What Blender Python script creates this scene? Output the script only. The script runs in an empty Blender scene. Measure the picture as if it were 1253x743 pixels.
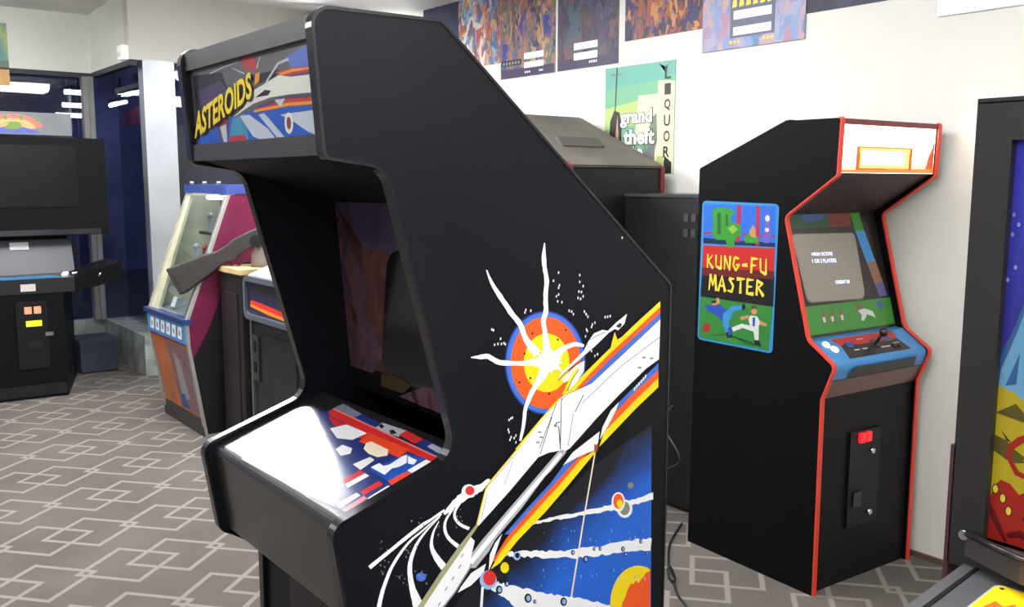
# arcade room
LIGHT = 12.5
EXPOSURE = 0.98
CAM = (1124.464171, 0.13192, 0.00238, 0.910424, 1.548116)
KFPOS = (-1.9023, 2.91317, -0.0615)
SIDE=[('printblue',[(1.4500,1.0184),(1.3581,0.9885),(1.2640,0.9526),(1.1968,0.9138),(1.1216,0.8704),(1.0494,0.8288),(0.9803,0.7971),(0.9325,0.7613),(0.8585,0.6789),(1.4645,0.4789)]),
('white',[(1.1108,0.8726),(1.1148,0.8734),(1.1189,0.8727),(1.1229,0.8738),(1.1270,0.8745),(1.1311,0.8736),(1.1352,0.8721),(1.1393,0.8728),(1.1489,0.8723),(1.1585,0.8735),(1.1682,0.8717),(1.1779,0.8720),(1.1877,0.8717),(1.1975,0.8712),(1.2074,0.8701),(1.2181,0.8669),(1.2288,0.8667),(1.2396,0.8662),(1.2505,0.8656),(1.2614,0.8672),(1.2724,0.8662),(1.2836,0.8644),(1.2905,0.8636),(1.2976,0.8627),(1.3046,0.8623),(1.3116,0.8649),(1.3188,0.8625),(1.3259,0.8619),(1.3331,0.8621),(1.3417,0.8630),(1.3504,0.8614),(1.3591,0.8625),(1.3680,0.8589),(1.3768,0.8588),(1.3856,0.8596),(1.3945,0.8601),(1.4038,0.8583),(1.4130,0.8601),(1.4223,0.8594),(1.4316,0.8600),(1.4409,0.8618),(1.4504,0.8627),(1.4599,0.8625),(1.4599,0.8607),(1.4600,0.8594),(1.4601,0.8564),(1.4602,0.8519),(1.4602,0.8525),(1.4603,0.8501),(1.4604,0.8454),(1.4509,0.8469),(1.4414,0.8461),(1.4320,0.8465),(1.4226,0.8471),(1.4134,0.8447),(1.4041,0.8480),(1.3949,0.8473),(1.3867,0.8484),(1.3786,0.8470),(1.3704,0.8486),(1.3624,0.8486),(1.3544,0.8474),(1.3463,0.8492),(1.3384,0.8486),(1.3305,0.8479),(1.3226,0.8515),(1.3147,0.8522),(1.3069,0.8522),(1.2992,0.8507),(1.2915,0.8519),(1.2838,0.8538),(1.2726,0.8547),(1.2616,0.8565),(1.2506,0.8567),(1.2397,0.8595),(1.2290,0.8583),(1.2182,0.8588),(1.2076,0.8598),(1.1976,0.8615),(1.1878,0.8616),(1.1779,0.8659),(1.1682,0.8659),(1.1586,0.8643),(1.1489,0.8659),(1.1394,0.8681),(1.1356,0.8662),(1.1318,0.8673),(1.1280,0.8666),(1.1242,0.8684),(1.1205,0.8688),(1.1167,0.8678),(1.1130,0.8689),(1.1127,0.8686),(1.1124,0.8671),(1.1120,0.8699),(1.1117,0.8717),(1.1114,0.8721),(1.1111,0.8722)]),
('white',[(1.0428,0.8274),(1.0490,0.8281),(1.0553,0.8271),(1.0617,0.8267),(1.0680,0.8210),(1.0744,0.8223),(1.0808,0.8220),(1.0873,0.8214),(1.0947,0.8197),(1.1021,0.8174),(1.1096,0.8131),(1.1171,0.8140),(1.1247,0.8128),(1.1323,0.8087),(1.1399,0.8082),(1.1495,0.8022),(1.1592,0.8043),(1.1689,0.8000),(1.1787,0.7965),(1.1886,0.7961),(1.1985,0.7908),(1.2085,0.7911),(1.2219,0.7904),(1.2354,0.7876),(1.2491,0.7876),(1.2629,0.7836),(1.2768,0.7825),(1.2909,0.7771),(1.3050,0.7754),(1.3178,0.7757),(1.3307,0.7767),(1.3438,0.7740),(1.3569,0.7726),(1.3702,0.7713),(1.3836,0.7696),(1.3972,0.7646),(1.4057,0.7673),(1.4144,0.7666),(1.4234,0.7605),(1.4321,0.7612),(1.4411,0.7576),(1.4499,0.7596),(1.4590,0.7555),(1.4585,0.7529),(1.4581,0.7481),(1.4577,0.7443),(1.4572,0.7416),(1.4567,0.7399),(1.4563,0.7351),(1.4560,0.7274),(1.4460,0.7294),(1.4361,0.7314),(1.4261,0.7367),(1.4164,0.7371),(1.4066,0.7384),(1.3969,0.7413),(1.3873,0.7424),(1.3753,0.7457),(1.3634,0.7467),(1.3517,0.7482),(1.3399,0.7521),(1.3284,0.7502),(1.3169,0.7517),(1.3054,0.7581),(1.2948,0.7551),(1.2842,0.7571),(1.2737,0.7605),(1.2632,0.7656),(1.2529,0.7629),(1.2425,0.7688),(1.2324,0.7662),(1.2188,0.7712),(1.2054,0.7779),(1.1921,0.7807),(1.1789,0.7817),(1.1658,0.7855),(1.1529,0.7879),(1.1401,0.7903),(1.1305,0.7967),(1.1210,0.8006),(1.1116,0.7988),(1.1022,0.8061),(1.0929,0.8046),(1.0836,0.8111),(1.0745,0.8104),(1.0699,0.8121),(1.0653,0.8131),(1.0608,0.8162),(1.0563,0.8162),(1.0517,0.8210),(1.0472,0.8202),(1.0428,0.8233),(1.0428,0.8215),(1.0428,0.8230),(1.0428,0.8253),(1.0428,0.8260),(1.0428,0.8293),(1.0428,0.8302)]),
('white',[(1.0036,0.7798),(1.0065,0.7793),(1.0094,0.7764),(1.0123,0.7766),(1.0153,0.7778),(1.0182,0.7757),(1.0212,0.7727),(1.0241,0.7728),(1.0282,0.7734),(1.0324,0.7675),(1.0366,0.7656),(1.0408,0.7673),(1.0450,0.7632),(1.0492,0.7620),(1.0534,0.7581),(1.0625,0.7562),(1.0716,0.7522),(1.0808,0.7466),(1.0901,0.7398),(1.0995,0.7398),(1.1089,0.7352),(1.1183,0.7282),(1.1260,0.7234),(1.1336,0.7218),(1.1413,0.7188),(1.1491,0.7131),(1.1569,0.7100),(1.1647,0.7101),(1.1726,0.7023),(1.1805,0.7028),(1.1884,0.6992),(1.1965,0.6933),(1.2045,0.6924),(1.2126,0.6873),(1.2207,0.6875),(1.2289,0.6806),(1.2371,0.6806),(1.2454,0.6770),(1.2538,0.6714),(1.2621,0.6684),(1.2706,0.6635),(1.2791,0.6578),(1.2876,0.6550),(1.2940,0.6555),(1.3005,0.6506),(1.3070,0.6461),(1.3135,0.6431),(1.3201,0.6386),(1.3266,0.6365),(1.3332,0.6354),(1.3502,0.6270),(1.3675,0.6160),(1.3848,0.6111),(1.4024,0.6010),(1.4202,0.5919),(1.4382,0.5860),(1.4564,0.5776),(1.4565,0.5733),(1.4566,0.5703),(1.4569,0.5622),(1.4569,0.5601),(1.4572,0.5528),(1.4572,0.5516),(1.4575,0.5436),(1.4392,0.5521),(1.4211,0.5610),(1.4033,0.5697),(1.3856,0.5791),(1.3683,0.5832),(1.3510,0.5930),(1.3340,0.5988),(1.3229,0.6078),(1.3119,0.6142),(1.3011,0.6199),(1.2904,0.6223),(1.2796,0.6317),(1.2690,0.6337),(1.2584,0.6425),(1.2445,0.6462),(1.2307,0.6521),(1.2171,0.6554),(1.2035,0.6628),(1.1902,0.6658),(1.1769,0.6676),(1.1637,0.6761),(1.1507,0.6780),(1.1378,0.6839),(1.1250,0.6882),(1.1123,0.6938),(1.0997,0.6980),(1.0872,0.6974),(1.0749,0.7021),(1.0699,0.7072),(1.0650,0.7122),(1.0602,0.7165),(1.0553,0.7254),(1.0504,0.7282),(1.0456,0.7336),(1.0408,0.7381),(1.0366,0.7395),(1.0324,0.7436),(1.0283,0.7458),(1.0241,0.7531),(1.0200,0.7537),(1.0158,0.7567),(1.0117,0.7595),(1.0106,0.7629),(1.0094,0.7647),(1.0082,0.7701),(1.0071,0.7699),(1.0059,0.7752),(1.0047,0.7770)]),
('yellow',[(1.3338,0.6523),(1.3366,0.6646),(1.3414,0.6758),(1.3481,0.6854),(1.3565,0.6934),(1.3666,0.6995),(1.3779,0.7036),(1.3904,0.7055),(1.4036,0.7051),(1.4174,0.7026),(1.4314,0.6978),(1.4452,0.6909),(1.4564,0.6826),(1.4566,0.6752),(1.4569,0.6661),(1.4572,0.6553),(1.4576,0.6433),(1.4580,0.6302),(1.4585,0.6164),(1.4589,0.6022),(1.4594,0.5880),(1.4598,0.5741),(1.4602,0.5609),(1.4606,0.5487),(1.4610,0.5377),(1.4613,0.5284),(1.4615,0.5209),(1.4505,0.5189),(1.4367,0.5200),(1.4226,0.5234),(1.4086,0.5290),(1.3949,0.5366),(1.3820,0.5461),(1.3701,0.5571),(1.3596,0.5694),(1.3505,0.5826),(1.3433,0.5965),(1.3378,0.6108),(1.3344,0.6250),(1.3331,0.6390)]),
('orange',[(1.4564,0.6802),(1.4423,0.6792),(1.4344,0.6714),(1.4265,0.6676),(1.4186,0.6618),(1.4104,0.6700),(1.4026,0.6623),(1.3972,0.6678),(1.3895,0.6600),(1.3844,0.6536),(1.3795,0.6412),(1.3694,0.6284),(1.3673,0.6053),(1.3760,0.5750),(1.3923,0.5539),(1.4614,0.5241)]),
('white',[(1.3956,0.8391),(1.3952,0.8346),(1.3935,0.8305),(1.3907,0.8272),(1.3870,0.8248),(1.3825,0.8233),(1.3775,0.8229),(1.3722,0.8236),(1.3669,0.8254),(1.3618,0.8280),(1.3572,0.8315),(1.3534,0.8357),(1.3505,0.8402),(1.3487,0.8450),(1.3480,0.8497),(1.3485,0.8542),(1.3501,0.8582),(1.3528,0.8615),(1.3564,0.8639),(1.3609,0.8654),(1.3658,0.8658),(1.3711,0.8652),(1.3764,0.8635),(1.3815,0.8609),(1.3861,0.8574),(1.3900,0.8533),(1.3930,0.8487),(1.3949,0.8439)]),
('olive',[(1.3872,0.8417),(1.3869,0.8384),(1.3858,0.8354),(1.3841,0.8328),(1.3816,0.8310),(1.3787,0.8298),(1.3755,0.8294),(1.3720,0.8298),(1.3685,0.8310),(1.3652,0.8329),(1.3623,0.8354),(1.3597,0.8383),(1.3578,0.8417),(1.3566,0.8452),(1.3562,0.8487),(1.3565,0.8520),(1.3575,0.8550),(1.3593,0.8575),(1.3617,0.8594),(1.3645,0.8605),(1.3678,0.8610),(1.3712,0.8606),(1.3747,0.8595),(1.3780,0.8576),(1.3810,0.8551),(1.3835,0.8521),(1.3855,0.8488),(1.3867,0.8453)]),
('white',[(1.3723,0.8596),(1.3719,0.8548),(1.3705,0.8504),(1.3681,0.8467),(1.3649,0.8439),(1.3611,0.8421),(1.3568,0.8414),(1.3522,0.8419),(1.3477,0.8435),(1.3433,0.8461),(1.3394,0.8496),(1.3361,0.8538),(1.3336,0.8585),(1.3320,0.8635),(1.3314,0.8685),(1.3318,0.8733),(1.3332,0.8776),(1.3355,0.8813),(1.3386,0.8841),(1.3424,0.8859),(1.3466,0.8866),(1.3512,0.8862),(1.3557,0.8847),(1.3601,0.8821),(1.3641,0.8787),(1.3674,0.8745),(1.3700,0.8697),(1.3716,0.8647)]),
('orange',[(1.3671,0.8623),(1.3668,0.8586),(1.3657,0.8553),(1.3640,0.8525),(1.3616,0.8504),(1.3587,0.8490),(1.3555,0.8485),(1.3521,0.8488),(1.3487,0.8500),(1.3454,0.8520),(1.3425,0.8546),(1.3400,0.8578),(1.3381,0.8614),(1.3369,0.8651),(1.3364,0.8689),(1.3367,0.8726),(1.3378,0.8759),(1.3395,0.8786),(1.3418,0.8808),(1.3447,0.8821),(1.3479,0.8827),(1.3513,0.8824),(1.3547,0.8813),(1.3580,0.8793),(1.3609,0.8767),(1.3634,0.8735),(1.3653,0.8699),(1.3666,0.8661)]),
('yellow',[(1.3646,0.8575),(1.3645,0.8555),(1.3639,0.8537),(1.3629,0.8521),(1.3615,0.8510),(1.3599,0.8503),(1.3580,0.8500),(1.3561,0.8502),(1.3542,0.8509),(1.3523,0.8519),(1.3506,0.8534),(1.3492,0.8552),(1.3482,0.8571),(1.3475,0.8592),(1.3472,0.8613),(1.3474,0.8633),(1.3480,0.8651),(1.3490,0.8666),(1.3503,0.8677),(1.3519,0.8685),(1.3537,0.8687),(1.3557,0.8686),(1.3576,0.8679),(1.3595,0.8668),(1.3611,0.8654),(1.3626,0.8636),(1.3637,0.8616),(1.3643,0.8596)]),
('olive',[(1.3978,0.8913),(1.3976,0.8898),(1.3970,0.8885),(1.3959,0.8874),(1.3944,0.8866),(1.3927,0.8862),(1.3907,0.8861),(1.3886,0.8863),(1.3865,0.8870),(1.3845,0.8879),(1.3827,0.8891),(1.3812,0.8905),(1.3801,0.8920),(1.3793,0.8936),(1.3791,0.8952),(1.3793,0.8967),(1.3799,0.8980),(1.3810,0.8991),(1.3824,0.8999),(1.3842,0.9003),(1.3862,0.9004),(1.3882,0.9002),(1.3903,0.8996),(1.3923,0.8987),(1.3941,0.8975),(1.3957,0.8961),(1.3968,0.8945),(1.3976,0.8929)]),
('yellow',[(1.0546,0.7943),(1.0543,0.7919),(1.0535,0.7897),(1.0523,0.7879),(1.0506,0.7866),(1.0486,0.7858),(1.0464,0.7856),(1.0441,0.7859),(1.0417,0.7868),(1.0395,0.7883),(1.0376,0.7901),(1.0359,0.7923),(1.0347,0.7948),(1.0339,0.7973),(1.0336,0.7999),(1.0339,0.8023),(1.0347,0.8044),(1.0359,0.8062),(1.0375,0.8075),(1.0395,0.8084),(1.0417,0.8086),(1.0440,0.8083),(1.0464,0.8074),(1.0486,0.8060),(1.0506,0.8041),(1.0523,0.8019),(1.0535,0.7995),(1.0543,0.7969)]),
('paleblue',[(1.0839,0.8113),(1.0832,0.8079),(1.0811,0.8055),(1.0781,0.8043),(1.0745,0.8045),(1.0709,0.8062),(1.0678,0.8089),(1.0658,0.8124),(1.0651,0.8161),(1.0658,0.8194),(1.0678,0.8218),(1.0708,0.8230),(1.0744,0.8228),(1.0780,0.8212),(1.0811,0.8184),(1.0831,0.8150)]),
('printdark',[(1.0809,0.8127),(1.0803,0.8104),(1.0788,0.8089),(1.0766,0.8084),(1.0741,0.8090),(1.0719,0.8107),(1.0703,0.8130),(1.0698,0.8156),(1.0703,0.8179),(1.0718,0.8194),(1.0740,0.8200),(1.0765,0.8193),(1.0787,0.8177),(1.0803,0.8153)]),
('printdark',[(1.2284,0.7815),(1.2273,0.7784),(1.2245,0.7770),(1.2210,0.7779),(1.2181,0.7807),(1.2170,0.7844),(1.2181,0.7875),(1.2209,0.7889),(1.2244,0.7880),(1.2272,0.7852)]),
('paleblue',[(1.2268,0.7819),(1.2262,0.7800),(1.2246,0.7791),(1.2227,0.7796),(1.2211,0.7813),(1.2205,0.7835),(1.2211,0.7854),(1.2226,0.7863),(1.2245,0.7858),(1.2261,0.7842)]),
('printdark',[(1.2666,0.7567),(1.2652,0.7525),(1.2614,0.7507),(1.2566,0.7519),(1.2526,0.7558),(1.2511,0.7608),(1.2525,0.7650),(1.2563,0.7668),(1.2611,0.7656),(1.2650,0.7617)]),
('paleblue',[(1.2641,0.7574),(1.2633,0.7548),(1.2612,0.7536),(1.2586,0.7543),(1.2564,0.7566),(1.2555,0.7596),(1.2563,0.7622),(1.2584,0.7634),(1.2610,0.7627),(1.2632,0.7604)]),
('printdark',[(1.2873,0.7740),(1.2865,0.7716),(1.2843,0.7706),(1.2815,0.7713),(1.2793,0.7735),(1.2784,0.7763),(1.2792,0.7787),(1.2814,0.7797),(1.2841,0.7790),(1.2864,0.7769)]),
('paleblue',[(1.2863,0.7743),(1.2858,0.7728),(1.2846,0.7721),(1.2831,0.7725),(1.2819,0.7738),(1.2814,0.7755),(1.2818,0.7770),(1.2830,0.7777),(1.2845,0.7773),(1.2858,0.7760)]),
('printdark',[(1.3051,0.7703),(1.3042,0.7676),(1.3018,0.7664),(1.2987,0.7672),(1.2962,0.7697),(1.2952,0.7728),(1.2961,0.7755),(1.2985,0.7766),(1.3016,0.7759),(1.3041,0.7734)]),
('paleblue',[(1.3039,0.7706),(1.3034,0.7689),(1.3020,0.7682),(1.3003,0.7686),(1.2989,0.7701),(1.2984,0.7720),(1.2989,0.7736),(1.3002,0.7744),(1.3019,0.7740),(1.3033,0.7725)]),
('printdark',[(1.3751,0.7519),(1.3739,0.7486),(1.3709,0.7472),(1.3670,0.7482),(1.3638,0.7512),(1.3626,0.7550),(1.3637,0.7583),(1.3667,0.7597),(1.3706,0.7588),(1.3738,0.7558)]),
('paleblue',[(1.3733,0.7523),(1.3727,0.7503),(1.3710,0.7494),(1.3689,0.7499),(1.3671,0.7517),(1.3664,0.7541),(1.3670,0.7561),(1.3687,0.7570),(1.3708,0.7565),(1.3726,0.7547)]),
('printdark',[(1.4292,0.7560),(1.4283,0.7532),(1.4256,0.7520),(1.4223,0.7528),(1.4196,0.7553),(1.4185,0.7586),(1.4194,0.7614),(1.4220,0.7626),(1.4254,0.7618),(1.4281,0.7592)]),
('paleblue',[(1.4279,0.7563),(1.4274,0.7546),(1.4259,0.7538),(1.4241,0.7542),(1.4226,0.7558),(1.4220,0.7578),(1.4225,0.7595),(1.4239,0.7603),(1.4257,0.7598),(1.4273,0.7583)]),
('printdark',[(1.3822,0.7384),(1.3812,0.7357),(1.3787,0.7345),(1.3754,0.7353),(1.3728,0.7379),(1.3717,0.7411),(1.3726,0.7438),(1.3752,0.7450),(1.3784,0.7442),(1.3811,0.7417)]),
('paleblue',[(1.3809,0.7388),(1.3803,0.7371),(1.3789,0.7363),(1.3772,0.7367),(1.3757,0.7382),(1.3751,0.7402),(1.3756,0.7419),(1.3770,0.7427),(1.3788,0.7422),(1.3803,0.7407)]),
('printdark',[(1.4486,0.7234),(1.4477,0.7209),(1.4453,0.7198),(1.4423,0.7206),(1.4398,0.7229),(1.4387,0.7259),(1.4396,0.7284),(1.4420,0.7295),(1.4450,0.7287),(1.4475,0.7264)]),
('paleblue',[(1.4474,0.7237),(1.4470,0.7221),(1.4456,0.7214),(1.4440,0.7219),(1.4426,0.7233),(1.4420,0.7251),(1.4425,0.7266),(1.4438,0.7273),(1.4455,0.7269),(1.4469,0.7255)]),
('printdark',[(1.0551,0.7608),(1.0539,0.7574),(1.0510,0.7559),(1.0473,0.7569),(1.0444,0.7600),(1.0433,0.7641),(1.0444,0.7675),(1.0473,0.7690),(1.0510,0.7680),(1.0539,0.7649)]),
('paleblue',[(1.0533,0.7613),(1.0526,0.7592),(1.0510,0.7582),(1.0490,0.7588),(1.0474,0.7606),(1.0468,0.7631),(1.0474,0.7653),(1.0490,0.7662),(1.0510,0.7657),(1.0526,0.7638)]),
('printdark',[(1.0387,0.7531),(1.0371,0.7482),(1.0329,0.7461),(1.0278,0.7475),(1.0236,0.7520),(1.0220,0.7578),(1.0236,0.7627),(1.0278,0.7648),(1.0329,0.7634),(1.0371,0.7589)]),
('paleblue',[(1.0358,0.7539),(1.0349,0.7509),(1.0326,0.7495),(1.0298,0.7503),(1.0275,0.7530),(1.0266,0.7565),(1.0275,0.7596),(1.0297,0.7609),(1.0326,0.7601),(1.0349,0.7575)]),
('printdark',[(1.1127,0.7142),(1.1109,0.7087),(1.1061,0.7063),(1.1001,0.7081),(1.0953,0.7132),(1.0934,0.7198),(1.0952,0.7253),(1.1000,0.7276),(1.1059,0.7259),(1.1108,0.7208)]),
('paleblue',[(1.1092,0.7152),(1.1082,0.7118),(1.1056,0.7102),(1.1023,0.7112),(1.0996,0.7143),(1.0986,0.7183),(1.0996,0.7217),(1.1022,0.7232),(1.1055,0.7223),(1.1082,0.7192)]),
('printdark',[(1.2077,0.6793),(1.2060,0.6741),(1.2013,0.6720),(1.1955,0.6737),(1.1908,0.6786),(1.1889,0.6848),(1.1907,0.6900),(1.1953,0.6921),(1.2011,0.6905),(1.2058,0.6856)]),
('paleblue',[(1.2044,0.6803),(1.2034,0.6771),(1.2009,0.6756),(1.1977,0.6766),(1.1951,0.6795),(1.1941,0.6833),(1.1950,0.6865),(1.1976,0.6879),(1.2007,0.6870),(1.2034,0.6841)]),
('printdark',[(1.1252,0.7033),(1.1243,0.7008),(1.1221,0.6998),(1.1194,0.7006),(1.1172,0.7029),(1.1163,0.7059),(1.1171,0.7085),(1.1193,0.7095),(1.1221,0.7087),(1.1243,0.7064)]),
('paleblue',[(1.1241,0.7037),(1.1236,0.7021),(1.1224,0.7014),(1.1209,0.7018),(1.1196,0.7033),(1.1192,0.7051),(1.1196,0.7067),(1.1208,0.7074),(1.1223,0.7069),(1.1236,0.7055)]),
('paleblue',[(1.4048,0.7755),(1.4074,0.7745),(1.4071,0.7680),(1.4050,0.7685)]),
('paleblue',[(1.2905,0.7189),(1.2930,0.7179),(1.2926,0.7130),(1.2906,0.7135)]),
('paleblue',[(1.4288,0.7850),(1.4315,0.7840),(1.4311,0.7806),(1.4289,0.7811)]),
('paleblue',[(1.4076,0.6813),(1.4103,0.6801),(1.4099,0.6757),(1.4077,0.6763)]),
('paleblue',[(1.2448,0.7281),(1.2473,0.7271),(1.2469,0.7195),(1.2450,0.7200)]),
('paleblue',[(1.4384,0.6705),(1.4412,0.6693),(1.4409,0.6616),(1.4387,0.6622)]),
('paleblue',[(1.3606,0.6897),(1.3632,0.6886),(1.3629,0.6812),(1.3608,0.6818)]),
('paleblue',[(1.3674,0.7098),(1.3700,0.7087),(1.3695,0.7061),(1.3674,0.7066)]),
('paleblue',[(1.1447,0.7517),(1.1469,0.7507),(1.1465,0.7489),(1.1447,0.7494)]),
('paleblue',[(1.2018,0.7556),(1.2041,0.7546),(1.2037,0.7524),(1.2018,0.7529)]),
('paleblue',[(1.2084,0.8167),(1.2107,0.8158),(1.2103,0.8098),(1.2085,0.8102)]),
('paleblue',[(1.3261,0.7851),(1.3287,0.7841),(1.3283,0.7789),(1.3263,0.7794)]),
('paleblue',[(1.3404,0.7000),(1.3430,0.6989),(1.3425,0.6962),(1.3405,0.6967)]),
('paleblue',[(1.3871,0.7883),(1.3897,0.7873),(1.3892,0.7845),(1.3871,0.7850)]),
('paleblue',[(1.4049,0.6833),(1.4076,0.6822),(1.4073,0.6748),(1.4052,0.6754)]),
('paleblue',[(1.2252,0.8307),(1.2276,0.8298),(1.2272,0.8264),(1.2253,0.8268)]),
('paleblue',[(1.3323,0.8083),(1.3348,0.8073),(1.3344,0.8046),(1.3324,0.8051)]),
('paleblue',[(1.3888,0.7747),(1.3915,0.7737),(1.3911,0.7689),(1.3890,0.7694)]),
('paleblue',[(1.3488,0.6829),(1.3514,0.6818),(1.3509,0.6779),(1.3489,0.6784)]),
('paleblue',[(1.1805,0.7622),(1.1828,0.7612),(1.1824,0.7558),(1.1806,0.7563)]),
('paleblue',[(1.4126,0.6752),(1.4153,0.6740),(1.4149,0.6683),(1.4127,0.6689)]),
('paleblue',[(1.1418,0.7690),(1.1440,0.7681),(1.1436,0.7618),(1.1418,0.7623)]),
('paleblue',[(1.2705,0.8032),(1.2730,0.8022),(1.2726,0.7951),(1.2707,0.7956)]),
('paleblue',[(1.4037,0.7688),(1.4064,0.7677),(1.4060,0.7621),(1.4039,0.7626)]),
('paleblue',[(1.2859,0.7937),(1.2884,0.7927),(1.2880,0.7898),(1.2860,0.7903)]),
('paleblue',[(1.1428,0.8456),(1.1450,0.8447),(1.1446,0.8428),(1.1428,0.8433)]),
('paleblue',[(1.3322,0.8071),(1.3348,0.8061),(1.3344,0.8000),(1.3324,0.8005)]),
('paleblue',[(1.1638,0.8240),(1.1661,0.8231),(1.1657,0.8210),(1.1638,0.8214)]),
('paleblue',[(1.1951,0.8420),(1.1974,0.8411),(1.1969,0.8393),(1.1951,0.8397)]),
('paleblue',[(1.3413,0.7162),(1.3438,0.7151),(1.3435,0.7082),(1.3414,0.7088)]),
('paleblue',[(1.2162,0.8328),(1.2186,0.8319),(1.2182,0.8291),(1.2163,0.8296)]),
('paleblue',[(1.2770,0.7194),(1.2795,0.7184),(1.2791,0.7132),(1.2772,0.7138)]),
('paleblue',[(1.2132,0.7267),(1.2156,0.7257),(1.2152,0.7229),(1.2133,0.7235)]),
('paleblue',[(1.1366,0.7362),(1.1389,0.7352),(1.1385,0.7316),(1.1367,0.7321)]),
('cream',[(1.2832,1.0056),(1.2499,0.8514),(1.2168,0.6863),(1.2213,0.6845),(1.2540,0.8499),(1.2869,1.0044)]),
('white',[(0.7480,0.8730),(0.7533,0.8756),(0.7607,0.8792),(0.7695,0.8836),(0.7791,0.8883),(0.7887,0.8931),(0.7979,0.8974),(0.8067,0.9020),(0.8165,0.9063),(0.8260,0.9111),(0.8355,0.9153),(0.8442,0.9191),(0.8517,0.9223),(0.8574,0.9248),(0.8617,0.9270),(0.8654,0.9283),(0.8688,0.9295),(0.8723,0.9310),(0.8763,0.9327),(0.8812,0.9347),(0.8867,0.9368),(0.8924,0.9390),(0.8975,0.9413),(0.9020,0.9431),(0.9052,0.9443),(0.9026,0.9481),(0.8995,0.9467),(0.8949,0.9451),(0.8896,0.9431),(0.8840,0.9410),(0.8784,0.9389),(0.8735,0.9370),(0.8692,0.9359),(0.8655,0.9350),(0.8618,0.9343),(0.8578,0.9331),(0.8529,0.9315),(0.8469,0.9290),(0.8395,0.9257),(0.8309,0.9216),(0.8215,0.9173),(0.8119,0.9126),(0.8024,0.9080),(0.7935,0.9035),(0.7843,0.8993),(0.7745,0.8948),(0.7649,0.8901),(0.7559,0.8861),(0.7484,0.8826),(0.7432,0.8799)]),
('white',[(0.9049,0.9360),(0.9071,0.9375),(0.9110,0.9386),(0.9155,0.9401),(0.9196,0.9425),(0.9243,0.9442),(0.9284,0.9460),(0.9319,0.9484),(0.9363,0.9498),(0.9407,0.9513),(0.9458,0.9517),(0.9493,0.9536),(0.9526,0.9551),(0.9551,0.9566),(0.9576,0.9572),(0.9595,0.9580),(0.9621,0.9575),(0.9646,0.9578),(0.9682,0.9566),(0.9709,0.9579),(0.9735,0.9607),(0.9780,0.9606),(0.9815,0.9634),(0.9862,0.9638),(0.9909,0.9646),(0.9935,0.9681),(0.9972,0.9698),(0.9991,0.9729),(1.0022,0.9743),(1.0041,0.9759),(1.0048,0.9776),(1.0057,0.9777),(1.0056,0.9785),(1.0054,0.9783),(1.0056,0.9784),(1.0064,0.9780),(1.0075,0.9781),(1.0086,0.9839),(1.0085,0.9839),(1.0079,0.9840),(1.0065,0.9846),(1.0042,0.9858),(1.0017,0.9857),(0.9994,0.9848),(0.9965,0.9840),(0.9940,0.9824),(0.9910,0.9810),(0.9881,0.9795),(0.9847,0.9788),(0.9814,0.9788),(0.9782,0.9787),(0.9744,0.9787),(0.9705,0.9780),(0.9653,0.9799),(0.9609,0.9793),(0.9565,0.9793),(0.9538,0.9773),(0.9509,0.9768),(0.9494,0.9741),(0.9463,0.9740),(0.9430,0.9736),(0.9417,0.9699),(0.9378,0.9687),(0.9332,0.9678),(0.9303,0.9644),(0.9264,0.9620),(0.9218,0.9605),(0.9190,0.9570),(0.9156,0.9541),(0.9117,0.9512),(0.9081,0.9481),(0.9053,0.9447),(0.9025,0.9424),(0.9008,0.9404)]),
('white',[(0.7606,0.7732),(0.7611,0.7757),(0.7619,0.7790),(0.7634,0.7826),(0.7642,0.7872),(0.7659,0.7915),(0.7671,0.7960),(0.7683,0.8007),(0.7691,0.8055),(0.7703,0.8105),(0.7718,0.8154),(0.7736,0.8206),(0.7752,0.8264),(0.7777,0.8325),(0.7806,0.8389),(0.7836,0.8456),(0.7868,0.8525),(0.7904,0.8591),(0.7942,0.8655),(0.7989,0.8713),(0.8037,0.8774),(0.8092,0.8832),(0.8146,0.8889),(0.8203,0.8940),(0.8255,0.8987),(0.8308,0.9024),(0.8357,0.9057),(0.8409,0.9083),(0.8461,0.9110),(0.8518,0.9136),(0.8575,0.9168),(0.8642,0.9204),(0.8718,0.9246),(0.8797,0.9288),(0.8870,0.9328),(0.8934,0.9361),(0.8979,0.9386),(0.8964,0.9404),(0.8918,0.9382),(0.8854,0.9349),(0.8779,0.9311),(0.8698,0.9271),(0.8621,0.9232),(0.8553,0.9197),(0.8493,0.9169),(0.8436,0.9145),(0.8383,0.9119),(0.8328,0.9094),(0.8275,0.9062),(0.8220,0.9024),(0.8162,0.8980),(0.8104,0.8929),(0.8046,0.8873),(0.7989,0.8816),(0.7938,0.8754),(0.7890,0.8694),(0.7845,0.8633),(0.7805,0.8566),(0.7772,0.8497),(0.7739,0.8429),(0.7711,0.8364),(0.7681,0.8305),(0.7659,0.8249),(0.7642,0.8194),(0.7623,0.8144),(0.7611,0.8095),(0.7599,0.8048),(0.7586,0.8005),(0.7569,0.7963),(0.7553,0.7920),(0.7541,0.7877),(0.7524,0.7842),(0.7513,0.7811),(0.7503,0.7789)]),
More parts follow.
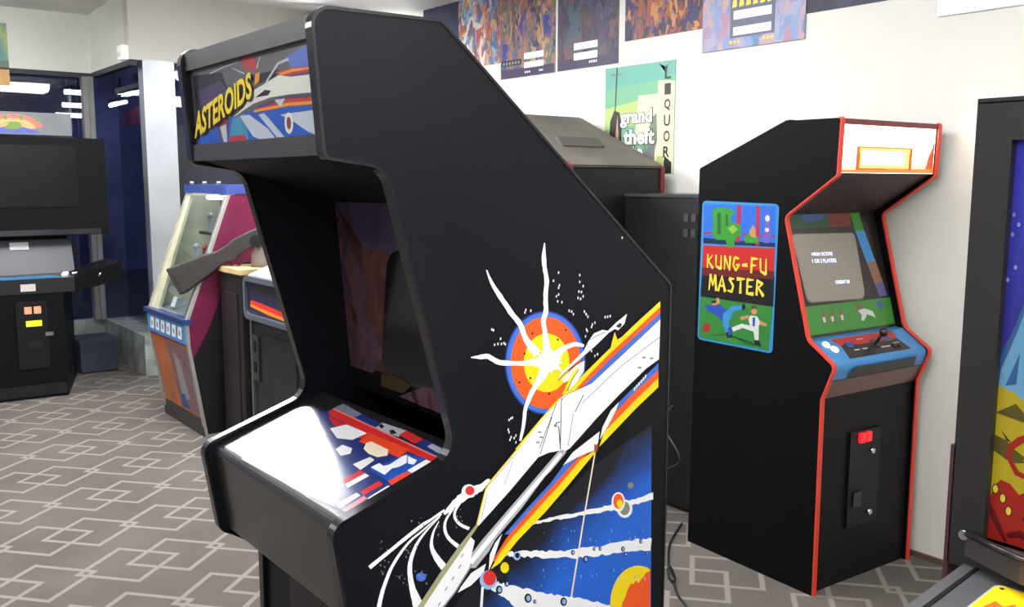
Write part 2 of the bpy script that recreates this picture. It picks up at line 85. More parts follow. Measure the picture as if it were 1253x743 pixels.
('white',[(0.8597,0.7597),(0.8584,0.7624),(0.8581,0.7658),(0.8569,0.7701),(0.8547,0.7751),(0.8538,0.7801),(0.8519,0.7855),(0.8491,0.7908),(0.8469,0.7961),(0.8442,0.8014),(0.8421,0.8066),(0.8390,0.8120),(0.8379,0.8175),(0.8360,0.8237),(0.8347,0.8303),(0.8337,0.8371),(0.8325,0.8439),(0.8325,0.8502),(0.8324,0.8563),(0.8330,0.8620),(0.8342,0.8677),(0.8359,0.8731),(0.8381,0.8784),(0.8402,0.8835),(0.8426,0.8883),(0.8450,0.8927),(0.8479,0.8964),(0.8507,0.9002),(0.8539,0.9036),(0.8576,0.9072),(0.8617,0.9108),(0.8666,0.9151),(0.8725,0.9197),(0.8789,0.9242),(0.8850,0.9286),(0.8903,0.9322),(0.8940,0.9348),(0.8927,0.9362),(0.8888,0.9338),(0.8833,0.9305),(0.8768,0.9266),(0.8701,0.9223),(0.8637,0.9181),(0.8583,0.9142),(0.8539,0.9107),(0.8499,0.9073),(0.8462,0.9039),(0.8429,0.9003),(0.8396,0.8965),(0.8368,0.8921),(0.8337,0.8875),(0.8313,0.8823),(0.8284,0.8772),(0.8265,0.8714),(0.8243,0.8656),(0.8231,0.8594),(0.8225,0.8529),(0.8224,0.8460),(0.8233,0.8388),(0.8237,0.8318),(0.8247,0.8250),(0.8257,0.8185),(0.8265,0.8123),(0.8277,0.8063),(0.8287,0.8005),(0.8299,0.7952),(0.8316,0.7904),(0.8317,0.7861),(0.8325,0.7817),(0.8336,0.7772),(0.8344,0.7728),(0.8339,0.7689),(0.8342,0.7654),(0.8344,0.7628)]),
('white',[(0.9090,0.8380),(0.9065,0.8404),(0.9036,0.8440),(0.9003,0.8480),(0.8970,0.8524),(0.8935,0.8566),(0.8910,0.8607),(0.8880,0.8645),(0.8854,0.8686),(0.8830,0.8726),(0.8808,0.8765),(0.8791,0.8804),(0.8782,0.8842),(0.8776,0.8881),(0.8775,0.8923),(0.8779,0.8966),(0.8790,0.9006),(0.8799,0.9048),(0.8810,0.9085),(0.8825,0.9122),(0.8845,0.9158),(0.8868,0.9193),(0.8889,0.9226),(0.8908,0.9253),(0.8921,0.9273),(0.8908,0.9283),(0.8892,0.9265),(0.8869,0.9241),(0.8843,0.9211),(0.8815,0.9179),(0.8790,0.9143),(0.8769,0.9107),(0.8752,0.9070),(0.8738,0.9030),(0.8724,0.8987),(0.8714,0.8943),(0.8708,0.8898),(0.8706,0.8853),(0.8710,0.8806),(0.8723,0.8759),(0.8735,0.8711),(0.8755,0.8665),(0.8777,0.8620),(0.8793,0.8575),(0.8819,0.8527),(0.8852,0.8478),(0.8879,0.8428),(0.8911,0.8384),(0.8937,0.8348),(0.8953,0.8322)]),
('white',[(0.9367,0.8706),(0.9343,0.8728),(0.9310,0.8759),(0.9269,0.8792),(0.9231,0.8829),(0.9193,0.8864),(0.9166,0.8896),(0.9145,0.8925),(0.9125,0.8953),(0.9107,0.8981),(0.9095,0.9009),(0.9085,0.9037),(0.9079,0.9065),(0.9070,0.9095),(0.9068,0.9125),(0.9068,0.9155),(0.9071,0.9185),(0.9077,0.9216),(0.9089,0.9245),(0.9107,0.9279),(0.9137,0.9314),(0.9171,0.9351),(0.9204,0.9385),(0.9235,0.9413),(0.9254,0.9435),(0.9217,0.9466),(0.9198,0.9444),(0.9166,0.9417),(0.9132,0.9383),(0.9096,0.9346),(0.9065,0.9309),(0.9041,0.9273),(0.9024,0.9241),(0.9013,0.9207),(0.9006,0.9173),(0.9005,0.9138),(0.9005,0.9105),(0.9009,0.9071),(0.9017,0.9036),(0.9030,0.9002),(0.9045,0.8969),(0.9062,0.8935),(0.9082,0.8901),(0.9106,0.8866),(0.9140,0.8830),(0.9177,0.8789),(0.9215,0.8747),(0.9255,0.8711),(0.9286,0.8679),(0.9309,0.8657)]),
('white',[(0.9604,0.8998),(0.9581,0.9012),(0.9547,0.9030),(0.9511,0.9054),(0.9471,0.9075),(0.9437,0.9099),(0.9407,0.9121),(0.9383,0.9143),(0.9361,0.9169),(0.9339,0.9194),(0.9319,0.9218),(0.9306,0.9243),(0.9293,0.9264),(0.9287,0.9285),(0.9283,0.9306),(0.9284,0.9326),(0.9289,0.9347),(0.9294,0.9370),(0.9307,0.9392),(0.9325,0.9418),(0.9349,0.9449),(0.9379,0.9480),(0.9410,0.9509),(0.9437,0.9533),(0.9454,0.9552),(0.9402,0.9594),(0.9386,0.9574),(0.9361,0.9548),(0.9334,0.9516),(0.9303,0.9485),(0.9277,0.9452),(0.9257,0.9422),(0.9245,0.9394),(0.9234,0.9369),(0.9227,0.9344),(0.9226,0.9317),(0.9229,0.9289),(0.9236,0.9261),(0.9248,0.9231),(0.9268,0.9201),(0.9287,0.9170),(0.9311,0.9140),(0.9337,0.9110),(0.9367,0.9083),(0.9401,0.9056),(0.9439,0.9026),(0.9480,0.9001),(0.9519,0.8979),(0.9551,0.8958),(0.9573,0.8945)]),
('white',[(0.9749,0.9676),(0.9745,0.9647),(0.9732,0.9622),(0.9713,0.9601),(0.9686,0.9585),(0.9655,0.9576),(0.9620,0.9574),(0.9584,0.9578),(0.9548,0.9590),(0.9513,0.9607),(0.9482,0.9629),(0.9457,0.9655),(0.9438,0.9684),(0.9426,0.9715),(0.9422,0.9745),(0.9426,0.9773),(0.9438,0.9799),(0.9458,0.9819),(0.9484,0.9835),(0.9514,0.9844),(0.9549,0.9847),(0.9585,0.9843),(0.9621,0.9832),(0.9656,0.9815),(0.9687,0.9793),(0.9713,0.9766),(0.9733,0.9737),(0.9745,0.9707)]),
('red',[(0.9714,0.9694),(0.9711,0.9674),(0.9703,0.9657),(0.9690,0.9643),(0.9673,0.9632),(0.9653,0.9626),(0.9631,0.9624),(0.9608,0.9626),(0.9584,0.9634),(0.9562,0.9645),(0.9542,0.9660),(0.9526,0.9677),(0.9513,0.9697),(0.9506,0.9717),(0.9503,0.9738),(0.9506,0.9757),(0.9514,0.9774),(0.9526,0.9788),(0.9543,0.9799),(0.9563,0.9806),(0.9585,0.9808),(0.9608,0.9805),(0.9632,0.9798),(0.9654,0.9787),(0.9674,0.9772),(0.9691,0.9754),(0.9703,0.9735),(0.9711,0.9714)]),
('blue',[(0.8619,0.8276),(0.8607,0.8242),(0.8577,0.8221),(0.8532,0.8217),(0.8484,0.8230),(0.8440,0.8258),(0.8411,0.8296),(0.8401,0.8335),(0.8412,0.8369),(0.8442,0.8390),(0.8486,0.8395),(0.8534,0.8381),(0.8578,0.8353),(0.8608,0.8316)]),
('greyish',[(0.8906,0.8996),(0.8901,0.8986),(0.8890,0.8989),(0.8885,0.9001),(0.8890,0.9011),(0.8901,0.9008)]),
('greyish',[(0.7739,0.8596),(0.7734,0.8586),(0.7723,0.8589),(0.7719,0.8602),(0.7724,0.8612),(0.7734,0.8609)]),
('greyish',[(0.8530,0.9430),(0.8526,0.9422),(0.8518,0.9424),(0.8513,0.9434),(0.8518,0.9442),(0.8526,0.9440)]),
('greyish',[(0.8436,0.8912),(0.8429,0.8898),(0.8414,0.8902),(0.8407,0.8919),(0.8415,0.8933),(0.8429,0.8930)]),
('greyish',[(0.8882,0.9161),(0.8877,0.9152),(0.8867,0.9154),(0.8863,0.9165),(0.8867,0.9174),(0.8877,0.9172)]),
('greyish',[(0.8223,0.8894),(0.8215,0.8879),(0.8200,0.8883),(0.8193,0.8901),(0.8201,0.8916),(0.8216,0.8912)]),
('greyish',[(0.8600,0.9268),(0.8592,0.9254),(0.8578,0.9257),(0.8571,0.9274),(0.8578,0.9288),(0.8593,0.9285)]),
('greyish',[(0.7730,0.8572),(0.7723,0.8558),(0.7708,0.8562),(0.7701,0.8580),(0.7708,0.8595),(0.7723,0.8591)]),
('greyish',[(0.8291,0.8821),(0.8285,0.8810),(0.8274,0.8813),(0.8268,0.8827),(0.8274,0.8838),(0.8286,0.8835)]),
('greyish',[(0.8587,0.9287),(0.8580,0.9273),(0.8566,0.9277),(0.8559,0.9293),(0.8566,0.9306),(0.8580,0.9303)]),
('greyish',[(0.7723,0.9181),(0.7716,0.9167),(0.7702,0.9170),(0.7695,0.9188),(0.7702,0.9202),(0.7716,0.9198)]),
('greyish',[(0.8300,0.8940),(0.8295,0.8931),(0.8285,0.8934),(0.8280,0.8945),(0.8285,0.8955),(0.8295,0.8952)]),
('greyish',[(0.7715,0.9055),(0.7710,0.9046),(0.7701,0.9048),(0.7697,0.9060),(0.7702,0.9068),(0.7711,0.9066)]),
('greyish',[(0.8634,0.8315),(0.8627,0.8302),(0.8613,0.8305),(0.8606,0.8322),(0.8613,0.8336),(0.8627,0.8332)]),
('greyish',[(0.9326,0.9275),(0.9317,0.9260),(0.9301,0.9264),(0.9293,0.9283),(0.9301,0.9298),(0.9318,0.9294)]),
('greyish',[(0.9315,0.9067),(0.9307,0.9053),(0.9291,0.9056),(0.9283,0.9074),(0.9291,0.9089),(0.9307,0.9085)]),
('greyish',[(0.8128,0.8452),(0.8123,0.8442),(0.8113,0.8445),(0.8108,0.8457),(0.8113,0.8467),(0.8123,0.8464)]),
('greyish',[(0.8084,0.8436),(0.8078,0.8424),(0.8066,0.8428),(0.8061,0.8442),(0.8067,0.8453),(0.8078,0.8450)]),
('greyish',[(0.8535,0.8403),(0.8530,0.8394),(0.8520,0.8397),(0.8515,0.8409),(0.8520,0.8419),(0.8530,0.8416)]),
('greyish',[(0.8011,0.8462),(0.8006,0.8453),(0.7998,0.8456),(0.7994,0.8467),(0.7998,0.8475),(0.8007,0.8473)]),
('greyish',[(0.7686,0.9163),(0.7682,0.9156),(0.7675,0.9158),(0.7672,0.9167),(0.7675,0.9174),(0.7683,0.9172)]),
('greyish',[(0.8191,0.8950),(0.8186,0.8941),(0.8177,0.8943),(0.8173,0.8954),(0.8178,0.8963),(0.8186,0.8960)]),
('greyish',[(0.8546,0.8404),(0.8540,0.8393),(0.8529,0.8396),(0.8523,0.8410),(0.8529,0.8421),(0.8541,0.8418)]),
('greyish',[(0.9276,0.9192),(0.9272,0.9185),(0.9264,0.9187),(0.9260,0.9196),(0.9264,0.9203),(0.9272,0.9202)]),
('greyish',[(0.7777,0.8813),(0.7769,0.8799),(0.7755,0.8803),(0.7748,0.8821),(0.7755,0.8835),(0.7770,0.8831)]),
('greyish',[(0.7692,0.8748),(0.7684,0.8733),(0.7670,0.8737),(0.7663,0.8755),(0.7670,0.8770),(0.7685,0.8766)]),
('greyish',[(0.7775,0.8693),(0.7767,0.8678),(0.7753,0.8682),(0.7746,0.8700),(0.7753,0.8714),(0.7768,0.8710)]),
('greyish',[(0.8927,0.9173),(0.8920,0.9162),(0.8908,0.9165),(0.8902,0.9179),(0.8908,0.9191),(0.8921,0.9188)]),
('greyish',[(0.8832,0.9174),(0.8827,0.9165),(0.8819,0.9167),(0.8814,0.9178),(0.8819,0.9186),(0.8828,0.9184)]),
('greyish',[(0.8511,0.8286),(0.8506,0.8277),(0.8497,0.8280),(0.8493,0.8291),(0.8497,0.8300),(0.8506,0.8297)]),
('greyish',[(0.8491,0.8342),(0.8484,0.8329),(0.8471,0.8333),(0.8465,0.8349),(0.8471,0.8362),(0.8485,0.8358)]),
('greyish',[(0.7789,0.8963),(0.7783,0.8951),(0.7770,0.8954),(0.7765,0.8969),(0.7771,0.8981),(0.7783,0.8978)]),
('greyish',[(0.7834,0.8996),(0.7826,0.8981),(0.7811,0.8985),(0.7803,0.9004),(0.7811,0.9019),(0.7826,0.9015)]),
('greyish',[(0.7857,0.8763),(0.7850,0.8750),(0.7836,0.8754),(0.7830,0.8770),(0.7837,0.8783),(0.7850,0.8780)]),
('greyish',[(0.8253,0.8875),(0.8247,0.8864),(0.8236,0.8867),(0.8230,0.8880),(0.8236,0.8891),(0.8247,0.8889)]),
('greyish',[(0.8645,0.8146),(0.8636,0.8129),(0.8618,0.8134),(0.8610,0.8156),(0.8619,0.8172),(0.8636,0.8167)]),
('greyish',[(0.8153,0.8290),(0.8145,0.8275),(0.8129,0.8279),(0.8122,0.8299),(0.8130,0.8314),(0.8145,0.8309)]),
('greyish',[(0.8343,0.9411),(0.8335,0.9396),(0.8319,0.9399),(0.8311,0.9418),(0.8319,0.9434),(0.8335,0.9430)]),
('greyish',[(0.8062,0.8428),(0.8054,0.8414),(0.8040,0.8418),(0.8032,0.8436),(0.8040,0.8450),(0.8055,0.8446)]),
('greyish',[(0.8572,0.8289),(0.8566,0.8279),(0.8555,0.8282),(0.8550,0.8295),(0.8556,0.8306),(0.8567,0.8303)]),
('greyish',[(0.8500,0.9234),(0.8494,0.9221),(0.8480,0.9224),(0.8474,0.9240),(0.8481,0.9253),(0.8494,0.9250)]),
('greyish',[(0.7670,0.9056),(0.7666,0.9048),(0.7659,0.9050),(0.7655,0.9060),(0.7659,0.9068),(0.7667,0.9066)]),
('greyish',[(0.8220,0.8239),(0.8215,0.8229),(0.8205,0.8232),(0.8200,0.8244),(0.8205,0.8254),(0.8215,0.8251)]),
('greyish',[(0.8181,0.8363),(0.8174,0.8351),(0.8162,0.8354),(0.8157,0.8369),(0.8163,0.8381),(0.8175,0.8377)]),
('greyish',[(0.8401,0.8444),(0.8393,0.8430),(0.8379,0.8434),(0.8372,0.8452),(0.8379,0.8466),(0.8394,0.8462)]),
('greyish',[(0.8499,0.8331),(0.8493,0.8321),(0.8482,0.8324),(0.8477,0.8337),(0.8482,0.8348),(0.8493,0.8345)]),
('greyish',[(0.8495,0.9340),(0.8487,0.9326),(0.8473,0.9330),(0.8465,0.9347),(0.8473,0.9361),(0.8488,0.9358)]),
('greyish',[(0.8216,0.8765),(0.8208,0.8751),(0.8194,0.8755),(0.8187,0.8773),(0.8194,0.8786),(0.8209,0.8783)]),
('greyish',[(0.8900,0.9023),(0.8894,0.9011),(0.8880,0.9014),(0.8874,0.9030),(0.8881,0.9042),(0.8894,0.9039)]),
('greyish',[(0.7704,0.8629),(0.7699,0.8619),(0.7688,0.8621),(0.7683,0.8635),(0.7688,0.8645),(0.7699,0.8642)]),
('greyish',[(0.9439,0.9158),(0.9433,0.9146),(0.9421,0.9149),(0.9415,0.9163),(0.9421,0.9174),(0.9433,0.9171)]),
('greyish',[(0.8284,0.8331),(0.8278,0.8320),(0.8266,0.8323),(0.8261,0.8337),(0.8267,0.8348),(0.8279,0.8345)]),
('greyish',[(0.8541,0.8228),(0.8536,0.8219),(0.8527,0.8222),(0.8523,0.8233),(0.8528,0.8242),(0.8537,0.8239)]),
('greyish',[(0.8919,0.9031),(0.8913,0.9021),(0.8902,0.9024),(0.8897,0.9036),(0.8903,0.9046),(0.8913,0.9044)]),
('greyish',[(0.9399,0.9395),(0.9393,0.9385),(0.9383,0.9388),(0.9378,0.9400),(0.9383,0.9410),(0.9394,0.9408)]),
('greyish',[(0.8258,0.8836),(0.8252,0.8824),(0.8240,0.8827),(0.8234,0.8842),(0.8240,0.8854),(0.8252,0.8851)]),
('greyish',[(0.7900,0.8946),(0.7896,0.8939),(0.7889,0.8941),(0.7886,0.8950),(0.7889,0.8957),(0.7896,0.8955)]),
('greyish',[(0.9342,0.9180),(0.9332,0.9162),(0.9314,0.9167),(0.9304,0.9188),(0.9314,0.9205),(0.9332,0.9201)]),
('greyish',[(0.8075,0.8393),(0.8069,0.8382),(0.8058,0.8385),(0.8053,0.8399),(0.8058,0.8409),(0.8069,0.8406)]),
('greyish',[(0.9401,0.9252),(0.9394,0.9239),(0.9381,0.9242),(0.9374,0.9258),(0.9381,0.9270),(0.9395,0.9267)]),
('deepblue',[(1.2520,1.1812),(1.2511,1.1659),(1.2480,1.1512),(1.2426,1.1374),(1.2353,1.1249),(1.2260,1.1139),(1.2150,1.1046),(1.2027,1.0972),(1.1892,1.0919),(1.1749,1.0887),(1.1601,1.0878),(1.1451,1.0891),(1.1303,1.0925),(1.1158,1.0979),(1.1021,1.1052),(1.0894,1.1142),(1.0779,1.1247),(1.0679,1.1366),(1.0594,1.1494),(1.0526,1.1631),(1.0477,1.1773),(1.0448,1.1917),(1.0438,1.2062),(1.0447,1.2204),(1.0476,1.2340),(1.0525,1.2469),(1.0591,1.2588),(1.0674,1.2694),(1.0773,1.2786),(1.0886,1.2862),(1.1010,1.2920),(1.1144,1.2959),(1.1286,1.2977),(1.1432,1.2975),(1.1579,1.2952),(1.1726,1.2909),(1.1868,1.2844),(1.2002,1.2761),(1.2127,1.2660),(1.2238,1.2543),(1.2334,1.2412),(1.2411,1.2270),(1.2469,1.2121),(1.2506,1.1967)]),
('blue',[(1.2481,1.1816),(1.2473,1.1669),(1.2443,1.1527),(1.2391,1.1393),(1.2320,1.1272),(1.2231,1.1165),(1.2125,1.1075),(1.2006,1.1003),(1.1876,1.0952),(1.1738,1.0921),(1.1595,1.0912),(1.1451,1.0924),(1.1307,1.0957),(1.1168,1.1009),(1.1036,1.1080),(1.0913,1.1167),(1.0802,1.1269),(1.0704,1.1383),(1.0622,1.1508),(1.0557,1.1640),(1.0510,1.1778),(1.0481,1.1918),(1.0471,1.2058),(1.0480,1.2195),(1.0508,1.2328),(1.0555,1.2453),(1.0619,1.2568),(1.0700,1.2671),(1.0795,1.2760),(1.0904,1.2833),(1.1025,1.2889),(1.1154,1.2927),(1.1291,1.2945),(1.1432,1.2943),(1.1575,1.2921),(1.1716,1.2878),(1.1853,1.2816),(1.1983,1.2735),(1.2103,1.2637),(1.2210,1.2523),(1.2302,1.2397),(1.2377,1.2260),(1.2433,1.2115),(1.2468,1.1966)]),
('orange',[(1.2380,1.1829),(1.2373,1.1694),(1.2346,1.1564),(1.2300,1.1442),(1.2237,1.1331),(1.2157,1.1233),(1.2063,1.1150),(1.1957,1.1085),(1.1841,1.1037),(1.1718,1.1008),(1.1590,1.0999),(1.1461,1.1009),(1.1332,1.1038),(1.1207,1.1085),(1.1088,1.1149),(1.0978,1.1228),(1.0878,1.1321),(1.0790,1.1426),(1.0716,1.1540),(1.0657,1.1661),(1.0614,1.1787),(1.0588,1.1916),(1.0579,1.2045),(1.0588,1.2171),(1.0613,1.2293),(1.0655,1.2408),(1.0712,1.2514),(1.0785,1.2608),(1.0871,1.2690),(1.0969,1.2758),(1.1078,1.2809),(1.1194,1.2843),(1.1317,1.2860),(1.1443,1.2858),(1.1571,1.2837),(1.1698,1.2798),(1.1820,1.2741),(1.1936,1.2667),(1.2043,1.2577),(1.2139,1.2474),(1.2221,1.2358),(1.2288,1.2233),(1.2337,1.2101),(1.2368,1.1965)]),
('yellow',[(1.2074,1.1865),(1.2068,1.1772),(1.2047,1.1682),(1.2011,1.1599),(1.1962,1.1525),(1.1901,1.1461),(1.1829,1.1409),(1.1749,1.1371),(1.1662,1.1347),(1.1571,1.1338),(1.1479,1.1343),(1.1386,1.1364),(1.1296,1.1398),(1.1212,1.1445),(1.1134,1.1504),(1.1065,1.1573),(1.1006,1.1651),(1.0959,1.1735),(1.0924,1.1824),(1.0903,1.1915),(1.0895,1.2007),(1.0902,1.2097),(1.0922,1.2183),(1.0956,1.2263),(1.1002,1.2335),(1.1059,1.2398),(1.1127,1.2450),(1.1204,1.2489),(1.1287,1.2516),(1.1376,1.2528),(1.1467,1.2526),(1.1559,1.2510),(1.1650,1.2479),(1.1737,1.2435),(1.1818,1.2378),(1.1890,1.2310),(1.1953,1.2232),(1.2004,1.2146),(1.2042,1.2055),(1.2066,1.1961)]),
('printdark',[(1.1990,1.2545),(1.1982,1.2526),(1.1963,1.2520),(1.1944,1.2530),(1.1936,1.2550),(1.1944,1.2569),(1.1963,1.2575),(1.1982,1.2565)]),
('printdark',[(1.1129,1.2556),(1.1122,1.2537),(1.1104,1.2531),(1.1086,1.2541),(1.1078,1.2561),(1.1086,1.2579),(1.1104,1.2585),(1.1122,1.2575)]),
('printdark',[(1.0942,1.2182),(1.0934,1.2164),(1.0917,1.2158),(1.0899,1.2168),(1.0891,1.2188),(1.0898,1.2206),(1.0916,1.2212),(1.0934,1.2202)]),
('printdark',[(1.0819,1.1629),(1.0811,1.1611),(1.0794,1.1605),(1.0776,1.1616),(1.0768,1.1636),(1.0776,1.1654),(1.0793,1.1659),(1.0811,1.1649)]),
('printdark',[(1.1084,1.1678),(1.1077,1.1660),(1.1059,1.1654),(1.1041,1.1664),(1.1033,1.1684),(1.1040,1.1703),(1.1058,1.1708),(1.1077,1.1698)]),
('printdark',[(1.1573,1.1297),(1.1565,1.1279),(1.1547,1.1274),(1.1528,1.1284),(1.1520,1.1305),(1.1527,1.1323),(1.1546,1.1329),(1.1565,1.1318)]),
('printdark',[(1.1782,1.2370),(1.1775,1.2352),(1.1756,1.2346),(1.1737,1.2356),(1.1729,1.2376),(1.1737,1.2395),(1.1755,1.2401),(1.1774,1.2391)]),
('white',[(1.1805,1.1939),(1.1885,1.1878),(1.1763,1.1873),(1.1813,1.1800),(1.1742,1.1791),(1.1706,1.1759),(1.1638,1.1772),(1.1603,1.1704),(1.1533,1.1787),(1.1468,1.1737),(1.1421,1.1785),(1.1361,1.1802),(1.1340,1.1852),(1.1240,1.1862),(1.1304,1.1929),(1.1206,1.1962),(1.1240,1.2006),(1.1230,1.2051),(1.1279,1.2078),(1.1238,1.2150),(1.1356,1.2121),(1.1343,1.2199),(1.1417,1.2184),(1.1469,1.2202),(1.1529,1.2175),(1.1597,1.2220),(1.1624,1.2130),(1.1717,1.2158),(1.1737,1.2101),(1.1788,1.2069),(1.1787,1.2020),(1.1881,1.1982)]),
('white',[(1.1385,1.4308),(1.1371,1.4257),(1.1354,1.4183),(1.1337,1.4103),(1.1326,1.4032),(1.1325,1.3977),(1.1334,1.3928),(1.1338,1.3881),(1.1354,1.3827),(1.1360,1.3763),(1.1384,1.3695),(1.1394,1.3627),(1.1397,1.3563),(1.1400,1.3503),(1.1392,1.3442),(1.1384,1.3375),(1.1372,1.3302),(1.1382,1.3217),(1.1374,1.3126),(1.1391,1.3039),(1.1378,1.2972),(1.1370,1.2929),(1.1351,1.2899),(1.1338,1.2858),(1.1318,1.2808),(1.1329,1.2749),(1.1334,1.2692),(1.1350,1.2631),(1.1368,1.2560),(1.1363,1.2462),(1.1369,1.2343),(1.1368,1.2232),(1.1365,1.2154),(1.1586,1.2143),(1.1570,1.2222),(1.1534,1.2336),(1.1502,1.2457),(1.1485,1.2559),(1.1465,1.2635),(1.1446,1.2698),(1.1439,1.2749),(1.1445,1.2790),(1.1454,1.2820),(1.1463,1.2851),(1.1489,1.2892),(1.1505,1.2951),(1.1501,1.3031),(1.1493,1.3120),(1.1488,1.3211),(1.1492,1.3291),(1.1492,1.3359),(1.1500,1.3424),(1.1511,1.3490),(1.1519,1.3559),(1.1502,1.3632),(1.1484,1.3704),(1.1471,1.3772),(1.1448,1.3832),(1.1448,1.3884),(1.1444,1.3929),(1.1443,1.3973),(1.1437,1.4026),(1.1425,1.4096),(1.1417,1.4178),(1.1413,1.4254),(1.1410,1.4306)]),
('white',[(0.9990,1.3856),(1.0007,1.3812),(1.0028,1.3749),(1.0058,1.3677),(1.0089,1.3604),(1.0127,1.3535),(1.0172,1.3467),(1.0222,1.3397),(1.0269,1.3323),(1.0330,1.3250),(1.0392,1.3171),(1.0454,1.3092),(1.0507,1.3009),(1.0577,1.2937),(1.0647,1.2867),(1.0702,1.2797),(1.0757,1.2735),(1.0785,1.2672),(1.0808,1.2608),(1.0842,1.2537),(1.0876,1.2454),(1.0940,1.2358),(1.1016,1.2252),(1.1095,1.2159),(1.1133,1.2087),(1.1329,1.2192),(1.1252,1.2245),(1.1172,1.2334),(1.1071,1.2420),(1.0997,1.2497),(1.0960,1.2561),(1.0932,1.2625),(1.0910,1.2696),(1.0864,1.2771),(1.0813,1.2850),(1.0742,1.2919),(1.0670,1.2987),(1.0613,1.3061),(1.0551,1.3136),(1.0489,1.3216),(1.0420,1.3291),(1.0369,1.3369),(1.0308,1.3437),(1.0252,1.3502),(1.0199,1.3565),(1.0155,1.3627),(1.0112,1.3692),(1.0071,1.3759),(1.0040,1.3820),(1.0019,1.3863)]),
('white',[(0.9645,1.2248),(0.9682,1.2242),(0.9734,1.2230),(0.9793,1.2217),(0.9850,1.2200),(0.9902,1.2196),(0.9947,1.2196),(0.9985,1.2192),(1.0025,1.2188),(1.0068,1.2159),(1.0130,1.2124),(1.0206,1.2074),(1.0307,1.2034),(1.0432,1.2007),(1.0574,1.1992),(1.0720,1.1976),(1.0857,1.1951),(1.0992,1.1938),(1.1131,1.1916),(1.1254,1.1881),(1.1337,1.1875),(1.1307,1.2084),(1.1225,1.2073),(1.1111,1.2056),(1.0981,1.2048),(1.0852,1.2047),(1.0719,1.2061),(1.0576,1.2082),(1.0443,1.2109),(1.0333,1.2126),(1.0256,1.2159),(1.0191,1.2197),(1.0126,1.2235),(1.0059,1.2275),(0.9989,1.2289),(0.9932,1.2287),(0.9885,1.2288),(0.9842,1.2283),(0.9790,1.2276),(0.9732,1.2276),(0.9681,1.2270),(0.9645,1.2269)]),
('white',[(1.0838,1.0459),(1.0852,1.0504),(1.0877,1.0567),(1.0902,1.0643),(1.0925,1.0723),(1.0943,1.0810),(1.0958,1.0906),(1.0965,1.1002),(1.0985,1.1085),(1.1014,1.1153),(1.1053,1.1210),(1.1089,1.1266),(1.1121,1.1324),(1.1161,1.1376),(1.1199,1.1427),(1.1249,1.1475),(1.1304,1.1528),(1.1385,1.1586),(1.1464,1.1658),(1.1518,1.1735),(1.1588,1.1770),(1.1334,1.1911),(1.1302,1.1855),(1.1268,1.1768),(1.1218,1.1681),(1.1173,1.1604),(1.1127,1.1548),(1.1094,1.1490),(1.1046,1.1441),(1.1014,1.1381),(1.0982,1.1319),(1.0955,1.1255),(1.0928,1.1188),(1.0895,1.1115),(1.0874,1.1027),(1.0868,1.0929),(1.0856,1.0833),(1.0843,1.0747),(1.0829,1.0667),(1.0805,1.0592),(1.0792,1.0525),(1.0779,1.0480)]),
('white',[(1.2465,1.2195),(1.2423,1.2215),(1.2360,1.2240),(1.2283,1.2263),(1.2202,1.2278),(1.2126,1.2273),(1.2050,1.2266),(1.1978,1.2248),(1.1901,1.2228),(1.1813,1.2205),(1.1721,1.2173),(1.1632,1.2152),(1.1574,1.2135),(1.1752,1.1962),(1.1802,1.1988),(1.1855,1.2041),(1.1910,1.2100),(1.1974,1.2133),(1.2034,1.2153),(1.2096,1.2170),(1.2157,1.2180),(1.2213,1.2184),(1.2272,1.2176),(1.2340,1.2168),(1.2403,1.2154),(1.2449,1.2143)]),
('white',[(1.1927,1.1688),(1.1902,1.1712),(1.1868,1.1747),(1.1828,1.1786),(1.1792,1.1828),(1.1759,1.1877),(1.1715,1.1928),(1.1686,1.1982),(1.1655,1.2012),(1.1509,1.1917),(1.1544,1.1889),(1.1610,1.1859),(1.1674,1.1820),(1.1730,1.1783),(1.1786,1.1755),(1.1838,1.1723),(1.1883,1.1697),(1.1915,1.1679)]),
('yellow',[(1.4671,1.2917),(1.3940,1.2501),(1.3107,1.1993),(1.2495,1.1610),(1.1993,1.1290),(1.1770,1.1113),(1.1972,1.1195),(1.2314,1.1274),(1.2590,1.1545),(1.3109,1.1885),(1.3944,1.2365),(1.4676,1.2791)]),
('orange',[(1.4676,1.2791),(1.3944,1.2365),(1.3109,1.1885),(1.2590,1.1545),(1.2222,1.1286),(1.2453,1.1332),(1.2780,1.1538),(1.3112,1.1759),(1.3947,1.2237),(1.4680,1.2656)]),
('blue',[(1.4680,1.2656),(1.3947,1.2237),(1.3112,1.1759),(1.2780,1.1538),(1.2434,1.1335),(1.2688,1.1361),(1.3115,1.1622),(1.3951,1.2108),(1.4685,1.2518)]),
('white',[(1.4685,1.2518),(1.4672,1.1637),(1.4280,1.1477),(1.3474,1.1010),(1.2846,1.0611),(1.2101,1.0090),(1.2022,1.0068),(1.1908,1.0018),(1.1794,1.0092),(1.1526,1.0099),(1.1262,1.0056),(1.0541,0.9503),(0.9807,0.8987),(0.9736,0.8953),(0.9816,0.9187),(0.9977,0.9655),(1.0097,0.9805),(1.0747,1.0326),(1.0736,1.0325),(1.1388,1.0859),(1.1792,1.1162),(1.1994,1.1238),(1.2688,1.1365)]),
('yellow',[(1.1374,1.0869),(1.0735,1.0336),(1.0078,0.9816),(0.9955,0.9663),(0.9802,0.9193),(0.9722,0.8960),(0.9750,0.8947),(0.9830,0.9180),(0.9982,0.9650),(1.0101,0.9796),(1.0759,1.0316),(1.1399,1.0849)]),
('yellow',[(1.0720,1.0303),(1.1263,1.0730),(1.1810,1.1147),(1.1774,1.1177),(1.1228,1.0759),(1.0685,1.0332)]),
('printdark',[(1.1850,1.1171),(1.1838,1.0684),(1.1826,1.0111),(1.1846,1.0107),(1.1857,1.0680),(1.1869,1.1168)]),
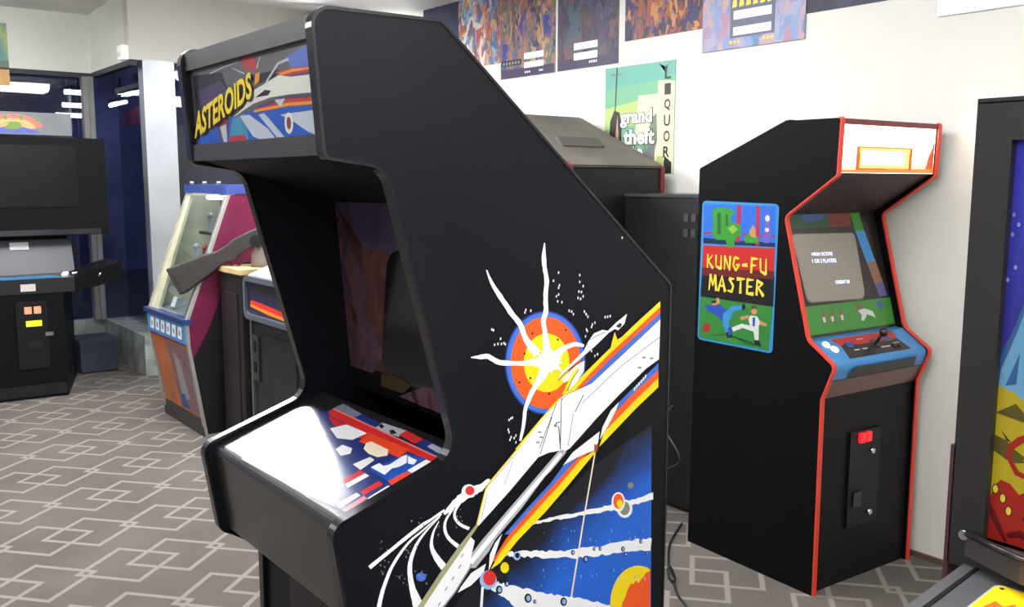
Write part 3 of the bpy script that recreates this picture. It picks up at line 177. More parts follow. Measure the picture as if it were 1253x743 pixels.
('printdark',[(1.1719,1.1088),(1.1286,1.0239),(1.1300,1.0232),(1.1733,1.1082)]),
('printdark',[(1.2448,1.1159),(1.2221,1.0838),(1.2237,1.0829),(1.2464,1.1150)]),
('greyish',[(1.2175,1.0807),(1.2038,1.0156),(1.2053,1.0151),(1.2191,1.0803)]),
('greyish',[(1.4666,1.2132),(1.3454,1.1602),(1.2407,1.0988),(1.2418,1.0978),(1.3466,1.1592),(1.4677,1.2120)]),
('printdark',[(1.1699,1.0597),(1.1740,1.0674),(1.1824,1.0676),(1.1817,1.0696),(1.1721,1.0692),(1.1675,1.0609)]),
('printdark',[(1.2685,1.1377),(1.1991,1.1232),(1.1855,1.1139),(1.1865,1.1131),(1.1997,1.1222),(1.2691,1.1367)]),
('printdark',[(1.1313,1.0108),(1.1614,1.0822),(1.1600,1.0827),(1.1299,1.0114)]),
('printdark',[(1.1850,1.0118),(1.1799,1.0586),(1.1658,1.0667),(1.1649,1.0654),(1.1778,1.0585),(1.1828,1.0120)]),
('greyish',[(1.0054,0.9736),(1.0711,1.0234),(1.0700,1.0243),(1.0044,0.9745)]),
('greyish',[(1.0421,0.9663),(1.0627,1.0098),(1.0618,1.0103),(1.0411,0.9668)]),
('greyish',[(0.9873,0.9105),(1.0014,0.9579),(1.0003,0.9583),(0.9862,0.9110)]),
('greyish',[(1.4257,1.1723),(1.4239,1.1709),(1.4195,1.1708),(1.4150,1.1719),(1.4131,1.1737),(1.4149,1.1751),(1.4193,1.1752),(1.4238,1.1741)]),
('greyish',[(1.4495,1.1676),(1.4477,1.1662),(1.4432,1.1661),(1.4387,1.1673),(1.4368,1.1691),(1.4386,1.1705),(1.4430,1.1706),(1.4476,1.1694)]),
('greyish',[(1.4133,1.1514),(1.4115,1.1500),(1.4071,1.1499),(1.4027,1.1511),(1.4008,1.1529),(1.4026,1.1543),(1.4070,1.1544),(1.4114,1.1532)]),
('greyish',[(1.1343,1.0556),(1.1327,1.0544),(1.1290,1.0544),(1.1253,1.0556),(1.1238,1.0573),(1.1253,1.0585),(1.1290,1.0585),(1.1327,1.0573)]),
('greyish',[(1.1387,1.0444),(1.1372,1.0432),(1.1335,1.0432),(1.1298,1.0445),(1.1282,1.0462),(1.1298,1.0474),(1.1335,1.0474),(1.1372,1.0462)]),
('greyish',[(1.1301,1.0355),(1.1285,1.0343),(1.1249,1.0344),(1.1212,1.0356),(1.1196,1.0374),(1.1211,1.0386),(1.1248,1.0385),(1.1285,1.0373)]),
('lightgrey',[(1.1907,1.0100),(1.1794,1.0092),(1.0751,0.9320),(0.9886,0.8687),(0.9607,0.8446),(0.9372,0.8255),(0.9725,0.8161),(1.0047,0.8419),(1.0190,0.8613),(1.0837,0.9093),(1.1442,0.9630),(1.1596,0.9712),(1.2000,1.0026)]),
('white',[(1.1831,1.0052),(1.1745,0.9985),(1.1616,0.9886),(1.1448,0.9759),(1.1225,0.9597),(1.0965,0.9408),(1.0709,0.9220),(1.0462,0.9035),(1.0218,0.8851),(1.0005,0.8688),(0.9821,0.8545),(0.9669,0.8419),(0.9565,0.8334),(0.9651,0.8253),(0.9755,0.8338),(0.9910,0.8461),(1.0092,0.8606),(1.0304,0.8771),(1.0547,0.8957),(1.0795,0.9143),(1.1048,0.9334),(1.1304,0.9528),(1.1523,0.9694),(1.1688,0.9827),(1.1813,0.9930),(1.1894,1.0001)]),
('white',[(0.9580,0.8840),(0.9706,0.8708),(0.9626,0.8425),(0.9577,0.8167),(0.9263,0.7848),(0.8917,0.7563),(0.8539,0.7129),(0.8069,0.7278),(0.8472,0.7695),(0.8923,0.8209),(0.9307,0.8573)]),
('olivegrey',[(0.9747,0.9032),(0.9339,0.8693),(0.8878,0.8248),(0.8429,0.7772),(0.8063,0.7371),(0.8149,0.7293),(0.8517,0.7695),(0.8968,0.8170),(0.9430,0.8614),(0.9794,0.8993)]),
('greyish',[(0.9624,0.8263),(0.9251,0.7842),(0.8829,0.7480),(0.8527,0.7173),(0.8551,0.7151),(0.8852,0.7458),(0.9275,0.7821),(0.9650,0.8242)]),
('printdark',[(0.9436,0.8527),(0.9381,0.8468),(0.9394,0.8457),(0.9448,0.8517)]),
('printdark',[(0.9376,0.8325),(0.9322,0.8265),(0.9334,0.8255),(0.9389,0.8314)]),
('printdark',[(0.9220,0.8132),(0.9166,0.8073),(0.9179,0.8063),(0.9233,0.8122)]),
('printdark',[(0.9066,0.7974),(0.9012,0.7916),(0.9025,0.7905),(0.9078,0.7964)]),
('printdark',[(0.8912,0.7718),(0.8859,0.7660),(0.8871,0.7649),(0.8924,0.7707)]),
('blue',[(1.4648,1.1556),(1.3776,1.1041),(1.3444,1.0838),(1.3382,1.0685),(1.3981,1.1031),(1.4653,1.1393)]),
('orange',[(1.4653,1.1393),(1.3981,1.1031),(1.3358,1.0659),(1.3093,1.0371),(1.3037,1.0263),(1.3987,1.0843),(1.4659,1.1222)]),
('yellow',[(1.4659,1.1222),(1.3987,1.0843),(1.3037,1.0263),(1.2907,0.9971),(1.3992,1.0644),(1.4666,1.1016)]),
('white',[(1.3902,1.1098),(1.3948,1.1121),(1.3950,1.1054),(1.3904,1.1023)]),
('white',[(1.3968,1.1145),(1.4013,1.1168),(1.4015,1.1101),(1.3970,1.1070)]),
('white',[(1.4033,1.1192),(1.4079,1.1215),(1.4081,1.1148),(1.4036,1.1117)]),
('white',[(1.4099,1.1239),(1.4145,1.1263),(1.4147,1.1195),(1.4102,1.1164)]),
('white',[(1.4165,1.1286),(1.4212,1.1310),(1.4214,1.1242),(1.4168,1.1211)]),
('white',[(1.4232,1.1334),(1.4278,1.1358),(1.4280,1.1290),(1.4234,1.1258)]),
('white',[(1.3463,1.0857),(1.3233,1.0715),(1.2995,1.0387),(1.2918,1.0126),(1.3166,1.0396),(1.3382,1.0692)]),
('white',[(1.2913,1.0309),(1.2580,1.0167),(1.2161,0.9989),(1.1903,0.9763),(1.2302,0.9863),(1.2776,0.9925),(1.2879,1.0078)]),
('blue',[(1.2302,0.9863),(1.1912,0.9758),(1.1577,0.9462),(1.1009,0.9090),(1.0417,0.8664),(1.0543,0.8634),(1.1139,0.9061),(1.1667,0.9408),(1.2119,0.9711)]),
('orange',[(1.2349,0.9872),(1.2119,0.9718),(1.1667,0.9415),(1.1139,0.9068),(1.0543,0.8641),(1.0438,0.8552),(1.0293,0.8391),(1.0129,0.8209),(1.0211,0.8136),(1.0585,0.8516),(1.1271,0.9004),(1.1803,0.9351),(1.2397,0.9795),(1.2632,0.9918)]),
('yellow',[(1.2785,0.9930),(1.2397,0.9802),(1.1803,0.9362),(1.1270,0.9015),(1.0551,0.8524),(1.0335,0.8346),(1.0080,0.8043),(1.0314,0.8116),(1.0755,0.8474),(1.1448,0.8886),(1.1987,0.9270),(1.2588,0.9722),(1.2786,0.9864)]),
('brown',[(1.2763,1.0062),(1.2880,1.0023),(1.2849,0.9882),(1.2767,0.9879)]),
('white',[(1.0354,0.8693),(1.0189,0.8555),(1.0058,0.8348),(1.0029,0.8029),(1.0131,0.8191),(1.0246,0.8455)]),
('white',[(0.9969,0.8189),(0.9616,0.8089),(0.9380,0.7883),(0.9309,0.7785),(0.9615,0.7844),(0.9904,0.8011)]),
('paleblue',[(1.0222,0.7786),(1.0217,0.7745),(1.0201,0.7708),(1.0177,0.7678),(1.0144,0.7656),(1.0105,0.7644),(1.0062,0.7641),(1.0016,0.7649),(0.9971,0.7667),(0.9928,0.7693),(0.9890,0.7727),(0.9858,0.7766),(0.9834,0.7810),(0.9820,0.7854),(0.9815,0.7898),(0.9820,0.7939),(0.9835,0.7976),(0.9859,0.8006),(0.9891,0.8028),(0.9929,0.8040),(0.9972,0.8043),(1.0017,0.8036),(1.0062,0.8019),(1.0105,0.7993),(1.0144,0.7959),(1.0177,0.7920),(1.0201,0.7876),(1.0217,0.7831)]),
('red',[(1.0205,0.7833),(1.0201,0.7800),(1.0190,0.7771),(1.0171,0.7747),(1.0146,0.7729),(1.0117,0.7720),(1.0084,0.7717),(1.0049,0.7723),(1.0015,0.7737),(0.9982,0.7757),(0.9953,0.7783),(0.9929,0.7814),(0.9910,0.7848),(0.9899,0.7883),(0.9895,0.7917),(0.9899,0.7950),(0.9911,0.7979),(0.9929,0.8002),(0.9953,0.8020),(0.9983,0.8030),(1.0015,0.8032),(1.0050,0.8027),(1.0084,0.8014),(1.0117,0.7994),(1.0146,0.7968),(1.0171,0.7937),(1.0190,0.7903),(1.0201,0.7868)]),
('white',[(0.9852,0.7752),(0.9817,0.7339),(0.9791,0.6871),(0.9854,0.6850),(0.9879,0.7317),(0.9911,0.7733)]),
('white',[(1.3656,1.2730),(1.3586,1.2520),(1.3401,1.2400),(1.3302,1.2439),(1.3147,1.2382),(1.2768,1.2144),(1.2259,1.1868),(1.1854,1.1640),(1.1721,1.1543),(1.1853,1.1692),(1.2441,1.2075),(1.2577,1.2270),(1.2716,1.2404),(1.2952,1.2455),(1.3107,1.2418),(1.3338,1.2568)]),
('printdark',[(1.3461,1.2557),(1.3364,1.2512),(1.3340,1.2478),(1.3464,1.2448),(1.3512,1.2516)]),
('printdark',[(1.2558,1.2267),(1.2815,1.2346),(1.3053,1.2393),(1.3047,1.2405),(1.2808,1.2358),(1.2550,1.2279)]),
('yellow',[(1.3303,1.2374),(1.3386,1.2207),(1.3617,1.2289),(1.3252,1.2056),(1.2822,1.1819),(1.3184,1.2028),(1.3239,1.2201)]),
('white',[(1.2467,1.1868),(1.2283,1.1830),(1.2034,1.1669),(1.1855,1.1553),(1.1923,1.1474),(1.2126,1.1552),(1.1993,1.1290),(1.2220,1.1417),(1.2448,1.1651)]),
('yellow',[(1.2261,1.1763),(1.2058,1.1561),(1.1925,1.1335),(1.1858,1.1239),(1.1994,1.1273),(1.2060,1.1386),(1.2149,1.1549),(1.2285,1.1707)]),
('printdark',[(1.1750,1.1544),(1.2039,1.1732),(1.2449,1.1874),(1.2438,1.1888),(1.2027,1.1745),(1.1736,1.1556)]),
('printdark',[(1.2010,1.1292),(1.2135,1.1513),(1.2315,1.1699),(1.2300,1.1709),(1.2119,1.1521),(1.1994,1.1300)]),
('white',[(1.1745,1.3690),(1.1753,1.3737),(1.1784,1.3728),(1.1775,1.3682)]),
('white',[(1.1615,1.3538),(1.1623,1.3584),(1.1654,1.3575),(1.1646,1.3529)]),
('white',[(1.1770,1.3437),(1.1778,1.3483),(1.1809,1.3475),(1.1801,1.3428)]),
('white',[(1.1748,1.3388),(1.1756,1.3434),(1.1787,1.3426),(1.1779,1.3379)]),
('white',[(1.1750,1.3253),(1.1758,1.3300),(1.1789,1.3291),(1.1781,1.3244)]),
('white',[(1.1693,1.3224),(1.1701,1.3270),(1.1732,1.3261),(1.1724,1.3215)]),
('white',[(1.1729,1.3120),(1.1738,1.3166),(1.1769,1.3157),(1.1760,1.3110)]),
('white',[(1.1840,1.3094),(1.1848,1.3141),(1.1880,1.3132),(1.1871,1.3085)]),
('white',[(1.2305,1.3606),(1.2313,1.3653),(1.2345,1.3644),(1.2337,1.3597)]),
('white',[(1.2307,1.3469),(1.2316,1.3516),(1.2348,1.3507),(1.2339,1.3460)]),
('white',[(1.2400,1.3377),(1.2409,1.3425),(1.2441,1.3415),(1.2433,1.3368)]),
('white',[(1.2356,1.3260),(1.2365,1.3307),(1.2397,1.3298),(1.2389,1.3250)]),
('white',[(1.2287,1.3275),(1.2296,1.3322),(1.2328,1.3313),(1.2320,1.3266)]),
('white',[(1.2336,1.3124),(1.2344,1.3171),(1.2376,1.3162),(1.2368,1.3114)]),
('white',[(1.2267,1.3146),(1.2275,1.3194),(1.2307,1.3184),(1.2299,1.3137)]),
('white',[(1.2404,1.3170),(1.2412,1.3218),(1.2445,1.3208),(1.2436,1.3161)]),
('white',[(1.0916,1.3019),(1.0924,1.3065),(1.0954,1.3056),(1.0945,1.3010)]),
('white',[(1.0896,1.2972),(1.0904,1.3017),(1.0933,1.3008),(1.0925,1.2963)]),
('white',[(1.1042,1.2992),(1.1050,1.3038),(1.1080,1.3029),(1.1071,1.2983)]),
('white',[(1.2021,1.2909),(1.2029,1.2956),(1.2061,1.2947),(1.2053,1.2899)]),
('white',[(1.2135,1.2831),(1.2143,1.2878),(1.2175,1.2868),(1.2167,1.2821)]),
('white',[(1.2089,1.2886),(1.2097,1.2933),(1.2129,1.2924),(1.2121,1.2876)]),
('white',[(1.2432,1.2857),(1.2440,1.2904),(1.2473,1.2895),(1.2465,1.2847)]),
('white',[(1.2527,1.2744),(1.2535,1.2792),(1.2568,1.2782),(1.2560,1.2734)]),
('white',[(1.2479,1.2800),(1.2488,1.2848),(1.2520,1.2839),(1.2512,1.2791)]),
('white',[(1.2647,1.2576),(1.2655,1.2624),(1.2688,1.2614),(1.2680,1.2566)]),
('white',[(1.2717,1.2604),(1.2725,1.2653),(1.2758,1.2643),(1.2750,1.2594)]),
('white',[(1.2624,1.2525),(1.2633,1.2574),(1.2666,1.2564),(1.2657,1.2515)]),
('white',[(1.2509,1.2449),(1.2517,1.2497),(1.2550,1.2487),(1.2541,1.2439)]),
('white',[(1.2464,1.2349),(1.2472,1.2397),(1.2505,1.2387),(1.2497,1.2338)]),
('white',[(1.2485,1.2486),(1.2493,1.2534),(1.2526,1.2524),(1.2517,1.2476)]),
('white',[(1.3072,1.2695),(1.3081,1.2744),(1.3115,1.2734),(1.3106,1.2685)]),
('white',[(1.3000,1.2695),(1.3009,1.2744),(1.3043,1.2734),(1.3034,1.2685)]),
('white',[(1.3145,1.2703),(1.3153,1.2752),(1.3187,1.2742),(1.3179,1.2693)]),
('white',[(1.0145,1.2699),(1.0153,1.2743),(1.0181,1.2734),(1.0173,1.2690)]),
('white',[(1.0105,1.2719),(1.0113,1.2763),(1.0141,1.2754),(1.0133,1.2710)]),
('white',[(1.0304,1.2521),(1.0312,1.2566),(1.0340,1.2557),(1.0332,1.2512)]),
('white',[(1.0385,1.2431),(1.0393,1.2476),(1.0421,1.2467),(1.0413,1.2422)]),
('white',[(1.0324,1.2422),(1.0332,1.2466),(1.0361,1.2457),(1.0353,1.2412)]),
('white',[(1.0417,1.2405),(1.0425,1.2450),(1.0454,1.2440),(1.0446,1.2396)]),
('white',[(1.0165,1.2423),(1.0173,1.2467),(1.0200,1.2458),(1.0192,1.2413)]),
('white',[(1.0244,1.2430),(1.0252,1.2475),(1.0280,1.2465),(1.0272,1.2421)]),
('white',[(1.2633,1.2025),(1.2642,1.2073),(1.2675,1.2063),(1.2666,1.2014)]),
('white',[(1.2800,1.1942),(1.2809,1.1991),(1.2843,1.1980),(1.2834,1.1931)]),
('white',[(1.2730,1.1915),(1.2738,1.1963),(1.2772,1.1953),(1.2763,1.1904)]),
('white',[(1.3472,1.4312),(1.3480,1.4360),(1.3515,1.4352),(1.3506,1.4303)]),
('white',[(1.0551,1.0938),(1.0559,1.0983),(1.0588,1.0972),(1.0580,1.0926)]),
('white',[(1.0510,1.0917),(1.0518,1.0963),(1.0547,1.0952),(1.0539,1.0906)]),
('white',[(1.0592,1.0948),(1.0600,1.0994),(1.0629,1.0982),(1.0621,1.0937)]),
('white',[(1.0510,1.0676),(1.0518,1.0721),(1.0547,1.0710),(1.0539,1.0664)]),
('white',[(1.0676,1.0580),(1.0685,1.0626),(1.0714,1.0614),(1.0706,1.0568)]),
('white',[(1.0635,1.0536),(1.0643,1.0582),(1.0672,1.0571),(1.0664,1.0525)]),
('white',[(1.0560,1.0566),(1.0568,1.0612),(1.0597,1.0600),(1.0589,1.0554)]),
('white',[(1.0531,1.0521),(1.0539,1.0566),(1.0568,1.0555),(1.0560,1.0509)]),
('white',[(1.0677,1.0444),(1.0685,1.0490),(1.0714,1.0479),(1.0706,1.0432)]),
('white',[(1.0490,1.0730),(1.0498,1.0775),(1.0527,1.0764),(1.0518,1.0718)])]
CPA=[('deepblue',[(0.1458,0.0312),(0.6106,0.0497),(0.6184,0.0994),(0.6144,0.1439),(0.6126,0.1923),(0.5994,0.2366),(0.4363,0.2480),(0.1619,0.2656),(0.0643,0.1728)]),
('greyish',[(0.1505,0.0221),(0.1527,-0.0049),(0.2523,0.0024),(0.2510,0.0269)]),
('deepblue',[(0.2510,0.0269),(0.2523,0.0024),(0.3450,0.0073),(0.3446,0.0294)]),
('lightgrey',[(0.3511,0.0289),(0.3433,0.0040),(0.4345,-0.0013),(0.4412,0.0227)]),
('red',[(0.4341,0.0182),(0.4345,-0.0013),(0.5075,0.0030),(0.5063,0.0237)]),
('deepblue',[(0.5031,0.0237),(0.5037,0.0025),(0.6205,0.0047),(0.6244,0.0346)]),
('lightgrey',[(0.5389,0.0176),(0.5405,0.0059),(0.6195,0.0094),(0.6164,0.0248)]),
('printdark',[(0.3487,0.0163),(0.3472,0.0064),(0.3679,0.0132),(0.3679,0.0212)]),
('printdark',[(0.3939,0.0173),(0.4005,0.0103),(0.4245,0.0165),(0.4125,0.0244)]),
('red',[(0.1550,0.0361),(0.1529,0.0210),(0.6227,0.0313),(0.6198,0.0478),(0.5481,0.0491),(0.3613,0.0481),(0.1823,0.0461)]),
('pinkred',[(0.1551,0.0245),(0.1529,0.0201),(0.6221,0.0309),(0.6228,0.0347)]),
('red',[(0.1753,0.0492),(0.3613,0.0481),(0.3750,0.0691),(0.2349,0.0653)]),
('orangered',[(0.3591,0.0468),(0.5144,0.0418),(0.5209,0.0731),(0.4804,0.0728),(0.3721,0.0782)]),
('blue',[(0.5236,0.0561),(0.5765,0.0472),(0.5851,0.0897),(0.5796,0.1340),(0.5046,0.1305)]),
('white',[(0.4969,0.1239),(0.4994,0.1051),(0.5183,0.1076),(0.5265,0.0972),(0.5233,0.0663),(0.5279,0.0576),(0.5559,0.0769),(0.5532,0.0935),(0.5445,0.1034),(0.5519,0.1249)]),
('white',[(0.5337,0.0597),(0.5683,0.0603),(0.5762,0.0737),(0.5596,0.0765)]),
('white',[(0.5821,0.0926),(0.5831,0.0495),(0.6159,0.0484),(0.6173,0.0947)]),
('orangered',[(0.5790,0.1344),(0.5846,0.0954),(0.6160,0.0954),(0.6099,0.1411)]),
('white',[(0.5927,0.1874),(0.5918,0.1415),(0.6109,0.1425),(0.6082,0.1897)]),
('red',[(0.5577,0.1822),(0.5581,0.1425),(0.5787,0.1444),(0.5767,0.1864)]),
('white',[(0.5520,0.2315),(0.5542,0.1887),(0.5705,0.1896),(0.5721,0.2343)]),
('pinkred',[(0.5821,0.2350),(0.5778,0.1870),(0.5938,0.1880),(0.5950,0.2341)]),
('white',[(0.5020,0.1851),(0.5043,0.1411),(0.5223,0.1421),(0.5199,0.1884)]),
('white',[(0.4835,0.2309),(0.4806,0.1861),(0.5011,0.1869),(0.5007,0.2315)]),
('red',[(0.4820,0.1779),(0.4831,0.1400),(0.5051,0.1400),(0.5002,0.1841)]),
('white',[(0.4455,0.1355),(0.4555,0.1003),(0.4760,0.1025),(0.4832,0.1393)]),
('cream',[(0.4111,0.0901),(0.3942,0.0739),(0.3991,0.0639),(0.4326,0.0647),(0.4691,0.0658),(0.4894,0.0800),(0.4742,0.0940),(0.4423,0.0958)]),
('white',[(0.2427,0.0784),(0.2659,0.0487),(0.3549,0.0487),(0.3482,0.0817),(0.3047,0.0943)]),
('white',[(0.3464,0.1212),(0.3442,0.1031),(0.3815,0.1006),(0.3990,0.1146),(0.3864,0.1305)]),
('white',[(0.1370,0.1266),(0.1472,0.1049),(0.2340,0.1046),(0.2345,0.1353)]),
('red',[(0.1578,0.1714),(0.1638,0.1396),(0.2301,0.1373),(0.2279,0.1704)]),
('white',[(0.2203,0.2211),(0.2274,0.1786),(0.2610,0.1780),(0.2537,0.2200)])]
MQA=[('mgrey',[(0.0377,1.7899),(0.5804,1.7810),(0.5956,1.6126),(0.0495,1.6189)]),
('mdark',[(0.0348,1.7664),(0.1966,1.7599),(0.2217,1.7268),(0.1136,1.7011),(0.0375,1.6739)]),
('mpurple',[(0.0540,1.7333),(0.1867,1.7444),(0.2177,1.7271),(0.0769,1.6940)]),
('mblue',[(0.0328,1.6355),(0.2360,1.6700),(0.3716,1.6796),(0.5978,1.6710),(0.5956,1.6126),(0.0495,1.6189)]),
('mteal',[(0.2357,1.6671),(0.2984,1.6753),(0.3089,1.6261),(0.2071,1.6236)]),
('mblue2',[(0.4904,1.7581),(0.5796,1.7688),(0.5815,1.7329),(0.5257,1.7343)]),
('mpale',[(0.2752,1.6708),(0.3204,1.6713),(0.4032,1.6421),(0.4418,1.6189),(0.3944,1.6177),(0.3315,1.6310)]),
('mpale',[(0.3636,1.6689),(0.3917,1.6701),(0.4808,1.6203),(0.4548,1.6171)]),
('mpale',[(0.4582,1.6638),(0.5917,1.6640),(0.5923,1.6240),(0.5667,1.6300),(0.5079,1.6507)]),
('mwhite',[(0.5114,1.6466),(0.5099,1.6404),(0.5066,1.6351),(0.5017,1.6312),(0.4958,1.6293),(0.4897,1.6295),(0.4841,1.6319),(0.4797,1.6362),(0.4770,1.6419),(0.4764,1.6483),(0.4779,1.6545),(0.4814,1.6599),(0.4863,1.6637),(0.4922,1.6656),(0.4983,1.6652),(0.5038,1.6627),(0.5081,1.6584),(0.5108,1.6528)]),
('mbrown',[(0.5034,1.6470),(0.5021,1.6423),(0.4993,1.6386),(0.4954,1.6366),(0.4912,1.6368),(0.4876,1.6391),(0.4852,1.6430),(0.4846,1.6479),(0.4859,1.6526),(0.4888,1.6563),(0.4927,1.6582),(0.4968,1.6580),(0.5004,1.6557),(0.5028,1.6518)]),
('mbrown',[(0.1448,1.6686),(0.2209,1.6797),(0.2033,1.6267),(0.1818,1.6183)]),
('mpale',[(0.1689,1.6553),(0.2026,1.6598),(0.2027,1.6207),(0.1859,1.6182)]),
('mred',[(0.2164,1.6353),(0.2947,1.6353),(0.3011,1.6221),(0.2070,1.6221)]),
('mred',[(0.2998,1.7718),(0.3300,1.7786),(0.3649,1.7681),(0.3744,1.7549),(0.3560,1.7470),(0.3166,1.7520)]),
('mpale',[(0.1350,1.7613),(0.2065,1.7670),(0.2850,1.7699),(0.2841,1.7711),(0.2048,1.7688),(0.1323,1.7637)]),
('mpale',[(0.2523,1.7616),(0.3110,1.7457),(0.3138,1.7477),(0.2536,1.7625)]),
('mpale',[(0.3883,1.7714),(0.3676,1.7518),(0.3735,1.7505),(0.3909,1.7708)]),
('mblack',[(0.3767,1.7410),(0.4702,1.7406),(0.4499,1.7280),(0.3539,1.7223)]),
('morange',[(0.3627,1.7423),(0.3838,1.7431),(0.3755,1.7261),(0.3539,1.7223)]),
('mred',[(0.4506,1.7372),(0.5199,1.7379),(0.5845,1.7351),(0.5866,1.7225),(0.5191,1.7259),(0.4817,1.7240)]),
('morange',[(0.4633,1.7342),(0.5198,1.7361),(0.5844,1.7334),(0.5842,1.7302),(0.5195,1.7315),(0.4726,1.7292)]),
('mpurple',[(0.4818,1.7253),(0.5373,1.7274),(0.5856,1.7256),(0.5859,1.7209),(0.5128,1.7226)]),
('mwhite',[(0.2358,1.6685),(0.2995,1.6867),(0.3532,1.7140),(0.4027,1.7212),(0.4631,1.7308),(0.5129,1.7239),(0.5865,1.7213),(0.5888,1.6927),(0.4986,1.6954),(0.4210,1.6955),(0.3439,1.6896)]),
('mblack',[(0.3556,1.7000),(0.4018,1.7104),(0.4286,1.7071),(0.4146,1.7000)]),
('mpale',[(0.4124,1.7223),(0.4676,1.7487),(0.5108,1.7514),(0.5067,1.7561),(0.4615,1.7519),(0.4069,1.7243)]),
('mpurple',[(0.3650,1.6855),(0.4859,1.6937),(0.5876,1.6903),(0.5883,1.6840),(0.4980,1.6863),(0.3716,1.6796)]),
('mred',[(0.3645,1.6800),(0.4856,1.6885),(0.5884,1.6853),(0.5885,1.6778),(0.4976,1.6812),(0.3712,1.6754)]),
('morange',[(0.3501,1.6780),(0.4976,1.6819),(0.5886,1.6786),(0.5894,1.6735),(0.4972,1.6760),(0.3425,1.6734)]),
('mpale',[(0.4405,1.6902),(0.4856,1.6898),(0.4656,1.6766)])]
MQT=[(0.0252, 1.6358), (0.3485, 1.701), (0.3505, 1.7486), (0.0413, 1.6897)]
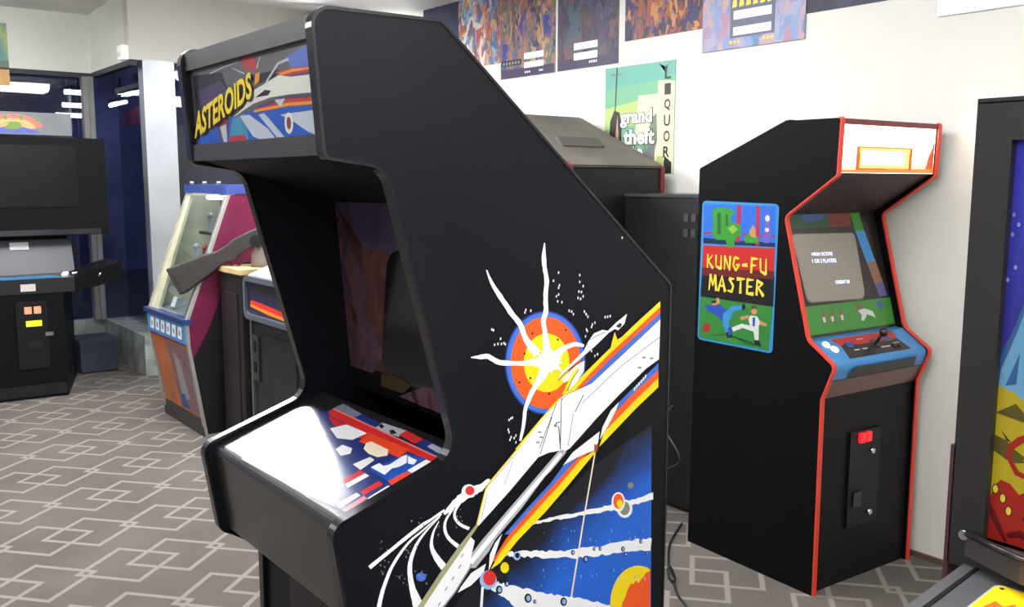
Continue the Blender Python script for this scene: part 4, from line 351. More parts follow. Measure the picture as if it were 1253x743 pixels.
KSA=[('k_black',[(0.6126,1.1746),(0.2363,1.1935),(0.2369,1.0726),(0.6177,1.0756)]),
('k_red',[(0.6094,1.2898),(0.2394,1.2990),(0.2395,1.2126),(0.6134,1.1966)]),
('k_darkred',[(0.6134,1.1966),(0.2395,1.2126),(0.2390,1.1817),(0.6148,1.1648)]),
('k_blue',[(0.6124,1.4604),(0.2430,1.4577),(0.2386,1.3051),(0.6098,1.2993)]),
('k_navy',[(0.6094,1.3212),(0.5015,1.3174),(0.2393,1.3200),(0.2386,1.3043),(0.6097,1.2974)]),
('k_red2',[(0.4325,1.4587),(0.4111,1.4583),(0.4139,1.3121),(0.4355,1.3127)]),
('k_red2',[(0.3368,1.4582),(0.3186,1.4577),(0.3158,1.3050),(0.3341,1.3049)]),
('k_red2',[(0.6090,1.3450),(0.2397,1.3480),(0.2394,1.3419),(0.6087,1.3374)]),
('k_green',[(0.5692,1.4360),(0.5196,1.4494),(0.4703,1.4432),(0.4394,1.4276),(0.4689,1.4112),(0.4557,1.3888),(0.4135,1.3813),(0.4059,1.3453),(0.4350,1.3301),(0.4454,1.2928),(0.4756,1.2883),(0.4892,1.3181),(0.5389,1.3155),(0.5651,1.3376),(0.5569,1.3849)]),
('k_dgreen',[(0.5372,1.4229),(0.5187,1.4281),(0.5149,1.3400),(0.5336,1.3391)]),
('k_dgreen',[(0.4936,1.4196),(0.4815,1.4227),(0.4770,1.3741),(0.4892,1.3736)]),
('k_lime',[(0.4790,1.3648),(0.4493,1.3798),(0.4245,1.3626),(0.4537,1.3430)]),
('k_green',[(0.3935,1.3323),(0.3652,1.3517),(0.3243,1.3403),(0.3207,1.3137),(0.3867,1.3118)]),
('k_tan',[(0.3688,1.3561),(0.3493,1.3838),(0.3347,1.3666),(0.3355,1.3352),(0.3587,1.3385)]),
('k_purple',[(0.2963,1.4168),(0.2813,1.4287),(0.2627,1.4135),(0.2679,1.3827),(0.2597,1.3523),(0.2690,1.3166),(0.2937,1.3170),(0.2998,1.3504),(0.2901,1.3818)]),
('k_white',[(0.2693,1.4116),(0.2705,1.4054),(0.2743,1.4008),(0.2798,1.3989),(0.2854,1.4003),(0.2897,1.4047),(0.2915,1.4108),(0.2903,1.4170),(0.2865,1.4217),(0.2810,1.4235),(0.2754,1.4220),(0.2711,1.4176)]),
('k_white',[(0.2704,1.3676),(0.2716,1.3636),(0.2751,1.3605),(0.2801,1.3593),(0.2851,1.3601),(0.2890,1.3628),(0.2905,1.3667),(0.2893,1.3708),(0.2858,1.3738),(0.2808,1.3751),(0.2758,1.3742),(0.2720,1.3715)]),
('k_green2',[(0.6164,1.0757),(0.2381,1.0751),(0.2508,0.9025),(0.6095,0.9031),(0.6190,0.9096)]),
('k_dgreen',[(0.5733,0.9160),(0.4355,0.9354),(0.3620,0.9086),(0.2808,0.9116),(0.3512,0.9287),(0.4975,0.9362)]),
('k_tan',[(0.5191,1.0574),(0.5210,1.0519),(0.5269,1.0474),(0.5350,1.0451),(0.5433,1.0456),(0.5495,1.0487),(0.5520,1.0537),(0.5500,1.0592),(0.5441,1.0637),(0.5359,1.0660),(0.5276,1.0655),(0.5215,1.0623)]),
('k_black',[(0.5558,1.0533),(0.5512,1.0653),(0.5220,1.0666),(0.5280,1.0583)]),
('k_tan',[(0.5254,1.0567),(0.5288,1.0773),(0.5138,1.0807),(0.5078,1.0586)]),
('k_blue3',[(0.5503,1.0443),(0.5088,1.0538),(0.4669,1.0349),(0.4532,1.0036),(0.4871,0.9852),(0.5259,1.0089),(0.5711,1.0179),(0.5914,1.0397),(0.5761,1.0462)]),
('k_cyan',[(0.4885,1.0182),(0.4409,1.0567),(0.3930,1.0640),(0.3899,1.0486),(0.4338,1.0341),(0.4563,0.9891),(0.4483,0.9477),(0.4665,0.9405),(0.4892,0.9754)]),
('k_black',[(0.3928,1.0603),(0.3792,1.0747),(0.3712,1.0554),(0.3861,1.0426)]),
('k_black',[(0.4704,0.9447),(0.4423,0.9514),(0.4353,0.9307),(0.4620,0.9222)]),
('k_tan',[(0.3139,1.0510),(0.3150,1.0442),(0.3189,1.0383),(0.3248,1.0346),(0.3314,1.0338),(0.3376,1.0361),(0.3420,1.0410),(0.3438,1.0475),(0.3427,1.0544),(0.3387,1.0603),(0.3329,1.0639),(0.3262,1.0647),(0.3201,1.0624),(0.3157,1.0575)]),
('k_brown',[(0.3452,1.0510),(0.3413,1.0679),(0.3206,1.0703),(0.3129,1.0548),(0.3269,1.0586)]),
('k_tan',[(0.4003,1.0149),(0.3559,1.0296),(0.3495,1.0193),(0.3902,1.0031)]),
('k_tan',[(0.3030,1.0160),(0.2627,1.0066),(0.2678,0.9951),(0.3056,0.9993)]),
('k_white',[(0.3465,1.0289),(0.3117,1.0295),(0.2969,1.0095),(0.3048,0.9811),(0.3444,0.9850),(0.3550,1.0113)]),
('k_white',[(0.4418,0.9675),(0.3896,0.9902),(0.3364,0.9879),(0.3015,0.9861),(0.3002,0.9343),(0.3186,0.9334),(0.3272,0.9671),(0.3829,0.9744),(0.4302,0.9530)]),
('k_blue3',[(0.4614,0.9649),(0.4396,0.9725),(0.4359,0.9447),(0.4548,0.9279)]),
('k_black',[(0.3210,0.9349),(0.2980,0.9364),(0.2856,0.9163),(0.3202,0.9167)]),
('k_blue3',[(0.3345,1.0230),(0.3206,1.0229),(0.3224,0.9879),(0.3329,0.9884)]),
('k_seal',[(0.5937,0.9667),(0.5573,0.9666),(0.5585,0.9326),(0.5962,0.9323)])]
KBORD=[(0.622, 1.4725), (0.2282, 1.4667), (0.2324, 0.8936), (0.6277, 0.8936)]
KIN=[(0.6112, 1.4614), (0.2419, 1.4577), (0.2475, 0.903), (0.6148, 0.9043)]
KT1=[(0.5875, 1.1987), (0.2641, 1.1946), (0.2661, 1.2566), (0.5873, 1.2549)]
KT2=[(0.5722, 1.1072), (0.2769, 1.1112), (0.2765, 1.1721), (0.5724, 1.1741)]
import bpy, bmesh, math, random
from mathutils import Vector
random.seed(7)
SC = bpy.context.scene
COL = SC.collection
PI = math.pi

# ------------------------------------------------------------------ materials
def lin(c):
    c = c/255.0
    return c/12.92 if c <= 0.04045 else ((c+0.055)/1.055)**2.4
def rgb(c): return (lin(c[0]), lin(c[1]), lin(c[2]), 1)
MATS = {}
def M(name, c=None, rough=.5, metal=0, spec=.5, var=0, scale=6, coat=0, emit=None, strength=0, bump=0):
    if name in MATS: return MATS[name]
    m = bpy.data.materials.new(name); m.use_nodes = True
    nt = m.node_tree; b = nt.nodes['Principled BSDF']
    b.inputs['Base Color'].default_value = rgb(c)
    b.inputs['Roughness'].default_value = rough
    b.inputs['Metallic'].default_value = metal
    b.inputs['Specular IOR Level'].default_value = spec
    b.inputs['Coat Weight'].default_value = coat
    b.inputs['Coat Roughness'].default_value = .12
    if emit:
        b.inputs['Emission Color'].default_value = rgb(emit); b.inputs['Emission Strength'].default_value = strength
    if var or bump:
        tc = nt.nodes.new('ShaderNodeTexCoord'); n = nt.nodes.new('ShaderNodeTexNoise')
        n.inputs['Scale'].default_value = scale; n.inputs['Detail'].default_value = 5
        nt.links.new(tc.outputs['Object'], n.inputs['Vector'])
        if var:
            r = nt.nodes.new('ShaderNodeValToRGB')
            a = rgb([max(0, x*(1-var)) for x in c]); d = rgb([min(255, x*(1+var)) for x in c])
            r.color_ramp.elements[0].color = a; r.color_ramp.elements[0].position = .3
            r.color_ramp.elements[1].color = d; r.color_ramp.elements[1].position = .7
            nt.links.new(n.outputs['Fac'], r.inputs['Fac']); nt.links.new(r.outputs['Color'], b.inputs['Base Color'])
        if bump:
            bp = nt.nodes.new('ShaderNodeBump'); bp.inputs['Strength'].default_value = bump; bp.inputs['Distance'].default_value = .002
            nt.links.new(n.outputs['Fac'], bp.inputs['Height']); nt.links.new(bp.outputs['Normal'], b.inputs['Normal'])
    MATS[name] = m; return m

def ramp_mat(name, cols, scale=5, rough=.5, detail=6, dist=.4, vor=False, emit=0):
    """printed picture: a collage of colours from noise"""
    m = bpy.data.materials.new(name); m.use_nodes = True; nt = m.node_tree; b = nt.nodes['Principled BSDF']
    b.inputs['Roughness'].default_value = rough
    tc = nt.nodes.new('ShaderNodeTexCoord'); mp = nt.nodes.new('ShaderNodeMapping')
    mp.inputs['Scale'].default_value = (1.5, 1, .75); mp.inputs['Location'].default_value = (len(name)*1.37, len(cols)*.7, scale*.31)
    nt.links.new(tc.outputs['Object'], mp.inputs['Vector'])
    n = nt.nodes.new('ShaderNodeTexNoise'); n.inputs['Scale'].default_value = scale; n.inputs['Detail'].default_value = detail; n.inputs['Distortion'].default_value = dist
    nt.links.new(mp.outputs['Vector'], n.inputs['Vector'])
    src = n.outputs['Fac']
    if vor:
        v = nt.nodes.new('ShaderNodeTexVoronoi'); v.inputs['Scale'].default_value = scale*2.6
        mx = nt.nodes.new('ShaderNodeMix'); mx.data_type = 'RGBA'; mx.inputs['Factor'].default_value = .3
        nt.links.new(mp.outputs['Vector'], mx.inputs['A']); nt.links.new(n.outputs['Color'], mx.inputs['B'])
        nt.links.new(mx.outputs['Result'], v.inputs['Vector'])
        sep = nt.nodes.new('ShaderNodeSeparateColor'); nt.links.new(v.outputs['Color'], sep.inputs['Color'])
        ma = nt.nodes.new('ShaderNodeMath'); ma.operation = 'MULTIPLY_ADD'; ma.inputs[1].default_value = .45; ma.inputs[2].default_value = .05
        nt.links.new(sep.outputs['Red'], ma.inputs[0])
        mb = nt.nodes.new('ShaderNodeMath'); mb.operation = 'MULTIPLY_ADD'; mb.inputs[1].default_value = .5
        nt.links.new(n.outputs['Fac'], mb.inputs[0]); nt.links.new(ma.outputs[0], mb.inputs[2]); src = mb.outputs[0]
    r = nt.nodes.new('ShaderNodeValToRGB'); e = r.color_ramp.elements
    k = len(cols)
    for i, c in enumerate(cols):
        p = .28 + .44*i/(k-1)
        el = e[i] if i < 2 else e.new(p)
        el.position = p; el.color = rgb(c)
    nt.links.new(src, r.inputs['Fac']); nt.links.new(r.outputs['Color'], b.inputs['Base Color'])
    if emit:
        nt.links.new(r.outputs['Color'], b.inputs['Emission Color']); b.inputs['Emission Strength'].default_value = emit
    MATS[name] = m; return m

def airbrush_mat(name, dark, light, ny, nz, c0, c1):
    """print fading from one ink to another across the panel (object y,z)"""
    m = bpy.data.materials.new(name); m.use_nodes = True; nt = m.node_tree; b = nt.nodes['Principled BSDF']
    b.inputs['Roughness'].default_value = .45
    tc = nt.nodes.new('ShaderNodeTexCoord'); d = nt.nodes.new('ShaderNodeVectorMath'); d.operation = 'DOT_PRODUCT'
    d.inputs[1].default_value = (0, ny, nz); nt.links.new(tc.outputs['Object'], d.inputs[0])
    n = nt.nodes.new('ShaderNodeTexNoise'); n.inputs['Scale'].default_value = 9; n.inputs['Detail'].default_value = 3
    nt.links.new(tc.outputs['Object'], n.inputs['Vector'])
    ad = nt.nodes.new('ShaderNodeMath'); ad.operation = 'MULTIPLY_ADD'; ad.inputs[1].default_value = .12; nt.links.new(n.outputs['Fac'], ad.inputs[0]); nt.links.new(d.outputs['Value'], ad.inputs[2])
    mr = nt.nodes.new('ShaderNodeMapRange'); mr.inputs['From Min'].default_value = c0+.06; mr.inputs['From Max'].default_value = c1+.06
    nt.links.new(ad.outputs[0], mr.inputs['Value'])
    r = nt.nodes.new('ShaderNodeValToRGB'); r.color_ramp.elements[0].color = rgb(dark); r.color_ramp.elements[1].color = rgb(light)
    nt.links.new(mr.outputs['Result'], r.inputs['Fac']); nt.links.new(r.outputs['Color'], b.inputs['Base Color'])
    MATS[name] = m; return m

def glass_mat(name, tint=(1, 1, 1), refl=1.0, rough=.0):
    m = bpy.data.materials.new(name); m.use_nodes = True; nt = m.node_tree; nt.nodes.clear()
    o = nt.nodes.new('ShaderNodeOutputMaterial'); mx = nt.nodes.new('ShaderNodeMixShader')
    t = nt.nodes.new('ShaderNodeBsdfTransparent'); t.inputs['Color'].default_value = (*tint, 1)
    g = nt.nodes.new('ShaderNodeBsdfGlossy'); g.inputs['Roughness'].default_value = rough
    f = nt.nodes.new('ShaderNodeFresnel'); f.inputs['IOR'].default_value = 1.5
    k = nt.nodes.new('ShaderNodeMath'); k.operation = 'MULTIPLY'; k.inputs[1].default_value = refl
    ge = nt.nodes.new('ShaderNodeNewGeometry'); iv = nt.nodes.new('ShaderNodeMath'); iv.operation = 'SUBTRACT'; iv.inputs[0].default_value = 1; nt.links.new(ge.outputs['Backfacing'], iv.inputs[1])
    k2 = nt.nodes.new('ShaderNodeMath'); k2.operation = 'MULTIPLY'; nt.links.new(k.outputs[0], k2.inputs[0]); nt.links.new(iv.outputs[0], k2.inputs[1])
    nt.links.new(f.outputs['Fac'], k.inputs[0]); nt.links.new(k2.outputs[0], mx.inputs['Fac'])
    nt.links.new(t.outputs['BSDF'], mx.inputs[1]); nt.links.new(g.outputs['BSDF'], mx.inputs[2])
    nt.links.new(mx.outputs['Shader'], o.inputs['Surface']); MATS[name] = m; return m

def carpet_mat():
    m = bpy.data.materials.new('carpet'); m.use_nodes = True; nt = m.node_tree; b = nt.nodes['Principled BSDF']
    b.inputs['Roughness'].default_value = .95; b.inputs['Specular IOR Level'].default_value = .1
    L = nt.links; N = nt.nodes
    def ma(op, a, bb=0.0, c=0.0):
        n = N.new('ShaderNodeMath'); n.operation = op
        for i, x in enumerate((a, bb, c)):
            if isinstance(x, (int, float)): n.inputs[i].default_value = x
            else: L.new(x, n.inputs[i])
        return n.outputs[0]
    tc = N.new('ShaderNodeTexCoord'); s = N.new('ShaderNodeSeparateXYZ'); L.new(tc.outputs['Object'], s.inputs[0])
    th = math.radians(41); ca, sa = math.cos(th), math.sin(th)
    X, Y = s.outputs['X'], s.outputs['Y']
    a = ma('ADD', ma('MULTIPLY', X, ca), ma('MULTIPLY', Y, sa)); bb = ma('ADD', ma('MULTIPLY', X, -sa), ma('MULTIPLY', Y, ca))
    w0 = ma('SUBTRACT', ma('SUBTRACT', bb, a), 6.08); u0 = ma('ADD', a, bb)
    k = ma('ROUND', ma('DIVIDE', w0, .66)); w = ma('SUBTRACT', w0, ma('MULTIPLY', k, .66))
    u = ma('SUBTRACT', ma('SUBTRACT', u0, .62), ma('MULTIPLY', k, .36))
    u = ma('FLOORED_MODULO', u, .72) if 'FLOORED_MODULO' in [e.identifier for e in bpy.types.ShaderNodeMath.bl_rna.properties['operation'].enum_items] else ma('WRAP', u, .72, 0)
    res = None
    for s0 in (-.45, 0, .27, .72, .99):
        us = ma('SUBTRACT', u, s0)
        da = ma('ABSOLUTE', ma('MULTIPLY', ma('SUBTRACT', us, w), .5)); db = ma('ABSOLUTE', ma('MULTIPLY', ma('ADD', us, w), .5))
        d = ma('ABSOLUTE', ma('SUBTRACT', ma('MAXIMUM', da, db), .134))
        res = d if res is None else ma('MINIMUM', res, d)
    mr = N.new('ShaderNodeMapRange'); mr.inputs['From Min'].default_value = .0085; mr.inputs['From Max'].default_value = .0125
    mr.inputs['To Min'].default_value = 1; mr.inputs['To Max'].default_value = 0; L.new(res, mr.inputs['Value'])
    n1 = N.new('ShaderNodeTexNoise'); n1.inputs['Scale'].default_value = 2.2; n1.inputs['Detail'].default_value = 4; L.new(tc.outputs['Object'], n1.inputs['Vector'])
    n2 = N.new('ShaderNodeTexNoise'); n2.inputs['Scale'].default_value = 420; n2.inputs['Detail'].default_value = 2; L.new(tc.outputs['Object'], n2.inputs['Vector'])
    r1 = N.new('ShaderNodeValToRGB'); r1.color_ramp.elements[0].color = rgb(CARPET[0]); r1.color_ramp.elements[1].color = rgb(CARPET[1])
    r1.color_ramp.elements[0].position = .3; r1.color_ramp.elements[1].position = .7
    L.new(ma('ADD', ma('MULTIPLY', n1.outputs['Fac'], .6), ma('MULTIPLY', n2.outputs['Fac'], .4)), r1.inputs['Fac'])
    mx = N.new('ShaderNodeMix'); mx.data_type = 'RGBA'; L.new(mr.outputs['Result'], mx.inputs['Factor']); L.new(r1.outputs['Color'], mx.inputs['A']); mx.inputs['B'].default_value = rgb(CARPET[2])
    L.new(mx.outputs['Result'], b.inputs['Base Color'])
    bp = N.new('ShaderNodeBump'); bp.inputs['Strength'].default_value = .4; bp.inputs['Distance'].default_value = .003; L.new(n2.outputs['Fac'], bp.inputs['Height']); L.new(bp.outputs['Normal'], b.inputs['Normal'])
    return m

# ------------------------------------------------------------------ mesh helpers
def face(bm, vs):
    try: return bm.faces.new(vs)
    except ValueError: return None
def bevel_new(bm, faces, r, seg=2):
    es = {e for f in faces if f and f.is_valid for e in f.edges if len(e.link_faces) == 2 and e.calc_face_angle(0) > .5}
    if es and r > 0: bmesh.ops.bevel(bm, geom=list(es), offset=r, segments=seg, affect='EDGES', profile=.5, clamp_overlap=True)
def box(bm, x0, x1, y0, y1, z0, z1, bev=0, seg=2):
    vs = [bm.verts.new((x, y, z)) for x in (x0, x1) for y in (y0, y1) for z in (z0, z1)]
    F = [face(bm, [vs[i] for i in q]) for q in ((0, 1, 3, 2), (4, 6, 7, 5), (0, 4, 5, 1), (2, 3, 7, 6), (0, 2, 6, 4), (1, 5, 7, 3))]
    bevel_new(bm, F, bev, seg); return bm
def B(*a, **k): return box(bmesh.new(), *a, **k)
def rounded(pts, n=5):
    out = []; m = len(pts)
    for i, p in enumerate(pts):
        r = p[2] if len(p) > 2 else 0
        if r <= 0: out.append((p[0], p[1])); continue
        P = Vector(p[:2]); A = Vector(pts[i-1][:2])-P; Bv = Vector(pts[(i+1) % m][:2])-P
        la, lb = A.length, Bv.length; A.normalize(); Bv.normalize()
        ang = math.acos(max(-1, min(1, A.dot(Bv))))
        if ang > 3.1: out.append((p[0], p[1])); continue
        t = min(r/math.tan(ang/2), la*.48, lb*.48); r = t*math.tan(ang/2)
        c = P+(A+Bv).normalized()*(r/math.sin(ang/2))
        s = P+A*t-c; e = P+Bv*t-c
        a0 = math.atan2(s.y, s.x); a1 = math.atan2(e.y, e.x); d = (a1-a0+PI) % (2*PI)-PI
        for k in range(n+1):
            a = a0+d*k/n; out.append((c.x+r*math.cos(a), c.y+r*math.sin(a)))
    return out
def to3(axis, p, t):
    return {'x': (t, p[0], p[1]), 'y': (p[0], t, p[1]), 'z': (p[0], p[1], t)}[axis]
def prism(bm, pts, axis, a0, a1, bev=0):
    lo = [bm.verts.new(to3(axis, p, a0)) for p in pts]; hi = [bm.verts.new(to3(axis, p, a1)) for p in pts]
    n = len(pts); F = [face(bm, lo[::-1]), face(bm, hi)]
    F += [face(bm, [lo[i], lo[(i+1) % n], hi[(i+1) % n], hi[i]]) for i in range(n)]
    if bev: bevel_new(bm, F[:2], bev)
    return bm
def P(*a, **k): return prism(bmesh.new(), *a, **k)
def outset(pts, d):
    out = []; n = len(pts); ar = sum(pts[i][0]*pts[(i+1) % n][1]-pts[(i+1) % n][0]*pts[i][1] for i in range(n)); s = 1 if ar > 0 else -1
    for i in range(n):
        a, p, b = Vector(pts[i-1]), Vector(pts[i]), Vector(pts[(i+1) % n])
        e1 = (p-a); e2 = (b-p)
        if e1.length < 1e-9 or e2.length < 1e-9: out.append(pts[i]); continue
        e1.normalize(); e2.normalize(); n1 = Vector((e1.y, -e1.x))*s; n2 = Vector((e2.y, -e2.x))*s
        v = n1+n2; l = v.length_squared; v = v*(2/l) if l > .2 else n1
        out.append((p.x+v.x*d, p.y+v.y*d))
    return out
def ring(bm, pts, axis, a0, a1, out, inn, bev=0):
    O = outset(pts, out); I = outset(pts, -inn); n = len(pts)
    L = [[bm.verts.new(to3(axis, p, t)) for p in Q] for Q, t in ((O, a0), (O, a1), (I, a1), (I, a0))]
    F = []
    for k in range(4):
        A, C_ = L[k], L[(k+1) % 4]
        F += [face(bm, [A[i], A[(i+1) % n], C_[(i+1) % n], C_[i]]) for i in range(n)]
    bmesh.ops.recalc_face_normals(bm, faces=[f for f in F if f])
    return bm
def strip(bm, pts, axis, a0, a1, out, inn, keep):
    """edge moulding along the part of an outline where keep(p) holds"""
    O = outset(pts, out); I = outset(pts, -inn); n = len(pts)
    for i in range(n):
        j = (i+1) % n
        if not (keep(pts[i]) and keep(pts[j])): continue
        v = [bm.verts.new(to3(axis, p, t)) for p, t in ((O[i], a0), (O[i], a1), (I[i], a1), (I[i], a0), (O[j], a0), (O[j], a1), (I[j], a1), (I[j], a0))]
        for q in ((0, 1, 5, 4), (1, 2, 6, 5), (2, 3, 7, 6), (3, 0, 4, 7)): face(bm, [v[k] for k in q])
    bmesh.ops.remove_doubles(bm, verts=bm.verts[:], dist=1e-5)
    return bm
def tube(bm, pts, r, n=10, caps=True):
    pts = [Vector(p) for p in pts]; rings = []; up = None
    for i, p in enumerate(pts):
        d = (pts[min(i+1, len(pts)-1)]-pts[max(i-1, 0)]).normalized()
        if up is None: up = Vector((0, 0, 1)) if abs(d.z) < .9 else Vector((1, 0, 0))
        u = d.cross(up)
        if u.length < 1e-6: u = d.orthogonal()
        u.normalize(); v = u.cross(d).normalized(); up = v
        rr = r[i] if isinstance(r, (list, tuple)) else r
        rings.append([bm.verts.new(p+u*(rr*math.cos(2*PI*k/n))+v*(rr*math.sin(2*PI*k/n))) for k in range(n)])
    for A, C_ in zip(rings, rings[1:]):
        for k in range(n):
            f = face(bm, [A[k], A[(k+1) % n], C_[(k+1) % n], C_[k]])
            if f: f.smooth = True
    if caps: face(bm, rings[0][::-1]); face(bm, rings[-1])
    return bm
def T(*a, **k): return tube(bmesh.new(), *a, **k)
def smooth_path(pts, n=6):
    Q = [pts[0]]+list(pts)+[pts[-1]]; out = []
    for i in range(1, len(Q)-2):
        for k in range(n):
            t = k/n
            out.append(tuple(.5*(2*Q[i][j]+(Q[i+1][j]-Q[i-1][j])*t+(2*Q[i-1][j]-5*Q[i][j]+4*Q[i+1][j]-Q[i+2][j])*t*t+(3*Q[i][j]-Q[i-1][j]-3*Q[i+1][j]+Q[i+2][j])*t**3) for j in range(3)))
    out.append(tuple(pts[-1])); return out
def quad_slab(bm, c4, th, bev=0):
    """slab from 4 corners (3D, CCW seen from the front), thickness behind the face"""
    c4 = [Vector(c) for c in c4]; n = (c4[1]-c4[0]).cross(c4[3]-c4[0]).normalized()
    a = [bm.verts.new(c) for c in c4]; b = [bm.verts.new(c-n*th) for c in c4]
    F = [face(bm, a), face(bm, b[::-1])]+[face(bm, [a[i], b[i], b[(i+1) % 4], a[(i+1) % 4]]) for i in range(4)]
    if bev: bevel_new(bm, F, bev)
    return bm
def Q(*a, **k): return quad_slab(bmesh.new(), *a, **k)

def tag(o, label, cat=None, group=None, kind=None):
    if label: o['label'] = label
    if cat: o['category'] = cat
    if group: o['group'] = group
    if kind: o['kind'] = kind
    return o
def obj(name, bm, mats, parent=None, loc=None):
    me = bpy.data.meshes.new(name)
    if isinstance(bm, bmesh.types.BMesh):
        bmesh.ops.recalc_face_normals(bm, faces=bm.faces[:]) if not bm.get('flat') else None
        bm.to_mesh(me); bm.free()
    for m in (mats if isinstance(mats, (list, tuple)) else [mats]): me.materials.append(m)
    o = bpy.data.objects.new(name, me); COL.objects.link(o)
    if parent: o.parent = parent
    if loc: o.location = loc
    return o
class _BM: pass
def obj_(name, bm, mats, parent=None, loc=None, label=None):
    me = bpy.data.meshes.new(name); bm.to_mesh(me); bm.free()
    for m in (mats if isinstance(mats, (list, tuple)) else [mats]): me.materials.append(m)
    o = bpy.data.objects.new(name, me); COL.objects.link(o)
    if parent: o.parent = parent
    if loc: o.location = loc
    if label: o['label'] = label
    return o
def part(name, bm, m, parent, label=None):
    bmesh.ops.recalc_face_normals(bm, faces=bm.faces[:])
    return obj_(name, bm, m, parent, None, label)
def thing(name, label, cat, loc=(0, 0, 0), rz=0, group=None):
    o = bpy.data.objects.new(name, None); COL.objects.link(o); o.location = loc; o.rotation_euler = (0, 0, rz)
    o.empty_display_size = .1
    return tag(o, label, cat, group)
def solo(name, bm, m, label, cat, loc=(0, 0, 0), group=None, kind=None):
    bmesh.ops.recalc_face_normals(bm, faces=bm.faces[:])
    return tag(obj_(name, bm, m, None, loc), label, cat, group, kind)
def struct(name, bm, m, parent=None):
    bmesh.ops.recalc_face_normals(bm, faces=bm.faces[:])
    o = obj_(name, bm, m, parent); o['kind'] = 'structure'; return o

# ---- flat printed art: list of (ink, polygon), each layer a hair above the ones it covers
def art_layers(L):
    bb = []; lay = []
    for m, p in L:
        xs = [q[0] for q in p]; ys = [q[1] for q in p]; b = (min(xs), max(xs), min(ys), max(ys))
        l = 0
        for c, k in zip(bb, lay):
            if c[0] <= b[1] and b[0] <= c[1] and c[2] <= b[3] and b[2] <= c[3]: l = max(l, k+1)
        bb.append(b); lay.append(l)
    return lay
def art(name, L, f, inks, parent, label=None, step=.00012):
    """f(p2, height) -> 3D point"""
    bm = bmesh.new(); names = []
    for (m, p), k in zip(L, art_layers(L)):
        if m not in names: names.append(m)
        if len(p) < 3: continue
        fc = face(bm, [bm.verts.new(f(q, .0006+k*step)) for q in p])
        if fc: fc.material_index = names.index(m)
    bm.normal_update()
    bmesh.ops.triangulate(bm, faces=[f_ for f_ in bm.faces if len(f_.verts) > 4], ngon_method='EAR_CLIP')
    return obj_(name, bm, [inks[n] for n in names], parent, None, label)
def text_polys(s, bold=0.0):
    """letters of the built-in font as triangles normalised to a unit box"""
    cu = bpy.data.curves.new('t', 'FONT'); cu.body = s; cu.offset = bold; cu.resolution_u = 3
    o = bpy.data.objects.new('t', cu); COL.objects.link(o); bpy.context.view_layer.update()
    me = bpy.data.meshes.new_from_object(o.evaluated_get(bpy.context.evaluated_depsgraph_get()))
    V = [tuple(v.co[:2]) for v in me.vertices]; F = [[V[i] for i in p.vertices] for p in me.polygons]
    bpy.data.objects.remove(o); bpy.data.curves.remove(cu); bpy.data.meshes.remove(me)
    x0, x1 = min(v[0] for v in V), max(v[0] for v in V); y0, y1 = min(v[1] for v in V), max(v[1] for v in V)
    return [[((x-x0)/(x1-x0), (y-y0)/(y1-y0)) for x, y in f] for f in F]
def bil(c, p):
    u, v = p; return tuple(c[0][j]*(1-u)*(1-v)+c[1][j]*u*(1-v)+c[2][j]*u*v+c[3][j]*(1-u)*v for j in range(len(c[0])))
def text_art(name, s, c4, m, f, parent, h, bold=0, label=None):
    bm = bmesh.new()
    for F in text_polys(s, bold): face(bm, [bm.verts.new(f(bil(c4, p), h)) for p in F])
    return obj_(name, bm, m, parent, None, label)
def rect(x0, x1, y0, y1): return [(x0, y0), (x1, y0), (x1, y1), (x0, y1)]
def ell(cx, cy, rx, ry, n=24, a0=0): return [(cx+rx*math.cos(a0+2*PI*k/n), cy+ry*math.sin(a0+2*PI*k/n)) for k in range(n)]
def rrect(x0, x1, y0, y1, r): return rounded([(x0, y0, r), (x1, y0, r), (x1, y1, r), (x0, y1, r)])

# ------------------------------------------------------------------ palette
CARPET = [(86, 81, 77), (108, 101, 96), (136, 129, 123)]
wall_m = M('painted_wall', (218, 216, 208), .7, var=.015, scale=2, bump=.15)
soffit_m = M('soffit_paint', (240, 239, 230), .75, var=.02, scale=2)
ceil_m = M('ceiling_paint', (236, 235, 231), .85, var=.03, scale=3)
carpet = carpet_mat()
alu = M('aluminium', (205, 210, 216), .35, metal=.75, var=.03, scale=4)
dark_alu = M('dark_frame', (58, 60, 66), .45, metal=.4)
grey_alu = M('grey_frame', (150, 148, 144), .45, metal=.3, var=.05)
win_glass = glass_mat('window_glass', (.62, .66, .78), 1.6)
black = M('black_vinyl', (17, 19, 25), .45, spec=.2, var=.12, scale=5, bump=.12)
black2 = M('black_laminate', (6, 6, 8), .5, spec=.12, var=.2, scale=6)
charcoal = M('charcoal_panel', (58, 56, 58), .5, var=.08, scale=9)
edge_black = M('black_edge_strip', (24, 24, 27), .22, spec=.6)
edge_red = M('red_edge_strip', (214, 62, 44), .35)
edge_maroon = M('maroon_edge_strip', (120, 34, 40), .4)
chrome = M('chrome', (210, 210, 214), .2, metal=1)
steel = M('brushed_steel', (150, 152, 156), .35, metal=.8)
ink = {}
def inkset(d, rough=.42):
    for k, c in d.items(): ink[k] = M('ink_'+k, c, rough, spec=.4)
inkset(dict(white=(250, 250, 250), yellow=(255, 226, 24), orange=(252, 96, 34), blue=(70, 116, 214), deepblue=(28, 62, 150), red=(226, 52, 50), orangered=(244, 82, 44), pinkred=(238, 120, 130), printdark=(22, 22, 28), greyish=(150, 152, 160), lightgrey=(186, 188, 192), olive=(132, 142, 122), olivegrey=(168, 166, 128), paleblue=(150, 190, 240), cream=(252, 240, 206), brown=(176, 84, 40)))
